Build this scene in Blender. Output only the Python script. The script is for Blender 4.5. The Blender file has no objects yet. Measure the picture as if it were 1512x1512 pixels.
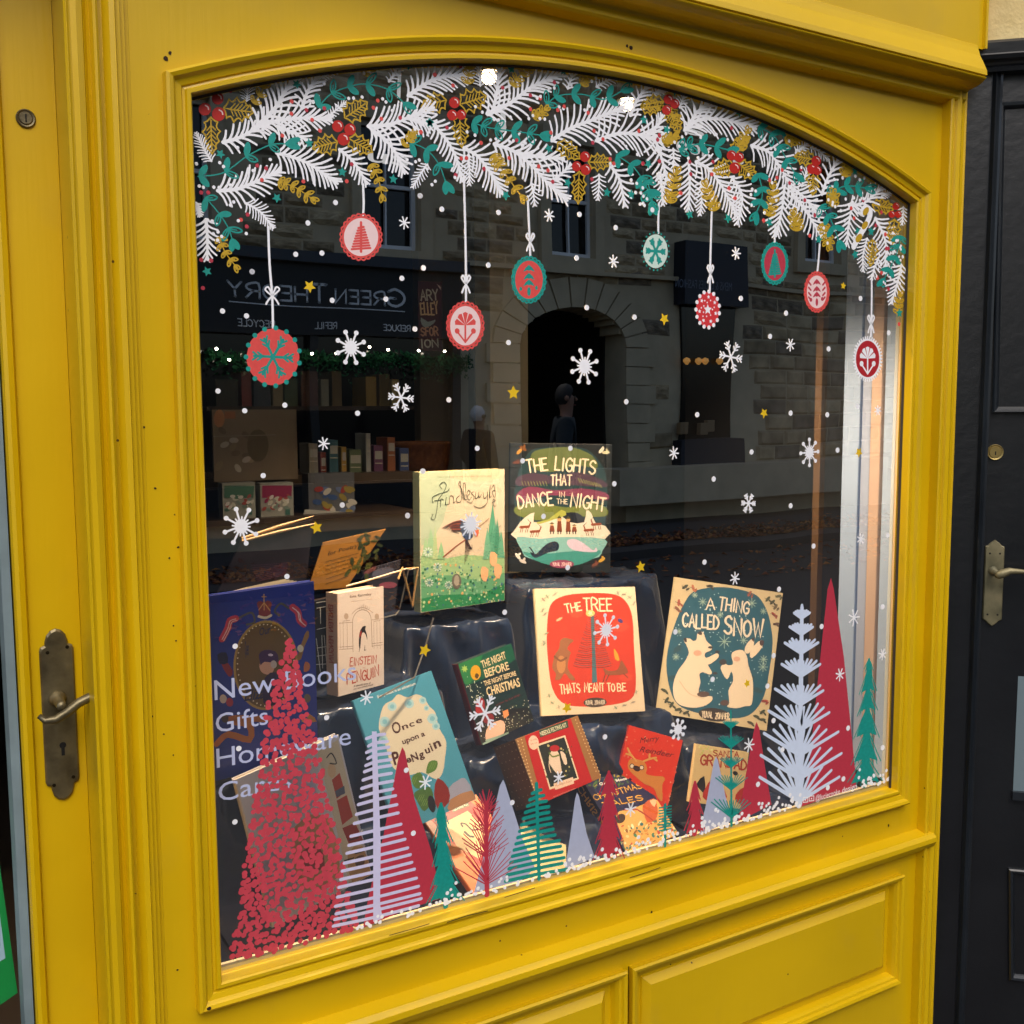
import bpy, math, random
import numpy as np
from mathutils import Vector, Matrix
R = math.radians
random.seed(7)
S = bpy.context.scene
COL = S.collection

# ---------------------------------------------------------------- camera
CAM = np.array([0.0, -1.5, 1.45]); FPX = 1520.37
yaw, pit, rol = 0.533537, -0.098686, -0.004588
fw = np.array([math.sin(yaw)*math.cos(pit), math.cos(yaw)*math.cos(pit), math.sin(pit)])
rt = np.array([math.cos(yaw), -math.sin(yaw), 0.0]); up = np.cross(rt, fw)
rt, up = math.cos(rol)*rt+math.sin(rol)*up, -math.sin(rol)*rt+math.cos(rol)*up
cd = bpy.data.cameras.new('camera'); cam = bpy.data.objects.new('camera', cd); COL.objects.link(cam)
cd.sensor_width = 36; cd.lens = 36*FPX/1512; cd.clip_start = 0.05; cd.clip_end = 200
cam.matrix_world = Matrix(((rt[0], up[0], -fw[0], CAM[0]), (rt[1], up[1], -fw[1], CAM[1]), (rt[2], up[2], -fw[2], CAM[2]), (0, 0, 0, 1)))
S.camera = cam
# ---------------------------------------------------------------- sky, sun, exposure
wd = bpy.data.worlds.new('World'); S.world = wd; wd.use_nodes = True
nt = wd.node_tree; bg = nt.nodes['Background']
sky = nt.nodes.new('ShaderNodeTexSky'); sky.sky_type = 'NISHITA'; sky.sun_disc = False
SUN_EL, SUN_AZ = R(50), R(198)          # azimuth clockwise from +Y
sky.sun_elevation = SUN_EL; sky.sun_rotation = SUN_AZ; sky.air_density = 1.0; sky.dust_density = 4.0; sky.ozone_density = 1.0
nt.links.new(sky.outputs[0], bg.inputs[0]); bg.inputs[1].default_value = 0.15
sl = bpy.data.lights.new('sun', 'SUN'); so = bpy.data.objects.new('sun', sl); COL.objects.link(so)
sl.energy = 1.0; sl.angle = R(60); sl.color = (1, .96, .9)
sd = Vector((math.sin(SUN_AZ)*math.cos(SUN_EL), math.cos(SUN_AZ)*math.cos(SUN_EL), math.sin(SUN_EL)))
so.rotation_euler = sd.to_track_quat('Z', 'Y').to_euler(); so.location = (0, -4, 6)
S.view_settings.view_transform = 'Standard'; S.view_settings.look = 'None'
S.view_settings.exposure = 0.28; S.view_settings.gamma = 1; S.view_settings.use_curve_mapping = False
S.render.engine = 'CYCLES'
S.cycles.max_bounces = 8; S.cycles.transparent_max_bounces = 16; S.cycles.caustics_reflective = False; S.cycles.caustics_refractive = False

# ---------------------------------------------------------------- helpers
def P(px, py, y=0.0):
    "the point of the vertical plane at depth y seen at photo pixel px,py"
    d = fw*FPX+rt*(px-756)-up*(py-756)
    return CAM+(y-CAM[1])/d[1]*d
def lin(h):
    c = [int(h[i:i+2], 16)/255 for i in (0, 2, 4)]
    return tuple(x/12.92 if x < .04045 else ((x+.055)/1.055)**2.4 for x in c)+(1,)
MATS = {}
def mat(name, col=None, rough=.6, metal=0, noise=0, nscale=20, bump=0, bscale=60, coat=0, spec=.5, emit=0, col2=None, stretch=None, sheen=0, trans=0):
    if name in MATS: return MATS[name]
    m = bpy.data.materials.new(name); m.use_nodes = True; MATS[name] = m
    n = m.node_tree.nodes; l = m.node_tree.links; b = n['Principled BSDF']
    if isinstance(col, str): col = lin(col)
    if col2 is not None and isinstance(col2, str): col2 = lin(col2)
    b.inputs['Base Color'].default_value = col; b.inputs['Roughness'].default_value = rough
    b.inputs['Metallic'].default_value = metal; b.inputs['Specular IOR Level'].default_value = spec
    b.inputs['Coat Weight'].default_value = coat; b.inputs['Coat Roughness'].default_value = .12
    b.inputs['Sheen Weight'].default_value = sheen
    if emit: b.inputs['Emission Color'].default_value = col; b.inputs['Emission Strength'].default_value = emit
    if noise or bump:
        tc = n.new('ShaderNodeTexCoord'); mp = n.new('ShaderNodeMapping'); l.new(tc.outputs['Object'], mp.inputs[0])
        if stretch: mp.inputs['Scale'].default_value = stretch
    if noise:
        t = n.new('ShaderNodeTexNoise'); t.inputs['Scale'].default_value = nscale; t.inputs['Detail'].default_value = 5
        l.new(mp.outputs[0], t.inputs[0])
        cr = n.new('ShaderNodeValToRGB'); cr.color_ramp.elements[0].position = .3; cr.color_ramp.elements[1].position = .7
        c2 = col2 if col2 is not None else tuple(c*(1-noise) for c in col[:3])+(1,)
        cr.color_ramp.elements[0].color = c2; cr.color_ramp.elements[1].color = col
        l.new(t.outputs[0], cr.inputs[0]); l.new(cr.outputs[0], b.inputs['Base Color'])
    if bump:
        t2 = n.new('ShaderNodeTexNoise'); t2.inputs['Scale'].default_value = bscale; t2.inputs['Detail'].default_value = 4
        l.new(mp.outputs[0], t2.inputs[0]); bp = n.new('ShaderNodeBump'); bp.inputs['Strength'].default_value = bump; bp.inputs['Distance'].default_value = .004
        l.new(t2.outputs[0], bp.inputs['Height']); l.new(bp.outputs[0], b.inputs['Normal'])
    return m
def ink(h): return mat('ink_'+h, h, .42, coat=.15) if h not in MATS else MATS[h]

# yellow gloss paint with brushed unevenness, dirt specks and chips
def yellow():
    m = mat('yellow_paint', (.70, .435, .0015, 1), .36, coat=.16)
    n = m.node_tree.nodes; l = m.node_tree.links; b = n['Principled BSDF']
    g = n.new('ShaderNodeNewGeometry'); mp = n.new('ShaderNodeMapping'); l.new(g.outputs['Position'], mp.inputs[0])
    t = n.new('ShaderNodeTexNoise'); t.inputs['Scale'].default_value = 2.2; t.inputs['Detail'].default_value = 6; l.new(mp.outputs[0], t.inputs[0])
    cr = n.new('ShaderNodeValToRGB'); e = cr.color_ramp.elements
    e[0].position = .32; e[0].color = (.60, .39, .001, 1); e[1].position = .68; e[1].color = (.70, .455, .002, 1); l.new(t.outputs[0], cr.inputs[0])
    v = n.new('ShaderNodeTexVoronoi'); v.inputs['Scale'].default_value = 22; v.feature = 'F1'; l.new(mp.outputs[0], v.inputs[0])
    lt = n.new('ShaderNodeMath'); lt.operation = 'LESS_THAN'; lt.inputs[1].default_value = .045; l.new(v.outputs['Distance'], lt.inputs[0])
    w = n.new('ShaderNodeTexNoise'); w.inputs['Scale'].default_value = 7; l.new(mp.outputs[0], w.inputs[0])
    gt = n.new('ShaderNodeMath'); gt.operation = 'GREATER_THAN'; gt.inputs[1].default_value = .55; l.new(w.outputs[0], gt.inputs[0])
    mu = n.new('ShaderNodeMath'); mu.operation = 'MULTIPLY'; l.new(lt.outputs[0], mu.inputs[0]); l.new(gt.outputs[0], mu.inputs[1])
    mx = n.new('ShaderNodeMix'); mx.data_type = 'RGBA'; l.new(mu.outputs[0], mx.inputs[0]); l.new(cr.outputs[0], mx.inputs[6]); mx.inputs[7].default_value = (.09, .045, .01, 1)
    # grime that settles in streaks
    st = n.new('ShaderNodeMapping'); st.inputs['Scale'].default_value = (4, 4, 3); l.new(g.outputs['Position'], st.inputs[0])
    d = n.new('ShaderNodeTexNoise'); d.inputs['Scale'].default_value = 3; d.inputs['Detail'].default_value = 8; l.new(st.outputs[0], d.inputs[0])
    dr = n.new('ShaderNodeMapRange'); dr.inputs[1].default_value = .58; dr.inputs[2].default_value = .78; dr.inputs[4].default_value = .4; l.new(d.outputs[0], dr.inputs[0])
    m2 = n.new('ShaderNodeMix'); m2.data_type = 'RGBA'; l.new(dr.outputs[0], m2.inputs[0]); l.new(mx.outputs[2], m2.inputs[6]); m2.inputs[7].default_value = (.58, .38, .02, 1)
    l.new(m2.outputs[2], b.inputs['Base Color'])
    bn = n.new('ShaderNodeTexNoise'); bn.inputs['Scale'].default_value = 90; bn.inputs['Detail'].default_value = 3; bm = n.new('ShaderNodeMapping'); bm.inputs['Scale'].default_value = (1.6, 1.6, .09); l.new(g.outputs['Position'], bm.inputs[0]); l.new(bm.outputs[0], bn.inputs[0])
    b2 = n.new('ShaderNodeTexNoise'); b2.inputs['Scale'].default_value = 9; l.new(mp.outputs[0], b2.inputs[0])
    ad = n.new('ShaderNodeMath'); ad.operation = 'MULTIPLY_ADD'; l.new(b2.outputs[0], ad.inputs[0]); ad.inputs[1].default_value = 3; l.new(bn.outputs[0], ad.inputs[2])
    bp = n.new('ShaderNodeBump'); bp.inputs['Strength'].default_value = .5; bp.inputs['Distance'].default_value = .0006; l.new(ad.outputs[0], bp.inputs['Height'])
    l.new(bp.outputs[0], b.inputs['Normal']); l.new(bp.outputs[0], b.inputs['Coat Normal'])
    return m
YEL = yellow()

WM = {}
def empty(name, loc, rot=None, label=None, cat=None, group=None):
    o = bpy.data.objects.new(name, None); COL.objects.link(o); o.empty_display_size = .05
    M = Matrix.Translation(Vector(loc))
    if rot is not None: M = M @ rot.to_4x4()
    o.matrix_world = M; WM[o.name] = M
    tag(o, label, cat, group); return o
def tag(o, label=None, cat=None, group=None, kind=None):
    if label: o['label'] = label
    if cat: o['category'] = cat
    if group: o['group'] = group
    if kind: o['kind'] = kind
    return o
class MB:
    def __init__(s): s.v = []; s.f = []; s.m = []; s.mats = []
    def mi(s, m):
        if isinstance(m, str): m = ink(m)
        if m not in s.mats: s.mats.append(m)
        return s.mats.index(m)
    def add(s, vs, fs, m):
        o = len(s.v); k = s.mi(m); s.v += [tuple(map(float, v)) for v in vs]
        for f in fs: s.f.append([i+o for i in f]); s.m.append(k)
    def box(s, a, b, m):
        (x0, y0, z0), (x1, y1, z1) = a, b
        s.add([(x0, y0, z0), (x1, y0, z0), (x1, y1, z0), (x0, y1, z0), (x0, y0, z1), (x1, y0, z1), (x1, y1, z1), (x0, y1, z1)],
              [(0, 3, 2, 1), (4, 5, 6, 7), (0, 1, 5, 4), (1, 2, 6, 5), (2, 3, 7, 6), (3, 0, 4, 7)], m)
    def tube(s, pts, r, m, n=8, closed=False):
        pts = [Vector(p) for p in pts]; rs = r if isinstance(r, (list, tuple)) else [r]*len(pts)
        vs = []; fs = []; N = len(pts); ref = None
        for i, p in enumerate(pts):
            a = pts[(i-1) % N] if (closed or i) else p; b = pts[(i+1) % N] if (closed or i < N-1) else p
            t = (b-a).normalized()
            if ref is None: ref = t.orthogonal().normalized()
            ref = (ref-t*ref.dot(t)).normalized(); q = t.cross(ref)
            for k in range(n):
                an = 2*math.pi*k/n; vs.append(p+(ref*math.cos(an)+q*math.sin(an))*rs[i])
        for i in range(N if closed else N-1):
            for k in range(n):
                fs.append((i*n+k, i*n+(k+1) % n, ((i+1) % N)*n+(k+1) % n, ((i+1) % N)*n+k))
        if not closed: fs += [tuple(range(n))[::-1], tuple(range((N-1)*n, N*n))]
        s.add(vs, fs, m)
    def lathe(s, c, ax, prof, m, n=20):
        "prof: list of (distance along ax, radius)"
        ax = Vector(ax).normalized(); u = ax.orthogonal().normalized(); w = ax.cross(u); c = Vector(c); vs = []; fs = []
        for d, r in prof:
            for k in range(n):
                an = 2*math.pi*k/n; vs.append(c+ax*d+(u*math.cos(an)+w*math.sin(an))*r)
        for i in range(len(prof)-1):
            for k in range(n): fs.append((i*n+k, i*n+(k+1) % n, (i+1)*n+(k+1) % n, (i+1)*n+k))
        fs += [tuple(range(n))[::-1], tuple(range((len(prof)-1)*n, len(prof)*n))]
        s.add(vs, fs, m)
    def build(s, name, parent=None, smooth=False, world=False, bevel=0, **kw):
        me = bpy.data.meshes.new(name); v = s.v
        if parent is not None and world:
            I = WM[parent.name].inverted(); v = [tuple(I @ Vector(p)) for p in v]
        me.from_pydata(v, [], s.f)
        for m in s.mats: me.materials.append(m)
        me.polygons.foreach_set('material_index', s.m)
        if smooth: me.polygons.foreach_set('use_smooth', [True]*len(s.f))
        me.update()
        o = bpy.data.objects.new(name, me); COL.objects.link(o)
        if parent is not None: o.parent = parent
        WM[o.name] = WM[parent.name] if parent is not None else Matrix.Identity(4)
        if bevel:
            b = o.modifiers.new('bevel', 'BEVEL'); b.width = bevel; b.segments = 2; b.limit_method = 'ANGLE'; b.angle_limit = R(40)
            b.harden_normals = False
        if smooth == 'auto':
            pass
        return tag(o, **kw)

def catmull(p, n=6, closed=False):
    if len(p) < 3: return p
    out = []; N = len(p)
    for i in range(N if closed else N-1):
        a = p[(i-1) % N] if (closed or i) else p[i]; b = p[i]; c = p[(i+1) % N]; d = p[(i+2) % N] if (closed or i < N-2) else c
        for k in range(n):
            t = k/n
            out.append(tuple(.5*((2*b[j])+(-a[j]+c[j])*t+(2*a[j]-5*b[j]+4*c[j]-d[j])*t*t+(-a[j]+3*b[j]-3*c[j]+d[j])*t**3) for j in (0, 1)))
    if not closed: out.append(p[-1])
    return out
# hand lettered stroke alphabet
GL = {'A': [[(0, 0), (.5, 1), (1, 0)], [(.18, .35), (.82, .35)]], 'B': [[(0, 0), (0, 1), (.65, .96), (.8, .76), (.6, .55), (0, .52)], [(.6, .55), (.95, .33), (.8, .06), (0, 0)]],
 'C': [[(1, .82), (.6, 1), (.18, .82), (0, .5), (.18, .16), (.6, 0), (1, .2)]], 'D': [[(0, 0), (0, 1), (.6, .9), (1, .5), (.6, .08), (0, 0)]],
 'E': [[(1, 1), (0, 1), (0, 0), (1, 0)], [(0, .52), (.8, .52)]], 'F': [[(1, 1), (0, 1), (0, 0)], [(0, .52), (.8, .52)]],
 'G': [[(1, .82), (.6, 1), (.18, .82), (0, .5), (.18, .16), (.6, 0), (1, .15), (1, .45), (.6, .45)]], 'H': [[(0, 0), (0, 1)], [(1, 0), (1, 1)], [(0, .5), (1, .5)]],
 'I': [[(.5, 0), (.5, 1)]], 'J': [[(.8, 1), (.8, .2), (.5, 0), (.1, .15)]], 'K': [[(0, 0), (0, 1)], [(.95, 1), (0, .45), (1, 0)]], 'L': [[(0, 1), (0, 0), (1, 0)]],
 'M': [[(0, 0), (.1, 1), (.5, .3), (.9, 1), (1, 0)]], 'N': [[(0, 0), (0, 1), (1, 0), (1, 1)]], 'O': [[(.5, 1), (.12, .82), (0, .5), (.12, .18), (.5, 0), (.88, .18), (1, .5), (.88, .82), (.5, 1)]],
 'P': [[(0, 0), (0, 1), (.7, .95), (.95, .72), (.7, .5), (0, .46)]], 'Q': [[(.5, 1), (.12, .82), (0, .5), (.12, .18), (.5, 0), (.88, .18), (1, .5), (.88, .82), (.5, 1)], [(.6, .25), (1, -.1)]],
 'R': [[(0, 0), (0, 1), (.7, .95), (.95, .74), (.7, .53), (0, .48)], [(.45, .5), (1, 0)]], 'S': [[(.95, .85), (.55, 1), (.12, .85), (.15, .62), (.85, .4), (.95, .17), (.5, 0), (.02, .15)]],
 'T': [[(0, 1), (1, 1)], [(.5, 1), (.5, 0)]], 'U': [[(0, 1), (0, .25), (.3, 0), (.7, 0), (1, .25), (1, 1)]], 'V': [[(0, 1), (.5, 0), (1, 1)]], 'W': [[(0, 1), (.25, 0), (.5, .75), (.75, 0), (1, 1)]],
 'X': [[(0, 0), (1, 1)], [(0, 1), (1, 0)]], 'Y': [[(0, 1), (.5, .5), (1, 1)], [(.5, .5), (.5, 0)]], 'Z': [[(0, 1), (1, 1), (0, 0), (1, 0)]], "'": [[(.5, 1), (.4, .75)]],
 '&': [[(1, 0), (.2, .75), (.45, 1), (.7, .8), (.05, .3), (.3, 0), (1, .45)]], '.': [[(.4, 0), (.5, .05)]]}
GW = {'I': .35, "'": .35, 'M': 1.3, 'W': 1.35, 'L': .8, 'E': .85, 'F': .8, 'J': .8, '.': .3, ' ': .75}
TXT = {}
def text_mesh(t, bold=0.0, shear=0.0):
    k = (t, bold, shear)
    if k in TXT: return TXT[k]
    c = bpy.data.curves.new('t', 'FONT'); c.body = t; c.size = 1; c.resolution_u = 3; c.offset = bold; c.shear = shear
    o = bpy.data.objects.new('t', c); COL.objects.link(o); dg = bpy.context.evaluated_depsgraph_get()
    me = bpy.data.meshes.new_from_object(o.evaluated_get(dg))
    vs = [(v.co.x, v.co.y) for v in me.vertices]; fs = [tuple(p.vertices) for p in me.polygons]
    bpy.data.objects.remove(o); bpy.data.curves.remove(c); bpy.data.meshes.remove(me)
    x0 = min(v[0] for v in vs); x1 = max(v[0] for v in vs)
    TXT[k] = (x0, x1, vs, fs); return TXT[k]

class Canvas:
    "flat paint or print laid on a plane; shapes are given in crop pixels (origin ox,oy, scale s)"
    def __init__(s, to2d, mpp, y0=-.0004, dy=8e-6, cyc=10**9):
        s.to2d = to2d; s.mpp0 = mpp; s.y0 = y0; s.dy = dy; s.k = 0; s.cyc = cyc; s.mb = MB(); s.cs(0, 0, 1); s.lay = 0
    def cs(s, ox, oy, sc): s.ox, s.oy, s.sc = ox, oy, sc; return s
    def q(s, p): return s.to2d(s.ox+p[0]/s.sc, s.oy+p[1]/s.sc)
    def mpp(s, p):
        return (s.mpp0(s.ox+p[0]/s.sc, s.oy+p[1]/s.sc) if callable(s.mpp0) else s.mpp0)/s.sc
    def yy(s):
        s.k += 1; return s.y0-s.lay*5e-4-(s.k % s.cyc)*s.dy
    def poly2(s, pts, m):
        y = s.yy(); a = sum(pts[i-1][0]*pts[i][1]-pts[i][0]*pts[i-1][1] for i in range(len(pts)))
        if a < 0: pts = pts[::-1]
        s.mb.add([(p[0], y, p[1]) for p in pts], [tuple(range(len(pts)))], m)
    def poly(s, pts, m, smooth=0):
        pts = [tuple(p) for p in pts]
        if smooth: pts = catmull(pts, smooth, True)
        s.poly2([s.q(p) for p in pts], m)
    def dot(s, p, r, m, n=10, ry=None, jit=0):
        c = s.q(p); k = s.mpp(p); ry = ry or r; rr = [1+random.uniform(-jit, jit) for _ in range(n)]
        s.poly2([(c[0]+r*k*rr[i]*math.cos(2*math.pi*i/n), c[1]+ry*k*rr[i]*math.sin(2*math.pi*i/n)) for i in range(n)], m)
    def ell(s, p, rx, ry, m, n=28, a0=0, jit=0, rot=0):
        s.poly([(p[0]+(1+random.uniform(-jit, jit))*(rx*math.cos(a)*math.cos(rot)-ry*math.sin(a)*math.sin(rot)), p[1]+rx*math.cos(a)*math.sin(rot)+ry*math.sin(a)*math.cos(rot)) for a in [2*math.pi*i/n for i in range(n)]], m)
    def ring2(s, pts, w, m, closed=False, w1=None, cap=True):
        "pts in plane metres, w in metres"
        P2 = [pts[0]]
        for p in pts[1:]:
            if math.hypot(p[0]-P2[-1][0], p[1]-P2[-1][1]) > 1e-6: P2.append(p)
        if len(P2) < 2: return
        if closed and math.hypot(P2[0][0]-P2[-1][0], P2[0][1]-P2[-1][1]) < 1e-6: P2.pop()
        N = len(P2); y = s.yy(); L = []; Rr = []; w1 = w if w1 is None else w1
        for i, p in enumerate(P2):
            a = P2[(i-1) % N] if (closed or i) else None; b = P2[(i+1) % N] if (closed or i < N-1) else None
            d = [0, 0]; ds = []
            for u, v in ((a, p), (p, b)):
                if u is None or v is None: continue
                h = math.hypot(v[0]-u[0], v[1]-u[1]) or 1e-9; ds.append(((v[0]-u[0])/h, (v[1]-u[1])/h))
            d = [sum(e[0] for e in ds), sum(e[1] for e in ds)]; h = math.hypot(*d)
            if h < 1e-3: d = list(ds[0]); h = 1
            d = [d[0]/h, d[1]/h]; k = 1/max(.55, abs(d[0]*ds[0][0]+d[1]*ds[0][1]))
            ww = (w+(w1-w)*i/max(1, N-1))/2*k
            L.append((p[0]-d[1]*ww, y, p[1]+d[0]*ww)); Rr.append((p[0]+d[1]*ww, y, p[1]-d[0]*ww))
        vs = L+Rr; fs = []
        for i in range(N if closed else N-1):
            j = (i+1) % N; fs.append((N+i, N+j, j, i))
        if cap and not closed:
            for e, q0, ww in ((0, 1, w), (N-1, N-2, w1)):
                c = P2[e]; dx, dz = c[0]-P2[q0][0], c[1]-P2[q0][1]; h = math.hypot(dx, dz); dx /= h; dz /= h; a0 = math.atan2(dz, dx); o = len(vs)
                arc = [(c[0]+ww/2*math.cos(a0+t), y, c[1]+ww/2*math.sin(a0+t)) for t in [R(x) for x in (-90, -45, 0, 45, 90)]]
                vs += arc; fs.append(tuple(range(o, o+5)))
        s.mb.add(vs, fs, m)
    def stroke(s, pts, w, m, smooth=4, closed=False, w1=None):
        k = s.mpp(pts[0]); pts = [tuple(p) for p in pts]
        if smooth and len(pts) > 2: pts = catmull(pts, smooth, closed)
        s.ring2([s.q(p) for p in pts], w*k, m, closed, None if w1 is None else w1*k)
    def text(s, t, p0, p1, h, m, w=None, style='hand', bold=.0, jit=.06, shear=0):
        a = s.q(p0); b = s.q(p1); k = s.mpp(p0); H = h*k; d = (b[0]-a[0], b[1]-a[1]); L = math.hypot(*d) or 1e-6; ux = (d[0]/L, d[1]/L); uz = (-ux[1], ux[0])
        if style == 'font':
            x0, x1, vs, fs = text_mesh(t, bold, shear); sx = L/(x1-x0); sz = H/.7; y = s.yy()
            s.mb.add([(a[0]+ux[0]*(v[0]-x0)*sx+uz[0]*v[1]*sz, y, a[1]+ux[1]*(v[0]-x0)*sx+uz[1]*v[1]*sz) for v in vs], fs, m); return
        gap = .32; tot = sum(GW.get(c, 1)+gap for c in t)-gap; u = L/tot; x = 0; rnd = random.Random(t)
        for c in t:
            g = GW.get(c, 1); j1 = rnd.uniform(-jit, jit); j2 = 1+rnd.uniform(-jit, jit)
            for pl in GL.get(c, []):
                if style == 'serif' and False: pass
                pts = [(x+px_*g, pz*j2+j1) for px_, pz in pl]
                pp = [(a[0]+ux[0]*X*u+uz[0]*Z*H, a[1]+ux[1]*X*u+uz[1]*Z*H) for X, Z in pts]
                if len(pp) > 5: pp = catmull(pp, 3)
                s.ring2(pp, (w or h*.14)*k, m)
                if style == 'serif':
                    for e in (pp[0], pp[-1]):
                        q = H*.09; s.ring2([(e[0]-ux[0]*q, e[1]-ux[1]*q), (e[0]+ux[0]*q, e[1]+ux[1]*q)], (w or h*.14)*k*.6, m, cap=False)
            x += g+gap
    def flush(s, name, parent, world=False, **kw):
        o = s.mb.build(name, parent, world=world, **kw); s.mb = MB(); return o

def homog(c):
    "unit square (u right, v up) from the pixel corners TL,TR,BR,BL"
    A = []; b = []
    for (x, y), (u, v) in zip(c, [(0, 1), (1, 1), (1, 0), (0, 0)]):
        A += [[x, y, 1, 0, 0, 0, -u*x, -u*y], [0, 0, 0, x, y, 1, -v*x, -v*y]]; b += [u, v]
    h = np.linalg.solve(np.array(A, float), np.array(b, float))
    def f(x, y):
        w = h[6]*x+h[7]*y+1; return ((h[0]*x+h[1]*y+h[2])/w, (h[3]*x+h[4]*y+h[5])/w)
    return f

# ================================================================ yellow shopfront
XL, XR, ZB, ZT, ZA = .367, 1.868, .602, 1.882, 2.022
cx = (XL+XR)/2; sag = ZA-ZT; hc = (XR-XL)/2; RA = (hc*hc+sag*sag)/(2*sag)
def arch(x, off=0): return ZA-RA+math.sqrt((RA+off)**2-(x-cx)**2)
NA = 40
path = [(XL, ZB), (XR, ZB)]+[(XR-(XR-XL)*i/NA, arch(XR-(XR-XL)*i/NA)) for i in range(NA+1)]
def sweep(mb, pts, prof, m, closed=True, sign=1):
    "prof (outward offset, y)"
    N = len(pts); vs = []; fs = []; K = len(prof)
    for i, p in enumerate(pts):
        a = pts[(i-1) % N]; b = pts[(i+1) % N]
        e = [Vector((p[0]-a[0], p[1]-a[1])), Vector((b[0]-p[0], b[1]-p[1]))]
        if not closed and i == 0: e[0] = e[1]
        if not closed and i == N-1: e[1] = e[0]
        n = [Vector((d.y, -d.x)).normalized()*sign for d in e]; w = (n[0]+n[1]); w = w/(1+n[0].dot(n[1]))
        for o, y in prof: vs.append((p[0]+w.x*o, y, p[1]+w.y*o))
    for i in range(N if closed else N-1):
        j = (i+1) % N
        for k in range(K-1):
            q = (i*K+k, j*K+k, j*K+k+1, i*K+k+1); fs.append(q if sign > 0 else q[::-1])
    mb.add(vs, fs, m)
def extr(mb, prof, a, b, m, axis='x'):
    "profile of (y,z) pushed along x, or (x,y) pushed along z"
    K = len(prof)
    if axis == 'x': vs = [(a, y, z) for y, z in prof]+[(b, y, z) for y, z in prof]
    else: vs = [(x, y, a) for x, y in prof]+[(x, y, b) for x, y in prof]
    fs = [(k, k+1, K+k+1, K+k) for k in range(K-1)]+[tuple(range(K))[::-1], tuple(range(K, 2*K))]
    mb.add(vs, fs, m)

shop = empty('shopfront', (1.1, 0, 0), label='yellow painted timber shopfront around the arched display window', cat='shopfront')
YF = -.012
b = MB(); b.box((.289, YF, .40), (XL-.036, .05, 2.3), YEL); b.build('stile', shop, world=True)
b = MB(); b.box((XR+.036, YF, .40), (1.954, .05, 2.3), YEL); b.build('stile', shop, world=True)
b = MB(); b.box((XL-.036, YF, .40), (XR+.036, .05, ZB-.036), YEL); b.build('bottom_rail', shop, world=True)
b = MB(); xs = [XL-.036+(XR-XL+.072)*i/NA for i in range(NA+1)]
vs = [(x, YF, arch(x, .036)) for x in xs]+[(x, YF, 2.3) for x in xs]; b.add(vs, [(i, i+1, NA+2+i, NA+1+i) for i in range(NA)], YEL); b.build('top_rail', shop, world=True)
# right pilaster and left door jamb
PR = [(1.952, YF), (1.952, -.033), (1.955, -.036), (1.960, -.036), (1.963, -.031), (1.967, -.030), (1.970, -.036), (1.978, -.040), (1.986, -.036), (1.988, -.031), (2.001, -.031), (2.004, -.034), (2.007, -.031), (2.007, .3)]
b = MB(); extr(b, PR, -.23, 2.16, YEL, 'z'); b.build('pilaster', shop, world=True, bevel=.0012)
PL = [(.206, .12), (.206, -.033), (.209, -.037), (.212, -.034), (.214, -.033), (.221, -.034), (.229, -.030), (.229, -.027), (.230, -.030), (.234, -.024), (.238, -.022), (.241, -.034), (.244, -.037), (.247, -.034), (.249, -.021), (.254, -.021), (.262, -.029), (.269, -.031), (.271, -.024), (.2765, -.024), (.277, -.018), (.283, -.018), (.284, YF), (.2888, YF)]
b = MB(); extr(b, PL, -.23, 2.3, YEL, 'z'); b.build('pilaster', shop, world=True, bevel=.0008)
# cornice, its soffit mouldings and frieze
PC = [(YF, 2.096), (-.029, 2.102), (-.033, 2.100), (-.038, 2.105), (-.037, 2.113), (-.0365, 2.118), (-.041, 2.1215), (-.047, 2.1235), (-.058, 2.125), (-.070, 2.1285), (-.077, 2.1325), (-.082, 2.136), (-.084, 2.1385), (-.0815, 2.1395), (-.0815, 2.1415), (-.0855, 2.142), (-.084, 2.153), (-.075, 2.172), (-.067, 2.187), (-.062, 2.202), (-.0605, 2.209), (-.058, 2.211), (.05, 2.211)]
b = MB(); extr(b, PC, -1.2, 1.996, YEL); b.build('cornice', shop, world=True, bevel=.001)
b = MB(); extr(b, [(-.058, 2.205), (-.058, 3.0), (.1, 3.0), (.1, 2.205)], -1.2, 2.012, YEL); b.box((2.012, -.066, 2.205), (2.019, .1, 3.0), YEL); b.build('frieze', shop, world=True)
# ledge over the stall riser and two fielded panels
b = MB(); extr(b, [(YF, .492), (-.040, .487), (-.048, .480), (-.049, .470), (-.042, .458), (-.030, .449), (-.027, .444), (YF, .442)], .291, 1.975, YEL); b.build('ledge', shop, world=True, bevel=.001)
def panel(x0, x1, z0, z1):
    pts = [(x0, z0), (x1, z0), (x1, z1), (x0, z1)]
    b = MB(); sweep(b, pts, [(.002, YF+.001), (0, -.026), (.003, -.030), (.009, -.028), (.011, -.022), (.016, -.021), (.019, -.014), (.022, -.002)], YEL, sign=-1)
    o = b.build('panel_moulding', shop, world=True)
    b = MB(); sweep(b, pts, [(.018, -.002), (.036, -.002), (.038, -.006), (.052, -.016)], YEL, sign=-1)
    i = .052; b.add([(x0+i, -.016, z0+i), (x1-i, -.016, z0+i), (x1-i, -.016, z1-i), (x0+i, -.016, z1-i)], [(0, 1, 2, 3)], YEL)
    b.build('fielded_panel', shop, world=True)
panel(.335, 1.118, .144, .402); panel(1.130, 1.896, .144, .402)
b = MB(); b.box((.291, YF, -.23), (1.952, .05, .142), YEL); b.box((1.1181, YF, .142), (1.1299, .05, .40), YEL); b.box((.291, YF+.0001, .142), (.334, .05, .40), YEL); b.box((1.897, YF+.0001, .142), (1.952, .05, .40), YEL); b.build('stall_riser', shop, world=True)

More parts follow.
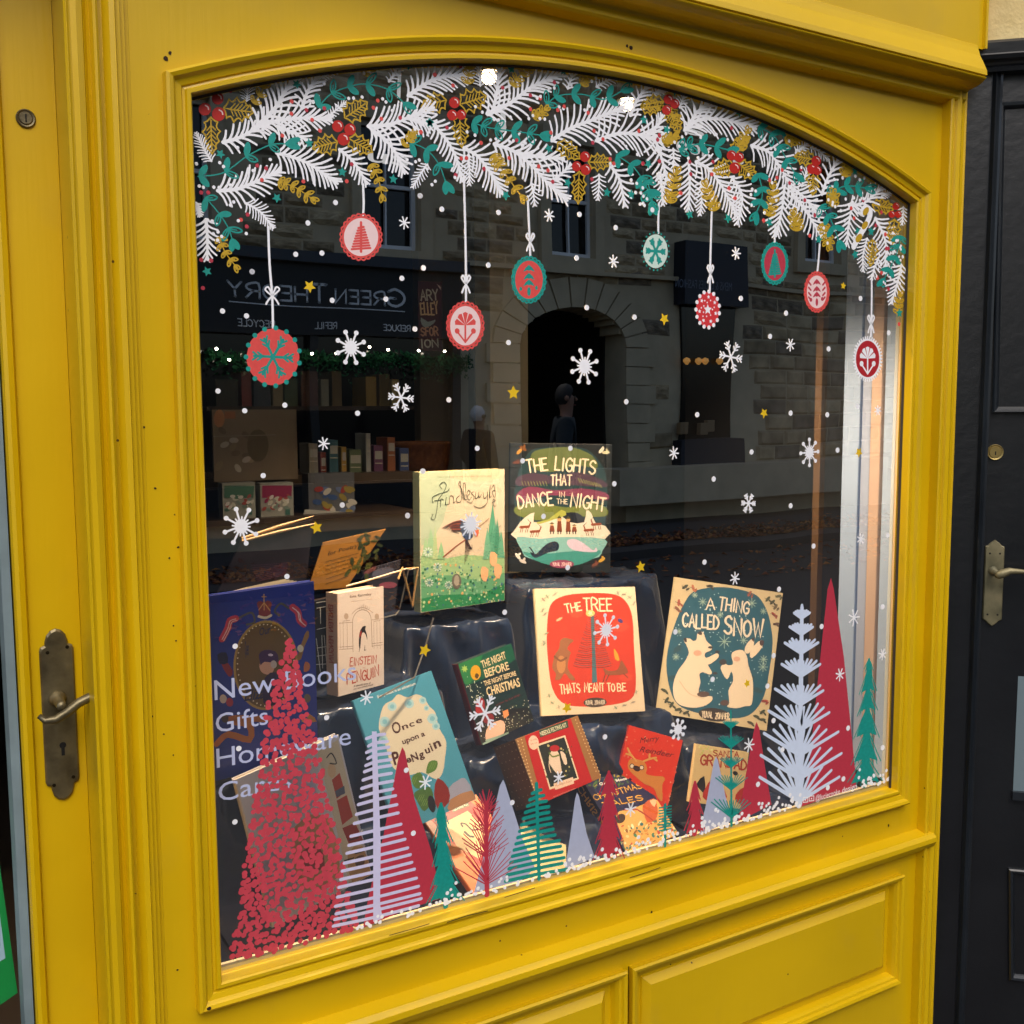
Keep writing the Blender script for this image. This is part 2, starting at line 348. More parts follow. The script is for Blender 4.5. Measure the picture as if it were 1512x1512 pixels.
# ================================================================ the display window
win = empty('shop_window', (XL, 0, ZB), label='arched display window painted with a Christmas garland, baubles and snowy trees', cat='window')
b = MB(); sweep(b, path, [(-.004, .004), (0, .002), (0, -.021), (.002, -.024), (.007, -.024), (.009, -.020), (.0125, -.019), (.014, -.022), (.022, -.024), (.026, -.030), (.031, -.032), (.035, -.029), (.0365, YF+.001)], YEL)
b.build('window_moulding', win, world=True, bevel=0)
putty = mat('putty', '3a3024', .8, noise=.4, nscale=40)
b = MB(); sweep(b, path[1:]+[(XL, ZB)], [(-.0035, -.0005), (-.0005, -.005)], putty, closed=False); b.build('putty_line', win, world=True)
# glass: a clear sheet whose front mirrors the street
gm = bpy.data.materials.new('window_glass'); gm.use_nodes = True; n = gm.node_tree.nodes; l = gm.node_tree.links
for q in list(n): n.remove(q)
wt = n.new('ShaderNodeTexNoise'); wt.inputs['Scale'].default_value = 2.3; wt.inputs['Detail'].default_value = 1; wg = n.new('ShaderNodeNewGeometry'); wb = n.new('ShaderNodeBump'); wb.inputs['Distance'].default_value = .0012; l.new(wg.outputs['Position'], wt.inputs[0]); l.new(wt.outputs[0], wb.inputs['Height'])
out = n.new('ShaderNodeOutputMaterial'); mx = n.new('ShaderNodeMixShader'); tr = n.new('ShaderNodeBsdfTransparent'); gl = n.new('ShaderNodeBsdfGlossy')
gl.inputs['Roughness'].default_value = 0.0; gl.inputs['Color'].default_value = (1, 1, 1, 1); tr.inputs[0].default_value = (.95, .96, .95, 1)
l.new(wb.outputs[0], gl.inputs['Normal']); lw = n.new('ShaderNodeLayerWeight'); lw.inputs[0].default_value = .5; pw = n.new('ShaderNodeMath'); pw.operation = 'POWER'; pw.inputs[1].default_value = 3.5
GR = n.new('ShaderNodeMapRange'); GR.inputs[3].default_value = .40; GR.inputs[4].default_value = 1
l.new(lw.outputs['Facing'], pw.inputs[0]); l.new(pw.outputs[0], GR.inputs[0]); l.new(GR.outputs[0], mx.inputs[0]); l.new(tr.outputs[0], mx.inputs[1]); l.new(gl.outputs[0], mx.inputs[2]); l.new(mx.outputs[0], out.inputs[0])
cm = bpy.data.materials.new('clear_glass'); cm.use_nodes = True; n = cm.node_tree.nodes
for q in list(n): n.remove(q)
out = n.new('ShaderNodeOutputMaterial'); tr = n.new('ShaderNodeBsdfTransparent'); tr.inputs[0].default_value = (.97, .98, .97, 1); cm.node_tree.links.new(tr.outputs[0], out.inputs[0])
b = MB(); N = len(path)
b.add([(x, 0, z) for x, z in path], [tuple(range(N))], gm)
b.add([(x, .006, z) for x, z in path], [tuple(range(N))[::-1]], cm)
b.build('glass_pane', win, world=True)

# ---------------------------------------------------------------- paint on the glass
WHT, TEA, GOL, RED, COR, CRI, LAV = [mat('paint_'+a, c, .55, noise=d, nscale=160) for a, c, d in (('white', 'f7f9ff', .04), ('teal', '109b90', .22), ('gold', 'c9a422', .2), ('red', 'c01c10', .12), ('coral', 'e2504c', .1), ('crimson', 'c0364a', .1), ('lavender', 'd6d2f2', .06))]
PNK, MINT, GRY, DOTR, LBL = [mat('paint_'+a, c, .55, noise=d, nscale=90) for a, c, d in (('pink', 'f3d6d6', .05), ('mint', 'cfe6dc', .05), ('grey_blue', 'b4bcd6', .08), ('dotted_red', 'cf4656', .2), ('ice', 'd6e4fb', .06))]
def GT(px, py): p = P(px, py, 0); return (p[0], p[2])
def gm_(px, py): return abs(P(px, py+1, 0)[2]-P(px, py, 0)[2])
def glass(base=-.0008, cyc=60): return Canvas(GT, gm_, base*.15, dy=1.5e-6, cyc=cyc)
def done(cv, name, label=None, parent=win, **k): return cv.flush(name, parent, world=True, label=label, **k)

def fir(cs, pts, L, w=5.5, n=None, a0=62, a1=24, m=WHT, fill=True, taper=.75):
    cv = glass(-.0008-random.random()*.0003); cv.cs(*cs)
    sp = catmull(pts, 8); d = [0]
    for i in range(1, len(sp)): d.append(d[-1]+math.hypot(sp[i][0]-sp[i-1][0], sp[i][1]-sp[i-1][1]))
    T = d[-1]; n = n or max(5, int(T/(w*2.0))); L *= 1.08
    def at(t):
        s_ = t*T
        for i in range(1, len(sp)):
            if d[i] >= s_: k = (s_-d[i-1])/max(1e-6, d[i]-d[i-1]); a, c = sp[i-1], sp[i]; return (a[0]+(c[0]-a[0])*k, a[1]+(c[1]-a[1])*k), math.atan2(c[1]-a[1], c[0]-a[0])
        return sp[-1], math.atan2(sp[-1][1]-sp[-2][1], sp[-1][0]-sp[-2][0])
    cv.stroke(sp, w*1.5, m, smooth=0, w1=w)
    for i in range(n+1):
        t = i/n; p, an = at(t)
        for sd_ in (-1, 1):
            ll = L*(.72+.45*math.sin(math.pi*min(1, .15+t*.8)))*random.uniform(.85, 1.12)*(1-.35*t**4)
            g = R(a0+(a1-a0)*t**1.6)*sd_+random.uniform(-.06, .06)
            e = (p[0]+math.cos(an+g)*ll, p[1]+math.sin(an+g)*ll); mm = (p[0]+math.cos(an+g*.86)*ll*.5, p[1]+math.sin(an+g*.86)*ll*.5)
            cv.stroke([p, mm, e], w*random.uniform(.85, 1.15), m, smooth=2, w1=w*taper)
    p, an = at(1); cv.stroke([p, (p[0]+math.cos(an)*L*.35, p[1]+math.sin(an)*L*.35)], w, m)
    return done(cv, 'painted_fir_branch')
C1, C2, C3 = (250, 70, 3.78), (600, 70, 3.78), (950, 120, 3.36)
for cs, L, w, pts in [
 (C1, 38, 6, [(432, 300), (436, 240), (436, 200)]), (C1, 80, 15, [(300, 530), (400, 500), (480, 450)]), (C1, 100, 17, [(470, 460), (590, 340), (650, 240), (690, 180)]),
 (C1, 92, 15, [(480, 450), (600, 410), (740, 395), (870, 400)]), (C1, 80, 13, [(600, 440), (680, 470), (750, 510)]), (C1, 66, 14, [(740, 340), (770, 250), (830, 160)]),
 (C1, 30, 7, [(855, 170), (900, 140), (950, 108)]), (C1, 36, 9, [(1225, 190), (1260, 140), (1275, 85)]), (C1, 40, 8, [(235, 635), (190, 560), (155, 490)]),
 (C1, 95, 14, [(600, 590), (680, 610), (780, 650), (910, 740)]), (C1, 66, 13, [(950, 570), (1030, 640), (1090, 740)]), (C1, 105, 15, [(1110, 440), (1230, 430), (1350, 385), (1440, 350)]),
 (C1, 95, 15, [(1130, 460), (1210, 520), (1270, 600), (1300, 670)]), (C1, 92, 15, [(270, 800), (380, 790), (480, 750), (590, 700)]), (C1, 50, 9, [(430, 870), (510, 920), (570, 995)]),
 (C1, 70, 13, [(205, 960), (212, 1060), (212, 1160)]), (C1, 30, 12, [(150, 870), (170, 930)]), (C1, 30, 8, [(890, 385), (930, 350), (980, 310)]), (C1, 38, 8, [(1440, 650), (1400, 710), (1365, 770)]),
 (C2, 100, 15, [(10, 270), (130, 190), (230, 160), (320, 155)]), (C2, 36, 8, [(412, 215), (408, 150), (395, 85)]), (C2, 78, 14, [(475, 370), (500, 280), (515, 150)]),
 (C2, 95, 15, [(450, 370), (580, 310), (700, 220), (840, 160)]), (C2, 40, 10, [(900, 230), (920, 170), (930, 125)]), (C2, 34, 9, [(1060, 220), (1110, 190), (1180, 160)]),
 (C2, 55, 13, [(1250, 380), (1290, 290), (1345, 215)]), (C2, 28, 8, [(1375, 260), (1420, 235), (1460, 225)]), (C2, 74, 14, [(140, 420), (220, 510), (280, 620), (305, 720)]),
 (C2, 88, 14, [(320, 560), (400, 610), (470, 700), (520, 790)]), (C2, 44, 9, [(345, 600), (352, 680), (352, 750)]), (C2, 100, 15, [(490, 540), (600, 580), (700, 660), (790, 760), (870, 830)]),
 (C2, 80, 15, [(620, 590), (740, 610), (850, 620)]), (C2, 44, 9, [(700, 760), (708, 810), (715, 865)]), (C2, 112, 15, [(810, 520), (920, 450), (1050, 400), (1180, 345)]),
 (C2, 115, 15, [(1060, 520), (1190, 480), (1310, 490), (1420, 520)]), (C2, 66, 14, [(1330, 500), (1400, 440), (1420, 400)]), (C2, 90, 15, [(1390, 520), (1425, 620), (1450, 720)]),
 (C2, 48, 11, [(1410, 700), (1425, 780), (1430, 860)]), (C2, 42, 9, [(1075, 710), (1075, 770), (1070, 835)]), (C2, 68, 14, [(1140, 660), (1190, 740), (1215, 860)]),
 (C2, 54, 12, [(820, 740), (860, 710), (905, 665)]), (C2, 80, 14, [(20, 400), (70, 410), (120, 430)]),
 (C3, 95, 13, [(205, 240), (280, 190), (400, 190), (525, 225)]), (C3, 70, 13, [(225, 230), (260, 160), (320, 110)]), (C3, 28, 8, [(180, 130), (195, 90), (205, 60)]), (C3, 28, 7, [(60, 60), (90, 40), (120, 30)]),
 (C3, 62, 12, [(225, 400), (230, 500), (225, 620)]), (C3, 84, 12, [(260, 400), (330, 440), (400, 540), (450, 640)]), (C3, 36, 9, [(285, 500), (290, 580), (282, 650)]), (C3, 32, 8, [(148, 335), (150, 385), (150, 430)]),
 (C3, 54, 11, [(440, 480), (490, 570), (470, 690)]), (C3, 86, 12, [(535, 320), (620, 350), (680, 430), (730, 520)]), (C3, 78, 12, [(700, 520), (690, 620), (665, 740)]), (C3, 80, 12, [(740, 560), (810, 650), (870, 750)]),
 (C3, 66, 11, [(720, 520), (790, 570), (850, 640)]), (C3, 58, 13, [(885, 560), (915, 480), (960, 395)]), (C3, 30, 8, [(755, 355), (780, 335), (805, 315)]), (C3, 32, 8, [(830, 330), (870, 345), (905, 380)]),
 (C3, 34, 9, [(785, 520), (800, 480), (810, 445)]), (C3, 74, 11, [(1040, 600), (1020, 700), (1010, 790)]), (C3, 60, 11, [(1020, 620), (1100, 600), (1175, 530)]), (C3, 22, 6, [(1180, 572), (1200, 560), (1222, 552)]),
 (C3, 62, 11, [(1150, 680), (1200, 790), (1200, 930)]), (C3, 36, 8, [(1110, 780), (1090, 860), (1090, 930)]), (C3, 30, 8, [(1290, 625), (1288, 660), (1284, 700)]), (C3, 50, 10, [(1280, 910), (1260, 1000), (1235, 1085)]), (C3, 34, 9, [(1165, 880), (1145, 930), (1135, 970)])]:
    fir(cs, pts, L, w)

def leafloop(cv, p, an, L, wd, m, w, filled):
    q = lambda t, s_: (p[0]+math.cos(an)*t*L-math.sin(an)*s_*wd, p[1]+math.sin(an)*t*L+math.cos(an)*s_*wd)
    pts = [q(0, 0), q(.35, .42), (q(.75, .4)), q(1, 0), q(.75, -.4), q(.35, -.42)]
    if filled: cv.poly(pts, m, 3)
    cv.stroke(pts, w, m, smooth=3, closed=True)
    if not filled and L > 30: cv.stroke([q(0, 0), q(.6, .02)], w*.8, m)
def sprig(cs, pts, n, L, m, w=9, name='painted_leaf_sprig', wd=None, pair=True, dots=True):
    cv = glass(-.0014); cv.cs(*cs); sp = catmull(pts, 10); cv.stroke(sp, w*.8, m, smooth=0); N = len(sp)-1
    for i in range(n+1):
        k = int(N*(i+.15)/(n+.15)) if i < n else N; k = min(N, k); a = sp[max(0, k-1)]; c = sp[min(N, k+1)]; an = math.atan2(c[1]-a[1], c[0]-a[0])
        sides = (-1, 1) if i < n else (-.35, .35)
        for s_ in sides:
            leafloop(cv, sp[k], an+s_*R(52), L*random.uniform(.85, 1.1), (wd or L*.42), m, w, filled=(random.random() < .62 and m is TEA))
        if m is TEA and dots:
            for s_ in (-1, 1):
                if random.random() < .85:
                    dd = random.uniform(.8, 1.2)*L; q = (sp[k][0]+math.cos(an+s_*R(100))*dd+random.uniform(-9, 9), sp[k][1]+math.sin(an+s_*R(100))*dd+random.uniform(-9, 9)); GDOTS.append((cs, q, 10*cs[2]/3.78))
                    if random.random() < .5: GDOTS.append((cs, (q[0]+random.uniform(18, 30), q[1]+random.uniform(-22, 22)), 10*cs[2]/3.78))
    return done(cv, name, 'teal painted leaf sprig' if m is TEA else 'gold painted leaf sprig')
GDOTS = []
for cs, n, L, pts in [(C1, 5, 74, [(830, 335), (900, 262), (1000, 220), (1100, 205), (1220, 235), (1310, 310)]), (C1, 4, 76, [(160, 720), (300, 700), (430, 610), (560, 545), (650, 538)]), (C1, 3, 72, [(200, 835), (280, 930), (330, 1010), (350, 1070)]),
 (C2, 3, 74, [(20, 530), (110, 570), (180, 650), (218, 750)]), (C2, 5, 72, [(370, 420), (470, 450), (620, 470), (745, 490)]), (C2, 5, 70, [(780, 320), (850, 270), (980, 262), (1100, 290), (1200, 245)]), (C2, 4, 68, [(1170, 600), (1270, 670), (1340, 780), (1368, 860)]),
 (C3, 4, 58, [(180, 340), (280, 312), (420, 340)]), (C3, 4, 58, [(570, 225), (650, 275), (700, 370), (750, 455)]), (C3, 3, 56, [(570, 460), (590, 560), (562, 650)]), (C3, 4, 52, [(920, 565), (1000, 520), (1100, 530)]),
 (C3, 3, 54, [(880, 620), (930, 690), (968, 790)]), (C3, 2, 50, [(15, 490), (40, 560), (45, 610)]), (C3, 4, 48, [(1278, 770), (1250, 870), (1195, 980)])]:
    sprig(cs, pts, n, L, TEA)
for cs, n, L, pts in [(C1, 3, 42, [(470, 310), (515, 250), (535, 175)]), (C1, 3, 38, [(1085, 150), (1130, 110), (1185, 92)]), (C1, 5, 44, [(610, 750), (700, 780), (790, 840)]), (C1, 4, 42, [(1125, 655), (1165, 730), (1185, 820)]), (C1, 4, 42, [(280, 1060), (310, 1140), (365, 1215)]),
 (C1, 3, 36, [(1305, 545), (1340, 510), (1355, 490)]), (C2, 3, 44, [(335, 200), (350, 140), (350, 85)]), (C2, 4, 44, [(590, 212), (640, 150), (695, 112)]), (C2, 4, 38, [(980, 210), (1020, 165), (1075, 142)]), (C2, 6, 46, [(485, 600), (540, 690), (640, 825)]), (C2, 3, 40, [(705, 385), (740, 370), (770, 350)]),
 (C3, 4, 44, [(130, 600), (145, 530), (160, 465)]), (C3, 4, 40, [(365, 635), (330, 580), (312, 525)]), (C3, 4, 40, [(620, 665), (640, 600), (642, 535)]), (C3, 3, 40, [(762, 740), (760, 700), (750, 665)]), (C3, 3, 38, [(705, 300), (740, 290), (778, 285)]), (C3, 3, 36, [(992, 468), (1005, 445), (1022, 425)]),
 (C3, 3, 38, [(932, 620), (938, 590), (940, 565)]), (C3, 4, 38, [(890, 705), (905, 760), (918, 808)]), (C3, 3, 36, [(100, 305), (120, 290), (145, 280)]), (C3, 3, 30, [(1258, 1150), (1265, 1110), (1272, 1070)]), (C3, 3, 40, [(480, 340), (490, 300), (510, 260)]), (C2, 3, 34, [(1440, 540), (1465, 520), (1490, 500)])]:
    sprig(cs, pts, n, L, GOL, 8, wd=L*.45)

def holly(cs, c, L, W, ang, m=GOL):
    cv = glass(-.0011); cv.cs(*cs); a = R(ang); T = lambda x, y: (c[0]+math.cos(a)*x*L/2-math.sin(a)*y*W/2, c[1]+math.sin(a)*x*L/2+math.cos(a)*y*W/2)
    out_ = []; sp = [(-1, 0), (-.72, .75), (-.2, 1), (.35, .85), (.75, .5), (1.05, 0)]
    def sc(p, q, k=.3):
        r = []
        for t in (.0, .25, .5, .75):
            x = p[0]+(q[0]-p[0])*t; y = p[1]+(q[1]-p[1])*t; f = 1-k*math.sin(math.pi*t)*1.1; r.append((x, y*f))
        return r
    half = []
    for i in range(5): half += sc(sp[i], sp[i+1])
    half.append(sp[-1]); full = half+[(x, -y) for x, y in half[::-1][1:-1]]
    cv.stroke([T(*p) for p in full], 9, m, smooth=0, closed=True); cv.stroke([T(-.85, 0), T(0, .03), T(.85, 0)], 8, m)
    for x in (-.55, -.3, -.05, .2, .45):
        for s_ in (-1, 1): cv.stroke([T(x, 0), T(x+.28, s_*.5)], 7, m)
    done(cv, 'painted_holly_leaf')
for cs, c, L, W, a in [(C1, (385, 350), 165, 140, 8), (C1, (235, 490), 200, 100, 88), (C1, (1040, 350), 150, 130, -35), (C1, (870, 545), 140, 120, 165), (C1, (1065, 545), 150, 110, 30), (C2, (155, 312), 140, 120, 165), (C2, (370, 295), 150, 140, -18), (C2, (303, 465), 175, 95, 86), (C2, (905, 575), 150, 100, 35),
 (C2, (1078, 640), 125, 100, 0), (C2, (962, 780), 175, 85, 92), (C2, (1370, 330), 120, 100, -5), (C3, (45, 110), 110, 90, 170), (C3, (155, 195), 120, 75, 70), (C3, (400, 430), 105, 90, 165), (C3, (512, 440), 110, 90, 40), (C3, (800, 380), 100, 80, 190), (C3, (842, 500), 125, 70, 92), (C3, (480, 310), 110, 70, -40),
 (C3, (1190, 622), 110, 80, 10), (C3, (1240, 745), 120, 70, 95), (C3, (1132, 850), 130, 60, 95), (C2, (1480, 385), 110, 80, 60)]:
    holly(cs, c, L, W, a)
def berries(cs, L):
    for i, (x, y, r) in enumerate(L):
        cv = glass(-.0022-i*.0001); cv.cs(*cs); cv.ell((x, y), r, r*1.05, RED); cv.stroke([(x+r*.1, y-r*.6), (x+r*.5, y-r*.35), (x+r*.6, y+r*.05)], r*.22, PNK, smooth=3); done(cv, 'painted_berry')
berries(C1, [(270, 285, 33), (198, 345, 34), (275, 372, 37), (940, 440, 32), (1008, 458, 32), (972, 512, 34)])
berries(C2, [(268, 308, 30), (256, 378, 29), (306, 376, 27), (996, 610, 28), (950, 664, 27), (1001, 682, 29), (1462, 290, 27), (1497, 315, 26), (1452, 350, 26)])
berries(C3, [(437, 368, 24), (474, 378, 24), (453, 430, 27), (857, 395, 24), (835, 435, 24), (862, 442, 22), (1253, 620, 18), (1232, 660, 17), (1263, 660, 17)])
def star(cv, p, r, m, n=5, k=.48, rot=None):
    rot = random.uniform(0, 6.28) if rot is None else rot
    c = cv.q(p); kk = cv.mpp(p); cv.poly2([(c[0]+r*kk*(1 if i % 2 == 0 else k)*math.cos(rot+math.pi*i/n), c[1]+r*kk*(1 if i % 2 == 0 else k)*math.sin(rot+math.pi*i/n)) for i in range(2*n)], m)
for cs, L in ((C1, [(285, 595), (710, 205), (780, 535), (965, 695), (1250, 735), (600, 840), (210, 1250), (1335, 100), (1455, 420)]), (C2, [(585, 120), (875, 130), (1255, 190), (130, 420), (795, 565), (555, 825), (900, 755), (1120, 810), (1255, 820), (1325, 405), (1350, 650)]),
    (C3, [(155, 50), (475, 155), (115, 240), (695, 260), (230, 660), (420, 680), (625, 700), (870, 785), (1050, 445), (1065, 745), (1130, 745), (1050, 860), (1270, 1150)])):
    for p in L: cv = glass(-.0019); cv.cs(*cs); star(cv, p, 29*cs[2]/3.78, TEA); done(cv, 'painted_star', 'small teal painted star')
# red and white dots of the garland (one part each kind)
cv = glass(-.0026)
for cs, L in ((C1, [(340, 242), (583, 187), (683, 302), (681, 370), (765, 350), (797, 405), (840, 465), (1163, 297), (1139, 337), (1183, 398), (1288, 393), (865, 340), (630, 492), (490, 660), (540, 675), (516, 740), (178, 810), (217, 810), (437, 933), (399, 962), (432, 1000), (178, 1186), (233, 1190), (187, 1343), (1017, 652), (990, 747), (748, 748), (1405, 473), (1483, 152)]),
    (C2, [(157, 152), (302, 105), (260, 213), (226, 448), (80, 472), (692, 268), (747, 285), (826, 195), (537, 225), (306, 620), (335, 618), (416, 533), (275, 712), (432, 678), (615, 518), (573, 618), (738, 664), (790, 687), (817, 750), (845, 350), (880, 330), (1014, 365), (806, 476), (1047, 466), (1097, 513), (1040, 532), (1137, 623), (1157, 648), (1297, 466), (1320, 648), (1413, 636), (1035, 735), (1212, 180), (693, 345), (1411, 490)]),
    (C3, [(230, 400), (235, 460), (345, 400), (340, 462), (437, 232), (186, 555), (425, 530), (455, 580), (625, 490), (662, 478), (688, 440), (725, 505), (800, 590), (850, 665), (825, 766), (597, 690), (782, 437), (1030, 630), (1045, 680), (1090, 590), (1152, 715), (1180, 650), (1205, 830), (1215, 830), (1180, 950), (1160, 975), (1215, 1030), (1200, 760), (1268, 1205), (70, 290), (80, 270)])):
    cv.cs(*cs)
    for p in L: cv.dot(p, 12*cs[2]/3.78, COR if random.random() < .5 else CRI)
done(cv, 'painted_garland_dots', 'small red dots scattered over the painted garland')
cv = glass(-.0029)
for cs, p, r in GDOTS:
    cv.cs(*cs); cv.dot(p, r, WHT)
cv.cs(*C3)
for i in range(26): cv.dot((1200+random.uniform(-60, 80), 780+i*9), 7, WHT)
done(cv, 'painted_garland_dots', 'white dots beside the teal sprigs')

# pale plastic letters and a ribbon partly hidden under the garland
VIN = mat('vinyl_white', 'c9cdcf', .5)
cv = glass(-.0003)
for t, p0, p1, h in (('us', (543, 238), (603, 246), 22), ('j', (735, 185), (748, 186), 30), ('g', (1008, 190), (1040, 196), 20), ('ook', (998, 222), (1052, 234), 24), ('s', (1082, 240), (1098, 244), 26)):
    cv.text(t, p0, p1, h, VIN, style='font', bold=.01)
cv.poly([(588, 96), (593, 96), (591, 145), (586, 145)], VIN); done(cv, 'vinyl_lettering', 'pale shop name letters half hidden behind the painted garland')
cv = glass(-.0032); cv.cs(*C3)
cv.stroke([(1042, 820), (1075, 760), (1110, 700), (1125, 650), (1100, 630), (1085, 650)], 34, WHT, 4); 
for p, r in (((1103, 645), 13), ((1098, 715), 13), ((1068, 778), 14)): cv.ell(p, r, r*1.7, GOL, rot=.5)
done(cv, 'painted_ribbon', 'white ribbon with gold ovals hooked over the garland')
cv = glass(-.0004)
for t, p0, p1, h in (('New Books', (317, 1034), (526, 1003), 30), ('Gifts', (319, 1082), (396, 1069), 28), ('Homeware', (320, 1134), (518, 1099), 29), ('Cards', (323, 1184), (430, 1163), 28)):
    cv.text(t, p0, p1, h, mat('vinyl_lilac', 'bcc4e6', .5), style='font')
done(cv, 'vinyl_lettering', 'pale lettering listing books, gifts, homeware and cards')

def bauble(c, rx, ry, fill, edge, ecol, motif, mcol, string, bow, label):
    cv = glass(-.0012); x, y = c; E_ = lambda a, k=1.0: (x+math.cos(a)*rx*k, y+math.sin(a)*ry*k)
    cv.ell(c, rx, ry, fill, jit=.02)
    if edge == 'scallop':
        n = 24; cv.stroke([E_(2*math.pi*i/40, .99) for i in range(40)], 3.2, ecol, smooth=0, closed=True)
        pts = []
        for i in range(n*4):
            a = 2*math.pi*i/(n*4); pts.append(E_(a, 1.06+.09*abs(math.sin(a*n/2))))
        cv.stroke(pts, 2.6, ecol, smooth=0, closed=True)
    elif edge == 'dots':
        n = 15
        for i in range(n): a = 2*math.pi*(i+.5)/n; cv.dot(E_(a, 1.02), 3.8 if rx > 30 else 3.2, ecol)
    elif edge == 'tiny':
        n = 22
        for i in range(n): a = 2*math.pi*i/n; cv.dot(E_(a, 1.12), 1.5, ecol)
    elif edge == 'saw':
        cv.stroke([E_(2*math.pi*i/40, 1.02) for i in range(40)], 3, ecol, smooth=0, closed=True)
        for i in range(40): a = 2*math.pi*i/40; cv.stroke([E_(a, 1.0), E_(a, 1.17)], 2.6, ecol)
    U = lambda u, v: (x+u*rx, y+v*ry)
    if motif == 'flake':
        for k in range(6):
            a = math.pi*k/3+.05; cv.stroke([U(0, 0), U(.72*math.cos(a), .72*math.sin(a))], 4, mcol)
            for r_ in (.38, .56):
                for s_ in (-.6, .6): cv.stroke([U(r_*math.cos(a), r_*math.sin(a)), U(r_*math.cos(a)+.24*math.cos(a+s_), r_*math.sin(a)+.24*math.sin(a+s_))], 3, mcol)
    elif motif == 'tree':
        cv.stroke([U(0, -.72), U(0, .72)], 4, mcol)
        for i in range(9):
            v = -.5+i*.13; w_ = .1+.045*i+.05; cv.stroke([U(-w_, v+.06), U(w_, v)], 3.3, mcol)
    elif motif == 'flower':
        for a in (-1.25, -.62, 0, .62, 1.25):
            cv.poly([U(0, -.02), U(.62*math.sin(a-.25), -.62*math.cos(a-.25)), U(.68*math.sin(a), -.66*math.cos(a)), U(.62*math.sin(a+.25), -.62*math.cos(a+.25))], mcol)
        cv.stroke([U(0, 0), U(0, .78)], 3, mcol)
        for s_ in (-1, 1): cv.stroke([U(0, .78), U(.48*s_, .3)], 2.6, mcol); cv.dot(U(.5*s_, .25), 4.2, mcol)
    elif motif == 'leaves':
        for v in (-.52, -.12, .2):
            cv.poly([U(0, v-.22), U(.38, v+.12), U(.1, v+.04), U(0, v+.1), U(-.1, v+.04), U(-.38, v+.12)], mcol, 2)
        cv.ell(U(0, .58), rx*.12, ry*.22, mcol)
        for u_, v_ in ((-.55, .45), (.5, .4)): cv.ell(U(u_, v_), 2, 3, mcol)
        if fill is PNK:
            for s_ in (-1, 1):
                for v in (-.4, -.1, .2, .45): cv.stroke([U(.55*s_, v), U(.75*s_, v-.15)], 3, mcol)
    elif motif == 'stars':
        star(cv, c, rx*.48, mcol, rot=1.6)
        for a in range(7): star(cv, E_(a*.9+.3, .72), rx*.2, mcol)
        for a in range(16): cv.dot(E_(a*2.4, .4+.5*(a % 3)/3), 1.3, mcol)
    o = done(cv, 'painted_bauble', label)
    cv = glass(-.001); cv.stroke(string, 3.6, WHT, 3); cv.flush('string', o, world=True)
    if bow:
        cv = glass(-.0016); bx, by = bow; k = rx/34
        for s_ in (-1, 1):
            cv.stroke([(bx, by), (bx+9*s_*k, by-9), (bx+5*s_*k, by-13), (bx, by)], 2.6, WHT, 4); cv.stroke([(bx, by), (bx+5*s_*k, by+6), (bx+8*s_*k, by+12)], 2.8, WHT, 3)
        cv.flush('bow', o, world=True)
bauble((533, 350), 27, 30, PNK, 'scallop', COR, 'tree', COR, [(536, 272), (537, 300), (536, 318)], None, 'round pink bauble with a coral scalloped rim and coral tree')
bauble((403, 527), 39, 42, COR, 'dots', TEA, 'flake', TEA, [(396, 335), (398, 390), (402, 440), (403, 484)], (402, 437), 'large coral bauble with a teal snowflake and teal dots')
bauble((687, 481), 24, 31, PNK, 'scallop', COR, 'flower', COR, [(685, 262), (687, 340), (688, 400), (688, 446)], (688, 420), 'pink bauble with a coral scalloped rim and coral flower')
bauble((781, 413), 22, 30, COR, 'scallop', TEA, 'leaves', TEA, [(779, 290), (781, 330), (783, 378)], (783, 358), 'coral bauble with a teal scalloped rim and teal leaves')
bauble((968, 371), 18, 25, MINT, 'tiny', TEA, 'flake', TEA, [(973, 300), (972, 325), (972, 344)], None, 'pale mint bauble with a teal snowflake')
bauble((1045, 457), 17, 26, mat('paint_redcoral', 'd8343a', .5), 'dots', WHT, 'stars', WHT, [(1051, 308), (1049, 380), (1048, 429)], (1049, 405), 'red bauble with white stars and a rim of white dots')
bauble((1144, 389), 17, 27, CRI, 'scallop', TEA, 'tree', TEA, [(1145, 332), (1144, 345), (1144, 358)], None, 'crimson bauble with a teal tree')
bauble((1206, 431), 16, 26, PNK, 'scallop', COR, 'leaves', CRI, [(1211, 350), (1209, 380), (1207, 400)], None, 'pink bauble with crimson leaves near the right window post')
bauble((1281, 530), 18, 28, mat('paint_deepred', 'b2202c', .5), 'saw', WHT, 'flower', WHT, [(1287, 408), (1287, 450), (1286, 496)], (1286, 479), 'deep red bauble with a white flower and toothed white rim')

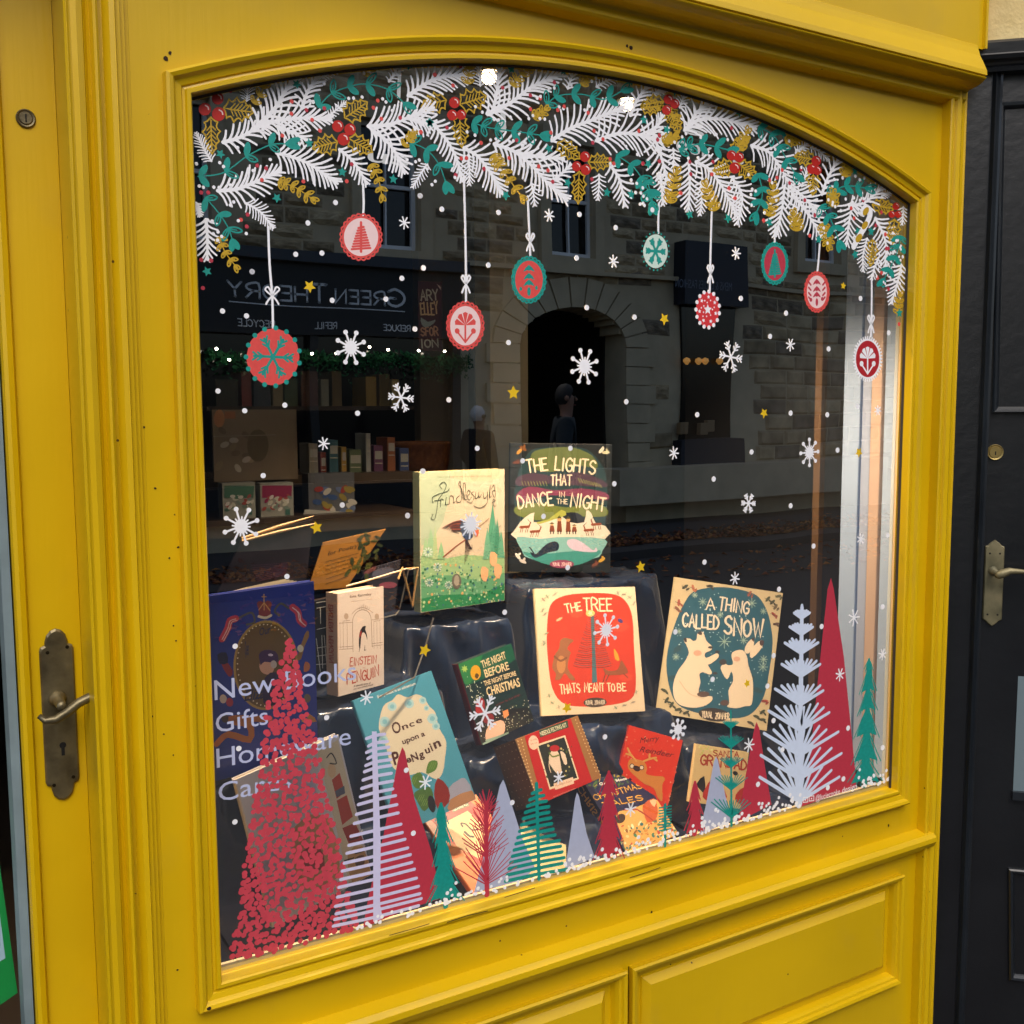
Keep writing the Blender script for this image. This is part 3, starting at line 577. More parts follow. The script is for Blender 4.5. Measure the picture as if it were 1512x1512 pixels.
def flake(p, r, kind, w=2.6, m=WHT, name='painted_snowflake'):
    cv = glass(-.0034); u = cv.q(p); k = cv.mpp(p)*r; r0 = random.uniform(-.2, .2)
    T = lambda a, d: (u[0]+math.cos(a)*d*k*.93, u[1]+math.sin(a)*d*k); ww = w*cv.mpp(p)
    def dot(q, rr): cv.poly2([(q[0]+rr*math.cos(t*.7854), q[1]+rr*math.sin(t*.7854)) for t in range(8)], m)
    if kind == 'A':
        for i in range(8): a = r0+math.pi*i/4+.2; cv.ring2([T(a, 0), T(a, .95)], ww, m); dot(T(a, .95), ww*1.25); cv.ring2([T(a, 0), T(a, .3)], ww*2, m); a += .39; cv.ring2([T(a, 0), T(a, .5)], ww*.8, m)
    elif kind == 'B':
        for i in range(6):
            a = r0+math.pi*i/3; cv.ring2([T(a, 0), T(a, 1)], ww, m)
            for d in (.5, .78):
                e = T(a, d)
                for s_ in (-.75, .75): cv.ring2([e, (e[0]+math.cos(a+s_)*.3*k, e[1]+math.sin(a+s_)*.3*k)], ww*.85, m)
    elif kind == 'X':
        for i in range(20): a = r0+math.pi*i/10; cv.ring2([T(a, 0), T(a, .6+.35*(i % 2)+random.uniform(-.1, .1))], ww, m)
    else:
        for i in range(7): a = r0+2*math.pi*i/7; cv.ring2([T(a, 0), T(a, 1)], ww, m)
    return done(cv, name)
for p, r, k in [((518, 513), 25, 'A'), ((863, 541), 26, 'A'), ((356, 777), 28, 'A'), ((895, 930), 23, 'A'), ((1195, 668), 20, 'A'), ((1001, 1077), 14, 'A'), ((592, 587), 21, 'B'), ((1079, 527), 23, 'B'), ((716, 1053), 26, 'B'), ((1105, 743), 14, 'B'), ((695, 774), 20, 'X'),
    ((597, 329), 9, 'C'), ((811, 318), 9, 'C'), ((906, 386), 9, 'C'), ((478, 655), 9, 'C'), ((1087, 374), 9, 'C'), ((1167, 509), 9, 'C'), ((995, 669), 9, 'C'), ((1085, 854), 9, 'C'), ((1106, 1100), 10, 'C'), ((1240, 996), 9, 'C'), ((1296, 606), 7, 'C'), ((1271, 796), 8, 'C'), ((825, 1148), 9, 'C'), ((628, 1155), 10, 'C'), ((541, 1030), 10, 'C'), ((1261, 912), 12, 'C'), ((931, 1195), 10, 'C'), ((1303, 966), 8, 'C')]:
    flake(p, r, k, 3 if r > 24 else 2.5 if r > 12 else 2.1)
for p, r in [((457, 423), 10), ((981, 471), 9), ((758, 580), 11), ((1128, 610), 8), ((467, 779), 10), ((946, 837), 9), ((627, 960), 10), ((837, 1045), 9), ((1268, 668), 8), ((1245, 422), 6), ((1103, 1009), 7)]:
    cv = glass(-.0034); star(cv, p, r, mat('paint_yellow', 'e6c01e', .5)); done(cv, 'painted_star', 'small yellow painted star')
# falling snow dots: shared disc copied over the pane
DM = None
def snowdot(px, py, r=4.0):
    global DM
    if DM is None:
        b = MB(); b.add([(math.cos(t*math.pi/6), 0, math.sin(t*math.pi/6)) for t in range(12)], [tuple(range(12))], WHT); o = b.build('painted_snow_dot', win); DM = o.data
    else: o = bpy.data.objects.new('painted_snow_dot', DM); COL.objects.link(o); o.parent = win
    p = P(px, py, 0); k = gm_(px, py)*r; o.location = (p[0]-XL, -.0006, p[2]-ZB); o.scale = (k, 1, k)
for (ox, oy, s), L in (((280, 380, 3.78), [(348, 80), (1184, 117), (1305, 60), (183, 300), (317, 327), (795, 240), (1095, 233), (1257, 400), (158, 746), (307, 856), (531, 825), (937, 870), (1446, 795), (410, 1218), (851, 1382), (1216, 1440), (1300, 1193)]),
  ((250, 70, 3.78), [(927, 866), (773, 980), (705, 1155), (851, 1148), (462, 1252), (1418, 1230), (1398, 828)]),
  ((600, 70, 3.78), [(77, 828), (198, 903), (514, 921), (966, 932), (1168, 1006), (950, 1175), (457, 1215), (1007, 1452), (1372, 907)]),
  ((600, 400, 3.78), [(1273, 258), (570, 400), (47, 325), (237, 720), (1227, 730), (395, 990), (1160, 1188), (915, 990), (648, 1060), (765, 1370), (93, 1118)]),
  ((960, 420, 3.78), [(506, 78), (758, 160), (669, 290), (262, 727), (783, 718), (988, 727), (995, 360), (1045, 925), (565, 935), (354, 1086), (783, 1235), (911, 1460), (1173, 78), (1325, 1400), (1157, 680), (1330, 270)]),
  ((290, 740, 4.32), [(930, 25), (1347, 93), (577, 480), (247, 925), (830, 1380)]), ((290, 1060, 4.32), [(270, 195), (245, 663), (1338, 333), (1383, 735)]),
  ((0, 0, 1), [(1040, 830), (745, 904), (838, 838), (1150, 870), (997, 933), (1142, 968), (1133, 1013), (1213, 925), (1252, 1075), (1155, 1107), (1142, 1064), (1303, 896), (1303, 1104), (1052, 1003), (893, 1088), (756, 1185), (1119, 1158), (1245, 1150), (1222, 1163)])):
    for x, y in L: snowdot(ox+x/s, oy+y/s)

# ---- painted forest along the bottom edge (pixel outlines, pane plane)
def ptree(name, fn, label, base): cv = glass(base); fn(cv); return done(cv, name, label)
def cone(pts, m, label, base): return ptree('painted_tree', lambda cv: cv.poly(pts, m), label, base)
cone([(594, 1103), (598, 1110), (612, 1180), (636, 1254), (652, 1326), (600, 1343), (536, 1370), (545, 1320), (566, 1235), (588, 1120)], CRI, 'tall crimson painted cone tree behind the lavender tree', -.0006)
cone([(743, 1151), (746, 1158), (772, 1240), (790, 1282), (770, 1300), (700, 1318), (715, 1260), (738, 1160)], GRY, 'grey blue painted cone tree behind the crimson sprig', -.0006)
cone([(852, 1170), (855, 1176), (866, 1230), (878, 1266), (834, 1284), (841, 1240), (849, 1180)], GRY, 'grey blue painted cone tree right of the teal rung tree', -.0006)
cone([(1057, 1117), (1060, 1122), (1070, 1170), (1080, 1212), (1032, 1233), (1042, 1190), (1054, 1125)], GRY, 'small grey blue painted cone tree near the tall teal sprig', -.0006)
cone([(1117, 1066), (1121, 1075), (1129, 1130), (1139, 1188), (1090, 1213), (1100, 1150), (1114, 1075)], CRI, 'short crimson painted cone tree left of the ice blue fir', -.0006)
cone([(1227, 853), (1231, 870), (1246, 970), (1256, 1070), (1265, 1162), (1183, 1191), (1196, 1120), (1207, 1010), (1222, 870)], CRI, 'tallest crimson painted cone tree behind the ice blue fir', -.0006)
def dotted(cv):
    out_ = [(428, 935), (445, 1000), (460, 1060), (464, 1085), (474, 1130), (488, 1190), (502, 1250), (516, 1320), (530, 1356), (524, 1372), (480, 1384), (420, 1402), (345, 1422), (341, 1405), (352, 1340), (362, 1260), (374, 1180), (384, 1110), (392, 1050), (410, 990)]
    def inside(x, y):
        c = False
        for i in range(len(out_)):
            (x0, y0), (x1, y1) = out_[i-1], out_[i]
            if (y0 > y) != (y1 > y) and x < (x1-x0)*(y-y0)/(y1-y0)+x0: c = not c
        return c
    rnd = random.Random(3); pts = []; y = 938
    while y < 1425:
        x = 335+(int(y) % 2)*4
        while x < 535:
            q = (x+rnd.uniform(-4, 4), y+rnd.uniform(-4, 4))
            if inside(*q) and rnd.random() < (.97 if q[1] < 1120 or q[1] > 1260 else .86): pts.append(q)
            x += 7.1
        y += 7.3
    for q in pts: cv.dot(q, rnd.uniform(3.7, 4.7), DOTR, n=9)
ptree('painted_tree', dotted, 'wide red painted tree built up from hundreds of dots', -.0018)
def lav(cv):
    cv.poly([(549, 1080), (556, 1080), (562, 1250), (561, 1335), (565, 1356), (551, 1361), (551, 1300), (551, 1200)], LAV)
    L = [(1088, 541, 568), (1099, 544, 572), (1108, 541, 574), (1117, 543, 576), (1127, 540, 577), (1136, 538, 577), (1148, 536, 578), (1160, 534, 580), (1172, 532, 580), (1183, 529, 584), (1197, 526, 586), (1210, 523, 588), (1228, 518, 592), (1241, 515, 594), (1252, 512, 598), (1266, 508, 602), (1277, 505, 606), (1289, 503, 608), (1300, 500, 612), (1314, 498, 615), (1327, 495, 618), (1338, 496, 620), (1346, 494, 622), (1356, 492, 618)]
    for y, a, b_ in L: cv.stroke([(a, y+(b_-a)*.09), (554, y-2), (b_, y-(b_-a)*.15)], 4.8, LAV, 3)
ptree('painted_tree', lav, 'lavender painted tree drawn with ladder like rungs', -.0023)
def solidfir(spine, tiers, m, needles=True):
    def f(cv):
        (x0, y0), (x1, y1) = spine; N = len(tiers)
        cv.stroke([(x0, y0), (x1, y1)], 5, m, w1=8)
        for i, (t0, t1, hw) in enumerate(tiers):
            a = (x0+(x1-x0)*t0, y0+(y1-y0)*t0); yb = y0+(y1-y0)*t1; xb = x0+(x1-x0)*t1
            cv.poly([a, (xb+hw*.8, yb), (xb+hw*.3, yb-3), (xb, yb-1), (xb-hw*.3, yb-1), (xb-hw*.8, yb+3)], m)
            for k in range(9):
                u = -1+2*k/8; cv.stroke([(a[0]+u*2, a[1]+3), (xb+u*hw, yb+random.uniform(-4, 7)+abs(u)*2)], 2.2, m, w1=1.6)
    return f
ptree('painted_tree', solidfir((( 651, 1187)), [], TEA) if False else solidfir(((651, 1187), (658, 1338)), [(0, .18, 10), (.12, .38, 15), (.3, .6, 17), (.5, .78, 21), (.66, .93, 28)], TEA), 'bushy teal painted fir beside the tall crimson cone', -.0021)
ptree('painted_tree', solidfir(((899, 1140), (899, 1264)), [(0, .26, 15), (.2, .52, 15), (.4, .78, 20), (.6, .98, 23)], CRI), 'crimson painted fir in front of the thick navy book', -.0021)
ptree('painted_tree', solidfir(((1026, 1155), (1026, 1231)), [(0, .3, 8), (.2, .55, 12), (.4, .95, 16)], CRI), 'small crimson painted fir with fanned needles', -.0021)
ptree('painted_tree', solidfir(((1283, 974), (1277, 1160)), [(0, .08, 7), (.07, .25, 13), (.22, .4, 15), (.38, .6, 19), (.55, .8, 22), (.75, .97, 26)], TEA), 'tall teal painted fir at the right edge of the window', -.0021)
def rungs(cv):
    cv.stroke([(792, 1157), (794, 1230), (796, 1298)], 5.5, TEA)
    for i in range(15):
        t = (i+.5)/15; y = 1163+t*132; hw = 5+43*t**.85; cv.stroke([(793-hw, y+hw*.16+3), (794, y), (793+hw*random.uniform(.8, 1), y-hw*.16)], 5.2, TEA, 3)
ptree('painted_tree', rungs, 'teal painted tree with slanting rungs between two grey cones', -.0021)
def spr(cv):
    cv.stroke([(718, 1185), (718, 1260), (719, 1321)], 5, CRI, w1=8)
    for y, L in ((1203, 24), (1232, 36), (1266, 46), (1306, 56)):
        for s_ in (-1, 1):
            for k in range(8): a = R(28+k*7); cv.stroke([(718, y-k*2), (718+s_*math.cos(a)*L*random.uniform(.7, 1), y-k*2-math.sin(a)*L)], 1.9, CRI, w1=1.2)
ptree('painted_tree', spr, 'crimson painted sprig in front of a grey cone', -.0021)
def lit(cv):
    cv.stroke([(982, 1188), (982, 1249)], 4.5, TEA)
    for i in range(9): cv.stroke([(973, 1193+i*4.2), (991, 1190+i*4.2)], 1.9, TEA)
ptree('painted_tree', lit, 'tiny teal painted sprig over the thick navy book', -.0021)
def whorl(nodes, x, ytop, ybot, m, w, xb=None, n=6, spread=(28, 80)):
    def f(cv):
        X = lambda y: x+((xb or x)-x)*(y-ytop)/(ybot-ytop)
        cv.stroke([(x, ytop), (X(ybot), ybot)], w*1.3, m, w1=w*2.2)
        for y, L in nodes:
            for s_ in (-1, 1):
                for k in range(n):
                    a = R(spread[0]+(spread[1]-spread[0])*k/(n-1)); ll = L*(1-.38*k/(n-1))*random.uniform(.92, 1.05)
                    cv.stroke([(X(y), y), (X(y)+s_*math.cos(a)*ll*.95, y-math.sin(a)*ll)], w*1.15, m, w1=w*.8)
        cv.stroke([(x, ytop+6), (x, ytop-3)], w, m)
    return f
ptree('painted_tree', whorl([(1075, 15), (1104, 25), (1133, 22), (1166, 31), (1207, 40)], 1079, 1052, 1219, TEA, 2.0, 1080, 6, (36, 82)), 'tall thin teal painted sprig with feathery whorls', -.0022)
ptree('painted_tree', whorl([(912, 15), (936, 22), (964, 30), (998, 36), (1040, 44), (1078, 56), (1115, 66), (1150, 72), (1183, 74)], 1184, 897, 1188, LBL, 5.4, 1180, 5, (30, 80)), 'large ice blue painted fir in front of the tallest crimson cone', -.0022)
# drifts of snow dots and the artist signature
cv = glass(-.0036); rnd = random.Random(9)
def edge(x): return 1432-(x-340)*.2815
for x0, x1, n, hgt in ((527, 600, 18, 20), (600, 700, 30, 20), (655, 760, 34, 24), (760, 830, 16, 10), (834, 895, 40, 22), (895, 985, 44, 18), (985, 1045, 26, 16), (1035, 1090, 50, 26), (1085, 1125, 20, 14), (1120, 1182, 52, 24), (1266, 1312, 40, 24)):
    for i in range(int(n*.72)):
        x = rnd.uniform(x0, x1); cv.dot((x, edge(x)-5-abs(rnd.gauss(0, hgt*.45))), rnd.uniform(2.3, 3.1), WHT, n=8)
done(cv, 'painted_snow_drift', kind='stuff')
cv = glass(-.0038)
cv.text('@luciecooke', (1204, 1183), (1240, 1172), 8.5, WHT, style='font', bold=.0); cv.text('design', (1243, 1171), (1265, 1164), 8.5, WHT, style='font', bold=.0)
for x, y in ((1189, 1181), (1198, 1179)):
    cv.stroke([(x-3.4, y-3.4), (x+3.4, y-4), (x+3.4, y+3), (x-3.4, y+3.6)], 1.2, WHT, 0, closed=True); cv.dot((x, y), 1.3, WHT)
done(cv, 'painted_signature', 'small white handwritten artist signature with two icons')

# chips, nail heads and open cracks in the old paint
CHP = mat('bare_chip', '2c1a0c', .9); rc = random.Random(21)
for px, py, r_ in ((245, 87, 4.5), (251, 78, 3), (932, 70, 4), (926, 68, 3), (1374, 284, 2.8), (213, 631, 2), (229, 721, 2.2), (263, 808, 2), (250, 824, 1.8), (258, 760, 1.6), (256, 924, 1.6), (260, 946, 1.6), (225, 1058, 1.8), (242, 1084, 1.7), (256, 1115, 1.5), (262, 1432, 2), (308, 1212, 1.6), (1378, 745, 2), (1355, 756, 1.8), (1312, 1219, 3), (990, 1424, 1.8), (770, 1420, 2), (560, 1494, 2.2), (962, 1347, 2.6), (1157, 1441, 2)):
    p = P(px, py, YF-.0006); k_ = gm_(px, py)*r_ if False else .00095*r_*(1+px/3000); b = MB(); b.add([(p[0]+k_*rc.uniform(.5, 1)*math.cos(a), p[1], p[2]+k_*rc.uniform(.5, 1)*math.sin(a)) for a in [i*.785 for i in range(8)]], [tuple(range(8))], CHP); b.build('paint_chip', shop, world=True)
for L in (((575, 1381), (604, 1373), (634, 1364)), ((660, 1362), (690, 1352), (720, 1345)), ((930, 1296), (955, 1288), (975, 1281)), ((745, 1325), (790, 1311))):
    b = MB(); q = [P(x, y, -.0262) for x, y in L]; b.tube(q, .0006, CHP, 5); b.build('paint_crack', win, world=True)
p = P(309, 1489, -.033); b = MB(); b.add([(p[0]+.004*math.cos(a)*rc.uniform(.6, 1), p[1], p[2]+.004*math.sin(a)*rc.uniform(.6, 1)) for a in [i*.9 for i in range(7)]], [tuple(range(7))], CHP); b.build('paint_chip', win, world=True)
# ================================================================ left door
door = empty('shop_door', (.17, .068, 0), label='yellow glazed shop door with an aged brass lever handle', cat='door')
b = MB(); YD = .068
extr(b, [(.139, YD+.04), (.139, YD), (.2055, YD), (.2055, YD+.04)], -.23, 2.6, YEL, 'z'); b.build('stile', door, world=True)
b = MB(); extr(b, [(.1215, YD+.03), (.1215, YD-.002), (.124, YD-.008), (.129, YD-.011), (.136, YD-.008), (.1375, YD-.001), (.139, YD+.001), (.139, YD+.03)], -.23, 2.6, YEL, 'z'); b.build('glazing_bead', door, world=True)
b = MB(); extr(b, [(.104, YD+.03), (.108, YD+.012), (.1195, YD+.006), (.1205, YD+.03)], 0, 2.6, mat('door_seal', '7f9196', .5, noise=.3, nscale=15), 'z'); b.build('glazing_seal', door, world=True)
b = MB(); b.box((-.55, YD+.02, .25), (.104, YD+.024, 2.4), cm); b.build('door_glass', door, world=True)
BR = mat('aged_brass', '8a8062', .42, metal=.75, noise=.35, nscale=30, bump=.3, bscale=60, col2='5c5440')
def inplane(px, py, y): p = P(px, py, y); return (p[0], p[2])
hp = empty('door_handle', (0, 0, 0)) if False else None
x0, z0, z1 = .1725, P(105, 1180, YD-.004)[2], P(98, 927, YD-.004)[2]
def plate(cxp, za, zb, hw, th, y, mb, m, kind='round'):
    H = zb-za; o = []
    if kind == 'round': half = [(0, 1), (.30, .99), (.55, .965), (.66, .93), (.68, .91), (.92, .90), (1, .88)]
    else: half = [(0, 1), (.45, .965), (.7, .935), (.95, .925), (1, .90)]
    top = [(cxp+u*hw, za+H*v) for u, v in half]; botm = [(cxp+u*hw, za+H*(1-v)) for u, v in half[::-1]]
    r = top+botm; full = r+[(2*cxp-x, z) for x, z in r[::-1] if abs(x-cxp) > 1e-6]
    N = len(full); vs = []
    for f, yy in ((1, y), (1, y-th*.55), (.9, y-th)):
        vs += [(cxp+(x-cxp)*f, yy, (za+zb)/2+(z-(za+zb)/2)*(1-(1-f)*.25)) for x, z in full]
    fs = [tuple(range(2*N, 3*N))[::-1]]
    for k in (0, 1):
        for i in range(N): j = (i+1) % N; fs.append((k*N+i, (k+1)*N+i, (k+1)*N+j, k*N+j))
    mb.add(vs, [f[::-1] for f in fs], m)
b = MB(); plate(x0, z0, z1, .0225, .005, YD, b, BR); hpl = b.build('handle_plate', door, world=True)
zl = z0+(z1-z0)*.60
b = MB(); b.lathe((x0-.002, YD-.005, zl), (0, -1, 0), [(0, .012), (.006, .011), (.008, .008), (.042, .0065), (.046, .0065)], BR)
b.tube([(x0-.031, YD-.046, zl-.010), (x0-.024, YD-.050, zl-.017), (x0-.010, YD-.052, zl-.017), (x0+.006, YD-.052, zl-.008), (x0+.020, YD-.051, zl+.002), (x0+.036, YD-.050, zl+.008), (x0+.052, YD-.049, zl+.007), (x0+.062, YD-.047, zl-.001), (x0+.062, YD-.044, zl-.009)], [.0035, .0045, .006, .0065, .0065, .0068, .0075, .0075, .004], BR, 12)
b.build('lever', hpl, smooth=True, world=True)
DK = mat('dark_hole', '0b0a08', .9)
b = MB(); zk = z0+(z1-z0)*.31; b.lathe((x0+.002, YD-.0048, zk+.004), (0, -1, 0), [(0, .0045), (.0006, .0045)], DK); b.box((x0-.0002, YD-.0056, zk-.011), (x0+.0042, YD-.0045, zk+.003), DK); b.build('keyhole', hpl, world=True)
for dx, t in ((-.012, .87), (.014, .89), (-.012, .10), (.014, .13)):
    b = MB(); b.lathe((x0+dx, YD-.0045, z0+(z1-z0)*t), (0, -1, 0), [(0, .0028), (.0012, .0024)], mat('screw', '2c2618', .5, metal=.8)); b.build('screw', hpl, world=True)
p = P(38, 175, YD-.001); b = MB(); b.lathe((p[0], YD, p[2]), (0, -1, 0), [(0, .0125), (.002, .0125), (.0035, .011), (.0025, .009), (.004, .0075), (.004, .002)], BR, 28); b.box((p[0]-.001, YD-.0046, p[2]-.005), (p[0]+.001, YD-.0036, p[2]+.005), DK); b.build('lock_cylinder', door, world=True)
# green poster behind the door glass
pc = Canvas(lambda x, y: inplane(x, y, .12), .00095, .12, dy=1e-5)
g = MB(); q = [inplane(x, y, .125) for x, y in ((-60, 1120), (-14, 1180), (26, 1466), (-40, 1512))]
g.add([(x, .125, z) for x, z in q]+[(x, .127, z) for x, z in q], [(3, 2, 1, 0), (4, 5, 6, 7), (0, 1, 5, 4), (1, 2, 6, 5), (2, 3, 7, 6), (3, 0, 4, 7)], '1c8f45')
q = [inplane(x, y, .124) for x, y in ((-60, 1220), (-8, 1290), (8, 1415), (-50, 1450))]; g.add([(x, .1245, z) for x, z in q], [(3, 2, 1, 0)], 'a8c3d6')
tag(g.build('poster', None), 'green poster with a pale blue patch hung behind the door glass', 'poster')
# ================================================================ black door on the return wall
e = Vector((.731, -.682, 0)); nrm = Vector((-.682, -.731, 0)); O = Vector((2.010, .002, 0))
def BP(px, py, off=0.0):
    "s along the return wall and z, at distance off in front of it"
    d = fw*FPX+rt*(px-756)-up*(py-756); o = O+nrm*off; t = (o-Vector(CAM)).dot(nrm)/Vector(d).dot(nrm); q = Vector(CAM)+Vector(d)*t
    return ((q-O).dot(e), q.z)
bd = empty('black_door', O, Matrix((e, -nrm, Vector((0, 0, 1)))).transposed(), 'black painted panelled door with a worn brass lever in the angled entrance', 'door')
BLK = mat('black_paint', '16191d', .36, coat=.5, noise=.45, nscale=4, bump=.25, bscale=45, col2='0a0d12')
BL2 = mat('black_paint_worn_sheen', '20262c', .34, coat=.5, noise=.5, nscale=6, col2='10151b')  # worn black paint with its blue-grey reflected sheen put into the colour
def lb(mb, s0, s1, z0, z1, t0, t1, m=BLK): mb.box((s0, -t1, z0), (s1, -t0, z1), m)
S_ = lambda px, py=900, off=0: BP(px, py, off)[0]
zt = BP(1480, 108)[1]
b = MB(); lb(b, -.02, S_(1434), -.23, zt, -.05, .0, BLK); extr(b, [(S_(1434), .02), (S_(1434), -.004), (S_(1438), -.012), (S_(1441), -.006), (S_(1443), -.003), (S_(1446), .0), (S_(1449), -.002), (S_(1451), .02)], -.23, zt, BL2, 'z'); b.build('door_frame', bd)
b = MB(); lb(b, S_(1451)+.0003, .62, -.23, zt, -.06, -.012, BLK)
b.build('door_leaf', bd)
zpt = BP(1480, 150)[1]; s0 = S_(1463, 300)
def bead(s0, s1, z0, z1, name='panel_bead'):
    b = MB(); sweep(b, [(s0+.012, z0), (s1, z0), (s1, z1), (s0, z1-.012+.012)], [(0, .013), (0, .004), (-.003, .001), (-.008, .002), (-.012, .008), (-.014, .0115)], BL2, sign=1); b.build(name, bd)
bead(S_(1470, 300), .5, BP(1480, 610)[1], zpt); bead(S_(1494, 1200), .5, BP(1500, 1450)[1], BP(1500, 1285)[1])
b = MB(); sp0, zp0 = BP(1502, 1050); b.add([(S_(1503, 1050), .0105, BP(1503, 1170)[1]), (.42, .0105, BP(1503, 1170)[1]), (.42, .0105, BP(1503, 1000)[1]), (S_(1503, 1050), .0105, BP(1503, 1000)[1])], [(0, 1, 2, 3)], mat('frosted_panel', '6f8088', .25)); b.box((S_(1501, 1050), -.0, BP(1503, 1182)[1]), (.43, .012, BP(1503, 1170)[1]), BL2); b.build('letter_plate', bd)
b = MB(); z = zt; extr(b, [(.02, z), (-.015, z), (-.018, z+.008), (-.013, z+.012), (-.016, z+.014), (-.030, z+.022), (-.034, z+.030), (-.030, z+.034), (-.032, z+.055), (-.026, z+.062), (.02, z+.064)], -.02, .62, BLK); b.build('lintel', bd)
BR2 = mat('dull_brass', '8f8768', .5, metal=.45, noise=.3, nscale=25, col2='5c5a44')
sa, za = BP(1466, 797, -.008); zb = BP(1464, 925, -.008)[1]; sc_ = S_(1467, 860, -.008)
b = MB(); plate(sc_, zb, za, .0205, .007, .012, b, BR2, 'gothic'); bpl = b.build('handle_plate', bd)
for ds, t in ((-.0105, .845), (.0105, .845), (-.0105, .14), (.0105, .14)):
    b = MB(); b.lathe((sc_+ds, .0055, zb+(za-zb)*t), (0, -1, 0), [(0, .0026), (.0008, .002)], DK); b.build('screw', bpl)
zl2 = BP(1468, 843, 0)[1]
b = MB(); b.lathe((sc_-.003, .005, zl2), (0, -1, 0), [(0, .010), (.004, .010), (.004, .007), (.04, .006)], BR2)
b.tube([(sc_-.008, -.034, zl2-.006), (sc_-.002, -.036, zl2-.004), (sc_+.008, -.036, zl2), (sc_+.022, -.036, zl2+.006), (sc_+.05, -.035, zl2+.005), (sc_+.085, -.034, zl2+.001), (sc_+.1, -.034, zl2-.006)], [.004, .009, .010, .0075, .005, .0055, .004], BR2, 12); b.build('lever', bpl, smooth=True)
sk, zk = BP(1471, 668); b = MB(); b.lathe((sk, .012, zk), (0, -1, 0), [(0, .0175), (.003, .0178), (.0055, .0165), (.0045, .0135), (.0065, .0125), (.0065, .003)], mat('brass', 'a8935a', .35, metal=.7, noise=.2, nscale=40), 28); b.box((sk-.0012, .0049, zk-.006), (sk+.0012, .006, zk+.002), DK); b.build('lock_cylinder', bd)
rw = MB(); REN = mat('cream_render', 'e6d29a', .95, noise=.25, nscale=18, bump=.5, bscale=110, col2='cdb67c')
rw.box((-.03, -.004, zt+.064), (.9, .3, 3.2), REN); rw.box((.6201, -.004, -.23), (.9, .3, zt+.064), BLK)
RWM = WM[bd.name].copy(); rw.v = [tuple(RWM @ Vector(v)) for v in rw.v]; tag(rw.build('return_wall', None), 'cream rough rendered wall above the black door', 'wall')

# ================================================================ shop interior
room = empty('shop_room', (1, 2, 0), label='dim shop interior behind the display with beige wall and dark posts', cat='room')
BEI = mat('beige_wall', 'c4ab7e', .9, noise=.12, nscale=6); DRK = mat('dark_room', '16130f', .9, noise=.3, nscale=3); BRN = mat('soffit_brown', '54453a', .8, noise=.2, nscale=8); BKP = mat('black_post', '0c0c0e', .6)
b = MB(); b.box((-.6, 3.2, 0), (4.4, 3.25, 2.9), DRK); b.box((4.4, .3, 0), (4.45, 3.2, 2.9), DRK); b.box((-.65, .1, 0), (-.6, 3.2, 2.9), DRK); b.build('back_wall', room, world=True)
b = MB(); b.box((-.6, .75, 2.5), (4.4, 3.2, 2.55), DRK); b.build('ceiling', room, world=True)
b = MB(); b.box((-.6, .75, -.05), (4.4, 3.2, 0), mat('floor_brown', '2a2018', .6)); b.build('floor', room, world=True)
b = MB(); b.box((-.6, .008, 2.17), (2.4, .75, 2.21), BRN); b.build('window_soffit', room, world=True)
x0 = P(725, 700, 1.4)[0]; x1 = P(780, 700, 1.4)[0]
b = MB(); b.box((x0, 1.4, 0), (x1, 1.55, 2.5), BEI); b.build('wall_pier', room, world=True)
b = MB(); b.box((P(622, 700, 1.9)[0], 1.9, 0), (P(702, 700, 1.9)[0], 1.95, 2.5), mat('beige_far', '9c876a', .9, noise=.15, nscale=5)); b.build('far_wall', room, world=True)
b = MB(); b.box((P(701, 700, 1.5)[0], 1.5, 0), (P(724, 700, 1.5)[0], 1.54, 2.5), BKP); b.build('post', room, world=True)
b = MB(); b.box((XL-.07, .75, 0), (2.4, .77, .60), BLK); b.box((XL-.07, .012, .520), (1.9, .75, .560), mat('window_board', 'cdb58c', .5, noise=.15, nscale=9, stretch=(1, 8, 1))); b.build('window_board', room, world=True)
# right reveal boards
rv = empty('window_reveal', (1.9, .1, .6), label='panelled side of the display with white, pink and pale blue boards', cat='panelling')
XS = 1.895
def yat(px, x=XS):
    lo, hi = 0.0, 1.5
    for _ in range(40):
        m_ = (lo+hi)/2
        if P(px, 700, m_)[0] < x: lo = m_
        else: hi = m_
    return lo
for k, (pa, pb, c, dx, rg) in enumerate([(1337, 1321, 'ecc9ac', .0, .5), (1320.5, 1301, 'cfe4ff', .004, .2), (1300.5, 1284, 'f0cdb4', -.002, .5), (1283.5, 1269, 'c8d4ee', .003, .35), (1268.5, 1243, 'cae0ff', -.001, .2)]):
    b = MB(); b.box((XS+dx, yat(pa)+.003, .6), (XS+.03, yat(pb), 2.17), mat('board_'+c, c, rg, noise=.08, nscale=6, stretch=(1, 1, .3))); b.build('board', rv, world=True, bevel=.002)
b = MB(); b.box((XS+.004, yat(1242.5), .6), (XS+.05, yat(1216), 2.17), BKP); b.build('post', rv, world=True)
b = MB(); b.box((XS-.012, yat(1215.5), .6), (XS+.04, yat(1206), 2.17), mat('bare_wood', '7a5c40', .5, noise=.3, nscale=20, stretch=(1, 1, .1))); b.build('wood_edge', rv, world=True)
b = MB(); b.box((XS, yat(1205.8), .0), (XS+.05, .75, 2.5), BKP); b.build('side_panel', rv, world=True)
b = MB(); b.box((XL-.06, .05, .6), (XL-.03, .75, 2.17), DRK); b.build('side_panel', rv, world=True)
# cream inner bead at the foot of the glass
b = MB(); b.box((XL, .0065, .50), (XR, .013, .614), mat('inner_bead', 'f6e2b8', .45, noise=.1, nscale=30)); b.build('inner_bead', win, world=True)

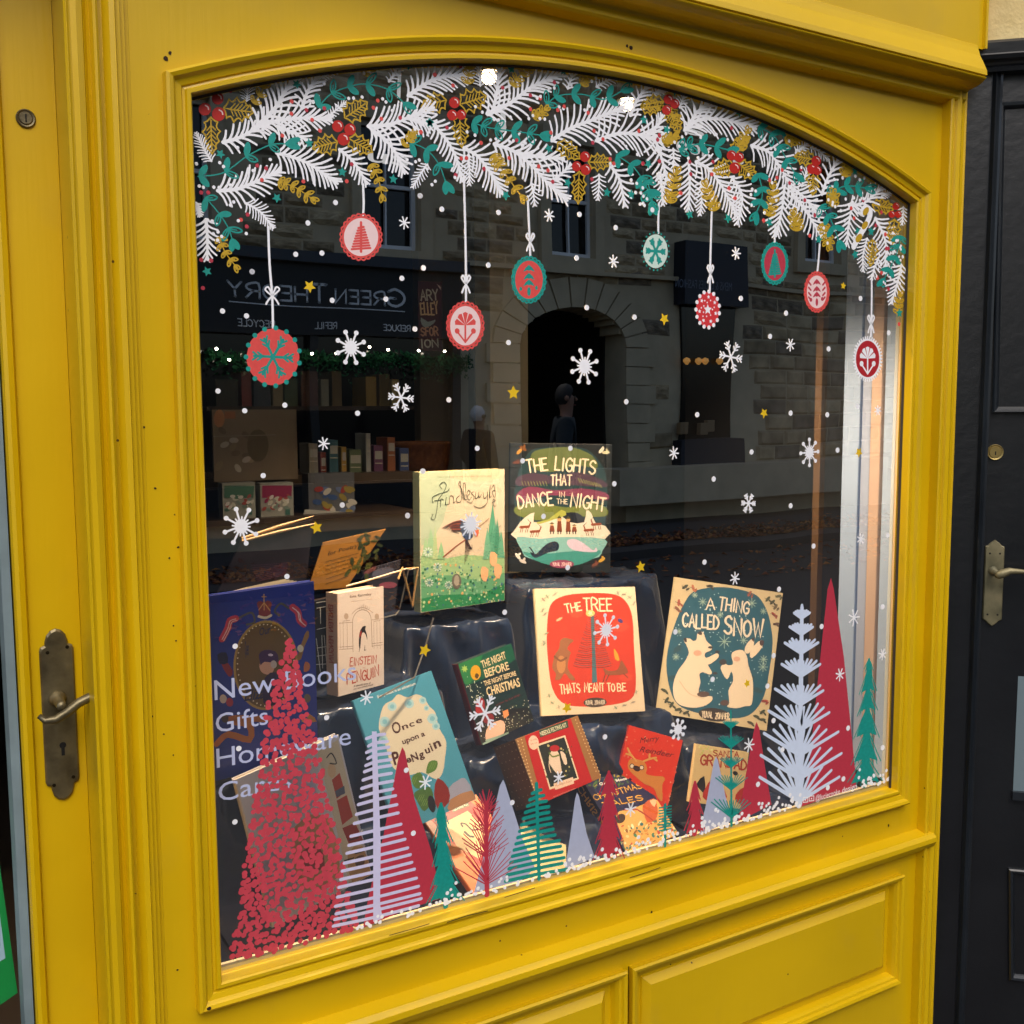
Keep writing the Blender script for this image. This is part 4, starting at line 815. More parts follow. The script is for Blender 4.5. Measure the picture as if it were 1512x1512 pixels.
# ceiling spotlights
def spot(px, py, y, tx, ty, tz, en, lab, ang=80):
    p = Vector(P(px, py, y)); t = empty('spotlight', p, label=lab, cat='lamp', group='ceiling spotlights of the display')
    b = MB(); b.lathe(p+Vector((0, 0, .008)), (0, 0, 1), [(0, .022), (.03, .02), (.05, .008), (2.17-p.z-.009, .006)], mat('spot_metal', 'b8b8b8', .3, metal=.9)); b.build('lamp_body', t, world=True)
    bulb = mat('lit_bulb', 'ffd9a0', .3, emit=28); b = MB(); b.lathe(p, (0, 0, -1), [(-.008, .006), (-.004, .013), (.004, .013), (.010, .007)], bulb, 14); b.build('bulb', t, smooth=True, world=True)
    L = bpy.data.lights.new('spot', 'SPOT'); L.energy = en; L.color = (1, .75, .52); L.spot_size = R(ang); L.spot_blend = .6; L.shadow_soft_size = .02
    o = bpy.data.objects.new('light', L); COL.objects.link(o); o.parent = t; o.location = (0, 0, -.02); o.rotation_euler = (p+Vector((0, 0, -.02))-Vector((tx, ty, tz))).to_track_quat('Z', 'Y').to_euler()
spot(722, 115, .16, .82, .14, .75, 118, 'left lit ceiling spotlight above the display', 92)
spot(926, 155, .22, 1.27, .14, .75, 105, 'right lit ceiling spotlight above the display', 122)

# ---------------------------------------------------------------- satin cloth over stacked boxes
SAT = mat('dark_satin', '0c2444', .27, noise=.5, nscale=3, bump=.18, bscale=8, sheen=.15, spec=.7, col2='060e1c', stretch=(1, 1, .4))
def ss(a, b_, x): t = min(1, max(0, (x-a)/(b_-a))); return t*t*(3-2*t)
def tier(x, y, xa, xb, ya, e=.018): return ss(xa-e, xa+e, x)*(1-ss(xb-e, xb+e, x))*ss(ya-e, ya+e, y)
import mathutils
def cloth_z(x, y):
    z = .574
    for xa, xb, ya, h in ((1.15, 1.56, .40, 1.066), (.86, 1.145, .405, 1.006), (.60, .90, .23, .915), (.36, .60, .075, .868), (.60, .90, .125, .69), (1.09, 1.44, .175, .805), (1.44, 1.76, .20, .715), (.90, 1.10, .225, .765), (.98, 1.20, .085, .655)):
        z = max(z, .574+(h-.574)*tier(x, y, xa, xb, ya, .02 if h > .9 else .035))
    return z
NX, NY = 360, 180
H = np.zeros((NY+1, NX+1))
for j in range(NY+1):
    for i in range(NX+1): H[j, i] = cloth_z(.34+(1.88-.34)*i/NX, .018+.62*j/NY)
for _ in range(2):
    Hn = H.copy(); Hn[1:-1, 1:-1] = (H[1:-1, 1:-1]*2+H[:-2, 1:-1]+H[2:, 1:-1]+H[1:-1, :-2]+H[1:-1, 2:])/6; H = Hn
gy, gx = np.gradient(H); steep = np.clip((np.abs(gx)+np.abs(gy))*14, 0, 1)
vs = []; nz = mathutils.noise.noise
for j in range(NY+1):
    for i in range(NX+1):
        x = .34+(1.88-.34)*i/NX; y = .018+.62*j/NY; s_ = steep[j, i]
        zz_ = H[j, i]; wv = nz(Vector((x*3, zz_*4, 1)))*.9
        q1 = abs(nz(Vector((x*8+wv*1.6+zz_*5, zz_*3-x*2, 3)))); q2 = abs(nz(Vector((x*15-zz_*9+wv*2, zz_*4, 8)))); q3 = abs(nz(Vector((x*30+zz_*12, zz_*9, 5))))
        f = ((q1**.6)*.055+(q2**.8)*.016+(q3**.7)*.0-.027)*(.35+.65*s_)
        f2 = ((abs(nz(Vector((x*9+y*6, y*11-x*4, 5)))))**.6)*.016+(abs(nz(Vector((x*18-y*14, y*10, 9))))**.6)*.009
        vs.append((x, y+max(f, -.014), H[j, i]-abs(f2)*.7-.004))
b = MB(); b.add(vs, [(j*(NX+1)+i, j*(NX+1)+i+1, (j+1)*(NX+1)+i+1, (j+1)*(NX+1)+i) for j in range(NY) for i in range(NX)], SAT)
cl = b.build('display_cloth', None, smooth=True); tag(cl, 'dark blue satin cloth draped over the stepped display boxes', 'cloth')

# ---------------------------------------------------------------- books
POSE = {'lights': [1.2075, 0.56, 1.0729, -0.5035, -0.0974, 0.0197, 0.2389, 0.302], 'frindle': [0.9129, 0.42, 1.0303, 0.1583, -0.0037, 0.0083, 0.2247, 0.2928], 'tree': [1.1069, 0.255, 0.8213, -0.3227, -0.3384, 0.0207, 0.223, 0.2656], 'snow': [1.4743, 0.34, 0.7493, -0.6371, -0.2952, 0.1385, 0.2522, 0.3205], 'nightbefore': [0.9666, 0.26, 0.7828, 0.0937, -0.2512, -0.1673, 0.1385, 0.1691], 'kit': [0.9996, 0.095, 0.7079, 0.0463, -0.4535, -0.1289, 0.1564, 0.129], 'once': [0.7122, 0.1, 0.7104, -0.06, -0.319, -0.2211, 0.1584, 0.2468], 'einstein': [0.6669, 0.26, 0.9262, 0.3864, -0.0074, 0.0242, 0.1183, 0.1913], 'queen': [0.3947, 0.08, 0.8753, 0.1404, 0.0402, -0.0217, 0.1765, 0.2952], 'santa': [0.4653, 0.035, 0.6362, 0.1205, -0.0604, -0.1943, 0.1822, 0.2536], 'pug': [1.2277, 0.175, 0.6532, -0.3331, -0.2431, 0.3244, 0.1217, 0.1485], 'tales': [1.1649, 0.04, 0.5932, 0.2854, -0.8205, 0.0843, 0.1642, 0.1617], 'grotto': [1.3702, 0.1, 0.6367, -0.3099, -0.2245, 0.2222, 0.1191, 0.1192], 'dogkit': [0.8226, 0.03, 0.6038, -0.0866, -0.9804, -0.2422, 0.1224, 0.1742]}
COR_ = {'lights': [(754, 655), (904, 655), (901, 846), (751, 844)], 'frindle': [(620, 697), (745, 693), (745, 886), (622, 905)], 'tree': [(789.5, 869), (935, 867), (955, 1052), (800.5, 1055)], 'snow': [(997, 855), (1157, 873), (1131, 1080), (969, 1051)], 'nightbefore': [(676, 978), (755, 952), (789, 1062), (711, 1102)], 'kit': [(757, 1089), (854, 1060), (888, 1147), (800, 1188)],
 'once': [(522, 1034), (635, 991), (705, 1180), (588, 1232)], 'einstein': [(499, 877), (566, 865), (567, 1011), (500, 1028)], 'queen': [(310, 885), (466, 853), (466, 1114), (320, 1153)], 'santa': [(356, 1156), (497, 1078), (548, 1290), (400, 1372)], 'pug': [(933, 1078.5), (1016, 1088), (980, 1189), (897, 1180)], 'tales': [(853, 1153), (931, 1148), (1016, 1232), (931, 1251)], 'grotto': [(1032, 1104), (1110, 1106), (1092, 1193), (1013, 1185)], 'dogkit': [(624, 1212), (700, 1171), (785, 1285), (698, 1312)]}
PAGE = mat('page_block', 'e6d6b4', .8, noise=.25, nscale=120, stretch=(.05, 1, .05))
def pose(k):
    x, y, z, ya, le, ro, w, h = POSE[k]
    return (x, y, z), (Matrix.Rotation(ya, 3, 'Z') @ Matrix.Rotation(le, 3, 'X') @ Matrix.Rotation(ro, 3, 'Y')), w, h
def book(k, label, cover, thick=.012, cat='book', hard=True, spine=None, pages=True, fan=0):
    loc, rot, w, h = pose(k); t = empty('book' if cat == 'book' else 'gift_box', loc, rot, label, cat)
    c = ink(cover); sp = ink(spine or cover); ct = .0018
    b = MB(); b.box((0, 0, 0), (w, ct, h), c); b.build('front_cover', t, bevel=.0006)
    b = MB(); b.box((0, thick, 0), (w, thick+ct, h), c); b.build('back_cover', t, bevel=.0006)
    b = MB()
    if thick > .02: b.box((-.0018, -.0002, 0), (0, thick+ct, h), sp)
    else:
        vs = []; n = 7
        for zz in (0, h):
            for i in range(n): a = math.pi*i/(n-1); vs.append((-.0001-math.sin(a)*.003, (thick+ct)/2-math.cos(a)*(thick+ct)/2, zz))
        b.add(vs, [(i, i+1, n+i+1, n+i) for i in range(n-1)]+[tuple(range(n)), tuple(range(n, 2*n))[::-1]], sp)
    b.build('spine', t)
    i = .003 if hard else .0006
    b = MB(); b.box((.0005, ct+.0001, i), (w-i, thick-.0001, h-i), PAGE); b.build('pages', t)
    f = homog(COR_[k]); tl, tr_, br_, bl = COR_[k]
    cv = Canvas(lambda x, y: (lambda u: (min(w-.0004, max(.0004, u[0]*w)), min(h-.0004, max(.0004, u[1]*h))))(f(x, y)), h/math.hypot(tl[0]-bl[0], tl[1]-bl[1]), -.00025, dy=1.8e-6)
    return t, cv, w, h
def fullbg(cv, w, h, m, i=0): cv.poly2([(i, i), (w-i, i), (w-i, h-i), (i, h-i)], m)

K = (600, 640, 4.58)
t, cv, w, h = book('lights', 'dark picture book about lights dancing in the night, highest on the display', '10161a', .011); cv.cs(*K)
cv.poly([(770, 560), (735, 500), (730, 420), (745, 330), (770, 230), (830, 130), (900, 100), (1100, 92), (1220, 105), (1300, 180), (1345, 260), (1360, 420), (1350, 540), (1340, 620), (1335, 760), (1260, 850), (1130, 895), (960, 890), (820, 830), (750, 740), (745, 640)], '1f3a40', 3)
cv.poly([(845, 140), (950, 102), (1130, 96), (1260, 150), (1290, 230), (1150, 215), (1000, 260), (860, 240)], '5f6b3c', 3)
cv.poly([(750, 300), (860, 270), (1010, 290), (1160, 260), (1320, 310), (1350, 360), (1150, 350), (960, 340), (760, 360)], '4c3a4a', 3)
cv.poly([(740, 420), (830, 360), (1000, 385), (1180, 370), (1350, 400), (1355, 450), (1180, 430), (950, 420), (780, 470)], '7c3b55', 3)
cv.poly([(735, 500), (900, 470), (1080, 500), (1240, 470), (1350, 500), (1340, 560), (1100, 560), (930, 590), (760, 560)], '6a7434', 3)
cv.poly([(1060, 545), (1150, 535), (1215, 590), (1180, 620), (1080, 590)], '171c26', 3)
cv.poly([(742, 640), (800, 570), (865, 535), (858, 600), (960, 590), (1040, 555), (1100, 600), (1200, 600), (1215, 520), (1250, 540), (1280, 610), (1345, 625), (1335, 720), (750, 720)], 'd9cfbc', 2)
cv.poly([(880, 600), (960, 580), (1045, 515), (1080, 550), (1000, 580), (900, 612)], 'a5a84a', 2)
cv.poly([(748, 700), (900, 712), (1050, 700), (1337, 712), (1325, 790), (1250, 850), (850, 850), (775, 780)], '7fb0ac', 3)
cv.poly([(790, 800), (900, 815), (1080, 800), (1310, 790), (1250, 852), (1130, 893), (960, 888), (830, 838)], '3d8a82', 3)
cv.poly([(835, 800), (870, 815), (900, 790), (950, 745), (1000, 730), (1028, 750), (1020, 790), (960, 805), (880, 840), (850, 830)], '1b2a3c', 3); cv.stroke([(862, 815), (838, 778), (830, 772)], 8, '1b2a3c')
cv.poly([(1090, 720), (1140, 715), (1200, 745), (1260, 790), (1280, 770), (1285, 800), (1200, 800), (1120, 785), (1085, 750)], 'cbb9cc', 3)
for x, hh in ((982, 70), (1032, 112), (1092, 108), (1133, 58)):
    yb = 675; cv.poly([(x-18, yb-10), (x+18, yb-10), (x+12, yb-hh*.75), (x-12, yb-hh*.75)], '7a3b22'); cv.dot((x, yb-hh*.85), hh*.13, 'c79a6a'); cv.poly([(x-18, yb-hh*.9), (x+18, yb-hh*.9), (x, yb-hh*1.08)], '4f4a22'); 
    for s_ in (-9, 9): cv.stroke([(x+s_, yb-14), (x+s_, yb+4)], 7, '2b211c', 0)
for x, y, s_ in ((800, 635, 1), (870, 665, 1), (1235, 655, -1), (1285, 615, -1)):
    cv.stroke([(x-30, y), (x+25, y-4)], 17, '8a4226', 0); cv.stroke([(x+28*s_, y-6), (x+38*s_, y-32)], 9, '8a4226', 0); cv.stroke([(x+38*s_, y-32), (x+20*s_, y-52)], 3, '3a2216', 0)
    for q in (-25, -12, 10, 22): cv.stroke([(x+q, y+5), (x+q-7*s_, y+34)], 4, '6d331d', 0)
for i in range(9): cv.stroke([(780+i*20, 325), (790+i*20, 355)], 3, '9aa05a', 0); cv.stroke([(1160+i*18, 300+i*5), (1175+i*18, 330+i*4)], 4, '9aa05a', 0)
for x, y, c in ((765, 125, 'b8842c'), (790, 105, '7a4a20'), (1320, 110, 'd8d2be'), (1350, 125, 'c8c2a0'), (752, 830, 'd8d2c8'), (785, 865, 'c8beb4'), (1320, 855, 'c79a3c'), (1275, 885, '6b3a2c'), (745, 200, '5a2c1c')):
    cv.ell((x, y), 26, 11, c, rot=random.uniform(-1, 1)); cv.ell((x+8, y-12), 8, 16, c, rot=random.uniform(-1, 1))
cv.ell((1048, 883), 82, 28, '8a3f5c')
for tt, p0, p1, hh in (('THE', (820, 268), (955, 246), 82), ('LIGHTS', (1003, 246), (1275, 270), 88), ('THAT', (975, 350), (1115, 352), 70), ('DANCE', (760, 510), (990, 482), 84), ('IN', (1030, 428), (1068, 428), 34), ('THE', (1015, 476), (1088, 476), 32), ('NIGHT', (1108, 490), (1340, 520), 86)):
    cv.text(tt, p0, p1, hh, 'f0dcc0', w=hh*.13)
cv.text('YUVAL ZOMMER', (985, 895), (1112, 895), 22, 'e9c7c2', w=3.5); cv.flush('cover_print', t)

t, cv, w, h = book('frindle', 'pale peach and green tall storybook with looping script title', 'd9c48f', .022, spine='b8c09a'); cv.cs(*K)
fullbg(cv, w, h, 'd8c6ac')
cv.poly([(92, 262), (300, 255), (250, 600), (100, 760)], 'b4c2a6', 2); cv.poly([(300, 250), (663, 242), (663, 300), (400, 330)], 'dcc4a4', 2)
cv.poly([(97, 830), (250, 850), (400, 820), (540, 830), (665, 800), (665, 1125), (100, 1212)], '9cc08a', 2); cv.poly([(98, 990), (300, 960), (480, 990), (665, 940), (665, 1125), (100, 1212)], '66a67a', 2); cv.poly([(100, 1120), (300, 1090), (520, 1080), (665, 1010), (665, 1125), (100, 1212)], '2f8a58', 2)
rnd = random.Random(4)
for i in range(230): y = 880+rnd.random()*300; x = rnd.uniform(110, 655); cv.dot((x, min(y, 1205-(x-100)*.15)), rnd.uniform(4, 11), rnd.choice(['2a7a50', 'bcd7a0', '8fbf9a', 'd8d0a0', '3f6f8c', '1d6b44', 'e0b070']), n=7)
def spire(x, y0, y1, ww, c):
    cv.poly([(x, y0), (x+ww*.25, y0+(y1-y0)*.4), (x+ww*.5, y1), (x-ww*.5, y1), (x-ww*.25, y0+(y1-y0)*.4)], c)
for a in ((583, 480, 840, 90, '5aa183'), (548, 640, 850, 60, '72b091'), (615, 570, 840, 55, '4a9274'), (640, 650, 840, 50, '68ab8c'), (165, 640, 840, 70, '9cc59a'), (195, 620, 850, 40, 'b4c996'), (235, 730, 850, 50, '8fbf8e'), (130, 700, 830, 50, 'a5c99b')): spire(*a)
for i in range(40): cv.dot((583+rnd.uniform(-40, 55), rnd.uniform(620, 830)), 4, '2f6f58', n=5)
for x, y in ((590, 850), (620, 930), (530, 950)): cv.poly([(x-20, y-50), (x+25, y-30), (x+10, y+50), (x-25, y+25)], 'efb98a', 2)
for x, y, r in ((145, 802, 34), (210, 905, 32), (155, 1010, 30), (285, 1025, 28)):
    for k in range(9): a = k*.7; cv.ell((x+math.cos(a)*r*.7, y+math.sin(a)*r*.7), r*.3, r*.14, 'd7e3d8', rot=a)
    cv.dot((x, y), r*.3, '6b98a8')
cv.ell((340, 1000), 32, 52, '6f6a60'); cv.ell((340, 995), 18, 36, 'a9a090')
INK = '2c3a34'
for L in ([(238, 372), (225, 350), (250, 328), (270, 350), (250, 400), (215, 450), (205, 520), (190, 580), (168, 575), (180, 545)], [(180, 470), (175, 435), (215, 410), (275, 392), (290, 372)], [(190, 455), (235, 450)], [(228, 500), (235, 445), (250, 450)], [(262, 485), (270, 430), (266, 480), (285, 478)], [(290, 478), (296, 425), (318, 430), (318, 470), (330, 460)], [(360, 420), (340, 440), (345, 465), (372, 450), (365, 330), (355, 345), (375, 380), (385, 450)], [(395, 450), (400, 350), (385, 345), (392, 440), (412, 445)], [(412, 425), (432, 400), (420, 385), (408, 420), (425, 450), (440, 430)], [(455, 395), (440, 405), (458, 430), (440, 470), (410, 460)], [(470, 400), (468, 440), (488, 425), (490, 398), (492, 435), (508, 415)], [(520, 400), (525, 440), (545, 425), (548, 395), (545, 470), (500, 505), (455, 490)], [(562, 440), (568, 350), (560, 430), (575, 425)], [(600, 385), (580, 395), (592, 430), (602, 420), (590, 350), (575, 380)], [(578, 470), (602, 455), (585, 450), (590, 490), (605, 492)]): cv.stroke(L, 4.5, INK, 5)
for i in range(8): cv.stroke([(380, 590+i*10), (320-i*2, 600+i*8), (244+i*16, 640+i*5)], 9, ['7a2e22', '2b2326', 'a04a30', '3a2a2a'][i % 4], 3, w1=4)
for i in range(7): cv.stroke([(400, 700), (400+i*7, 780), (395+i*8, 885-i*22)], 7, ['2b2326', '493036'][i % 2], 3, w1=3)
cv.stroke([(400, 720), (340, 760), (248, 838)], 7, 'a0482c', 3); cv.stroke([(420, 690), (560, 575)], 4, '8a5a30', 3); cv.poly([(370, 600), (440, 620), (450, 700), (400, 720), (370, 660)], '3a4a6a', 2); cv.poly([(455, 670), (490, 650), (480, 700)], 'd9663a', 2)
cv.text('There are things in this forest that cannot be seen', (205, 296), (575, 292), 9, '8a8060', style='font'); cv.flush('cover_print', t)

t, cv, w, h = book('tree', 'red and cream picture book showing a bear and a fox round a bare fir', 'ecd0a2', .011)
CREAM = 'e6cdaa'; fullbg(cv, w, h, CREAM); cv.cs(*K)
cv.cs(600, 640, 4.58)
cv.poly([(790+0, 0)], CREAM) if False else None
cv.cs(0, 0, 1)
cv.poly([(812, 893), (830, 880), (860, 876), (900, 877), (920, 886), (932, 910), (936, 960), (940, 1010), (934, 1032), (912, 1040), (870, 1043), (834, 1038), (816, 1016), (809, 975), (807, 930)], 'cf3a1c', 4)
for x, y, r in ((850, 905, 10), (915, 925, 12), (830, 990, 9), (925, 1000, 10)): cv.ell((x, y), r, r*.6, 'd9492a', jit=.2)
cv.cs(*K); cv.text('THE', (1075, 1208), (1180, 1190), 56, 'f3d9b0', w=9); cv.text('TREE', (1195, 1200), (1385, 1200), 88, 'f3d9b0', w=11)
cv.cs(600, 920, 4.58); cv.text("THATS", (1040, 468), (1175, 462), 60, 'f3d9b0', w=8); cv.text('MEANT', (1205, 462), (1340, 462), 56, 'f3d9b0', w=8); cv.text('TO', (1362, 462), (1412, 462), 52, 'f3d9b0', w=8); cv.text('BE', (1432, 462), (1490, 462), 52, 'f3d9b0', w=8)
cv.ell((1278, 535), 80, 34, '4a3a2c'); cv.text('YUVAL ZOMMER', (1212, 548), (1345, 548), 26, 'f0dcc0', w=3.5)
cv.poly([(1240, -60), (1262, -60), (1275, 200), (1290, 395), (1255, 400), (1252, 200)], '4a6a70')
for i in range(26):
    y = -60+i*14; L = 22+i*4.3
    for s_ in (-1, 1): cv.stroke([(1255, y), (1255+s_*L*.5, y+6), (1255+s_*L, y-rnd.uniform(0, 12))], 3.2, '5b3426' if i % 3 else '3c5a5c', 3)
cv.ell((1237, -70), 30, 22, 'f2c070'); star(cv, (1237, -70), 20, 'f9e2b0')
cv.poly([(1035, 115), (1060, 92), (1095, 96), (1128, 112), (1105, 130), (1085, 165), (1110, 190), (1100, 215), (1090, 300), (1140, 370), (1110, 378), (1070, 330), (1040, 370), (1005, 372), (1010, 330), (985, 290), (1000, 210), (1030, 160)], '9b6038', 3); cv.ell((1045, 270), 30, 60, 'c08048'); cv.stroke([(1000, 215), (1040, 245), (1080, 225)], 14, '7d4a2a', 3)
cv.poly([(1330, 300), (1370, 320), (1430, 310), (1450, 250), (1475, 280), (1500, 330), (1470, 345), (1400, 350), (1350, 345)], '94502c', 3); cv.poly([(1400, 170), (1425, 200), (1440, 250), (1410, 240)], 'e09a2a', 2)
for L in ([(1345, 340), (1330, 395)], [(1370, 345), (1350, 390)], [(1470, 340), (1500, 370)]): cv.stroke(L, 6, '6b3a22', 0)
for x, y in ((930, 130), (945, 60), (965, 480), (985, 530), (1030, 560), (1100, 575), (1420, 575), (1480, 560), (1540, 540), (1560, 470)): cv.ell((x, y), 14, 6, rnd.choice(['8f9a78', 'b7a98a', 'a08a78']), rot=rnd.uniform(-1.5, 1.5)); cv.stroke([(x-18, y+10), (x+16, y-8)], 2.5, '9a9a84', 0)
cv.cs(*K)
for x, y in ((925, 1120), (950, 1100), (1000, 1085), (920, 1190), (935, 1215), (1420, 1080), (1460, 1090), (1500, 1110), (1530, 1150), (930, 1400)): cv.ell((x, y), 15, 6, rnd.choice(['8f9a78', 'a9a58c', 'a08a78']), rot=rnd.uniform(-1.5, 1.5)); cv.stroke([(x-18, y+12), (x+18, y-12)], 2.5, '9a9a84', 0)
cv.cs(*K); cv.ell((1440, 1265), 20, 12, '4a3c78', rot=.6); cv.ell((1030, 1250), 24, 8, 'e6ab80', rot=-.5)
cv.flush('cover_print', t)

t, cv, w, h = book('snow', 'blue picture book with a white fox and hare, tilted at the right of the display', 'cdb78c', .010)
A = (840, 820, 4.32); fullbg(cv, w, h, 'cdb78c'); cv.cs(*A)
cv.poly([(790, 240), (900, 210), (1010, 205), (1130, 225), (1210, 260), (1265, 350), (1290, 450), (1300, 560), (1280, 720), (1240, 900), (1160, 1010), (1050, 1040), (930, 1020), (800, 1000), (690, 950), (640, 850), (620, 700), (640, 560), (680, 430), (730, 320)], '1f5466', 4)
for i in range(150): 
    a = rnd.uniform(0, 6.28); rr = rnd.random()**.5; cv.dot((955+math.cos(a)*rr*300, 620+math.sin(a)*rr*380), rnd.uniform(2, 5), 'c9dad6', n=6)
for x, y, r in ((985, 550, 42), (850, 300, 26), (1165, 300, 30), (960, 380, 20), (1240, 660, 26), (1235, 710, 30), (680, 650, 22), (700, 490, 18), (1110, 540, 24), (1240, 350, 20), (800, 260, 18)):
    for k in range(8): a = k*.785; cv.stroke([(x, y), (x+math.cos(a)*r, y+math.sin(a)*r)], 4, '9fb6a4', 0)
for x, y in ((690, 600), (1150, 780), (1200, 860), (660, 780), (760, 960)): cv.ell((x, y), 34, 16, '2c4a52', jit=.25, rot=rnd.uniform(-1, 1))
FUR = 'e6d0b2'
cv.poly([(745, 560), (805, 545), (815, 500), (850, 492), (870, 545), (905, 580), (900, 605), (862, 625), (870, 655), (935, 625), (948, 650), (900, 690), (880, 700), (905, 745), (890, 760), (850, 745), (825, 760), (832, 810), (820, 870), (870, 895), (905, 900), (900, 930), (850, 960), (780, 970), (700, 950), (665, 900), (662, 820), (690, 740), (740, 670), (760, 620)], FUR, 3)
cv.poly([(730, 535), (770, 535), (790, 560), (755, 575), (735, 560)], FUR, 2); cv.poly([(728, 532), (745, 532), (748, 556), (735, 555)], '3a2a26', 2); cv.poly([(815, 500), (838, 484), (842, 512)], '3a2a26', 2)
for p_ in ((897, 588), (940, 615), (925, 752)): cv.ell(p_, 16, 8, '3a3432')
cv.ell((815, 625), 26, 18, 'dca789'); cv.ell((850, 885), 40, 18, '5a4238'); cv.stroke([(700, 800), (760, 880), (850, 910)], 4, 'c9ae90', 3)
cv.poly([(1030, 640), (1045, 612), (1100, 602), (1130, 640), (1140, 700), (1165, 780), (1170, 850), (1160, 950), (1120, 962), (1060, 975), (1000, 965), (1015, 940), (1010, 860), (1040, 800), (1030, 740), (1000, 790), (960, 720), (985, 690), (1010, 700), (1040, 690)], FUR, 3)
cv.poly([(1115, 610), (1125, 570), (1150, 540), (1175, 525), (1175, 580), (1140, 625)], FUR, 2); cv.poly([(1150, 620), (1180, 570), (1225, 535), (1240, 560), (1210, 610), (1160, 655)], FUR, 2); cv.poly([(1215, 540), (1242, 540), (1238, 570), (1218, 570)], '4a3430', 2); cv.poly([(1160, 530), (1178, 520), (1176, 548)], '4a3430', 2)
cv.ell((985, 940), 28, 18, '5a4238'); cv.ell((975, 680), 24, 18, '3f3836'); cv.ell((1065, 660), 22, 16, 'dca789')
for tt, p0, p1, hh in (('A', (872, 345), (925, 345), 70), ('THING', (950, 345), (1140, 370), 78), ('CALLED', (722, 462), (950, 470), 84), ('SNOW', (985, 500), (1235, 515), 104)): cv.text(tt, p0, p1, hh, 'ecd9c0', w=hh*.13)
cv.ell((918, 1015), 100, 42, '33291f', rot=.12); cv.text('YUVAL', (840, 1030), (905, 1035), 36, 'e9d4b4', w=5); cv.text('ZOMMER', (925, 1040), (1012, 1048), 36, 'e9d4b4', w=5)
for x, y, c in ((740, 210, '3a3a2a'), (895, 200, '3c3424'), (790, 215, 'b86a48'), (1150, 240, '9c5440'), (1270, 270, '4a4c32'), (1300, 290, '3a3c28'), (1310, 370, '9c3c30'), (1325, 430, '5a3c30'), (700, 310, 'a34c36'), (690, 350, '8c5440'), (605, 860, '3c4430'), (620, 920, '39402c'), (650, 950, '3c4430'), (690, 980, '4a5038'), (740, 1000, '39402c'), (1245, 930, 'a33c34'), (1230, 1000, '3c4430'), (1190, 1030, '4a5038'), (1230, 1050, '39402c'), (1150, 1070, '4a4434'), (1340, 250, '5c5c3c'), (1320, 320, '6a5a40')):
    cv.ell((x, y), 22, 9, c, rot=rnd.uniform(-1.5, 1.5)); cv.ell((x+16, y+14), 14, 6, c, rot=rnd.uniform(-1.5, 1.5)); cv.stroke([(x-22, y-6), (x+24, y+14)], 3, '5c4c34', 0)
cv.flush('cover_print', t)

t, cv, w, h = book('nightbefore', 'small dark green Christmas book with cream lettering, tilted at the middle', '0e2a2c', .020, spine='6b1c1e')
A = (600, 920, 4.58); cv.cs(*A)
cv.poly([(352, 268), (705, 147), (735, 250), (400, 420)], '17573f', 2); cv.poly([(352, 268), (520, 215), (450, 380), (390, 400)], '2a7a44', 2); cv.poly([(470, 640), (820, 560), (860, 650), (520, 828)], '0b1216', 2)
cv.ell((472, 328), 36, 50, 'd8a018'); cv.ell((480, 350), 14, 18, '5a4210')
star(cv, (395, 300), 30, 'a8c860', 7)
for tt, p0, p1, hh in (('THE NIGHT', (520, 300), (680, 240), 52), ('BEFORE', (540, 362), (700, 310), 56), ('THE NIGHT BEFORE', (532, 418), (745, 350), 34), ('CHRISTMAS', (552, 488), (772, 420), 62)): cv.text(tt, p0, p1, hh, 'e8cfa2', style='font', bold=.02)
cv.text('written by Kes Gray', (610, 555), (770, 480), 14, '7c3034', style='font', shear=.3)
for i in range(110): u = rnd.random(); v = rnd.random()**1.6; cv.dot((500+u*350+(1-v)*0, 790-u*130-v*170), rnd.uniform(2, 4.5), rnd.choice(['cfc9b0', 'a8b48a', 'e8e2d0']), n=6)
for i in range(50): cv.dot((400+rnd.random()*100+i*1.2, 380+i*4+rnd.uniform(-30, 30)), rnd.uniform(3, 5), 'd8dcc4', n=6)
cv.poly([(560, 690), (640, 650), (672, 680), (660, 760), (600, 785), (545, 800), (535, 760)], 'e8b9a2', 2); cv.ell((555, 640), 42, 40, '7c2028'); cv.ell((500, 560), 32, 60, 'a02828', rot=.2); cv.poly([(655, 590), (690, 575), (698, 615), (665, 640)], 'e0905a'); cv.stroke([(540, 800), (700, 745), (520, 826)], 14, '9cb8a8', 3)
cv.flush('cover_print', t)

# boxed kit: card box with a wrap around sleeve
t, cv, w, h = book('kit', 'kraft card craft kit box with a red sleeve picturing a felt penguin', '9c6b38', .085, 'box', spine='6f5236')
A = (600, 920, 4.58); cv.cs(*A)
for i in range(16):
    cv.dot((735+i*7.2+rnd.uniform(-3, 3), 790+i*24), 5, 'e8c890', n=7); cv.dot((765+i*7.2, 780+i*24), 5, 'e8c890', n=7)
    cv.dot((1150+i*9, 670+i*22), 5, 'e8c890', n=7); cv.dot((1180+i*9, 690+i*22), 5, 'e8c890', n=7)
cv.poly([(785, 748), (1115, 655), (1265, 1065), (940, 1215)], 'b81a12', 0); cv.poly([(895, 720), (1095, 668), (1105, 715), (905, 772)], '2c4a30')
cv.text('NEEDLE FELTING KIT', (912, 762), (1095, 708), 30, 'e8dcb8', style='font', bold=.02)
cv.poly([(880, 820), (1082, 765), (1180, 1050), (985, 1125)], 'ead2b0'); cv.poly([(895, 830), (1076, 778), (1168, 1042), (990, 1108)], '1e231a')
for i in range(30): cv.dot((930+rnd.random()*190+10, 830+rnd.random()*230), rnd.uniform(4, 11), rnd.choice(['57602c', 'c9b878', '3c4a24']), n=7)
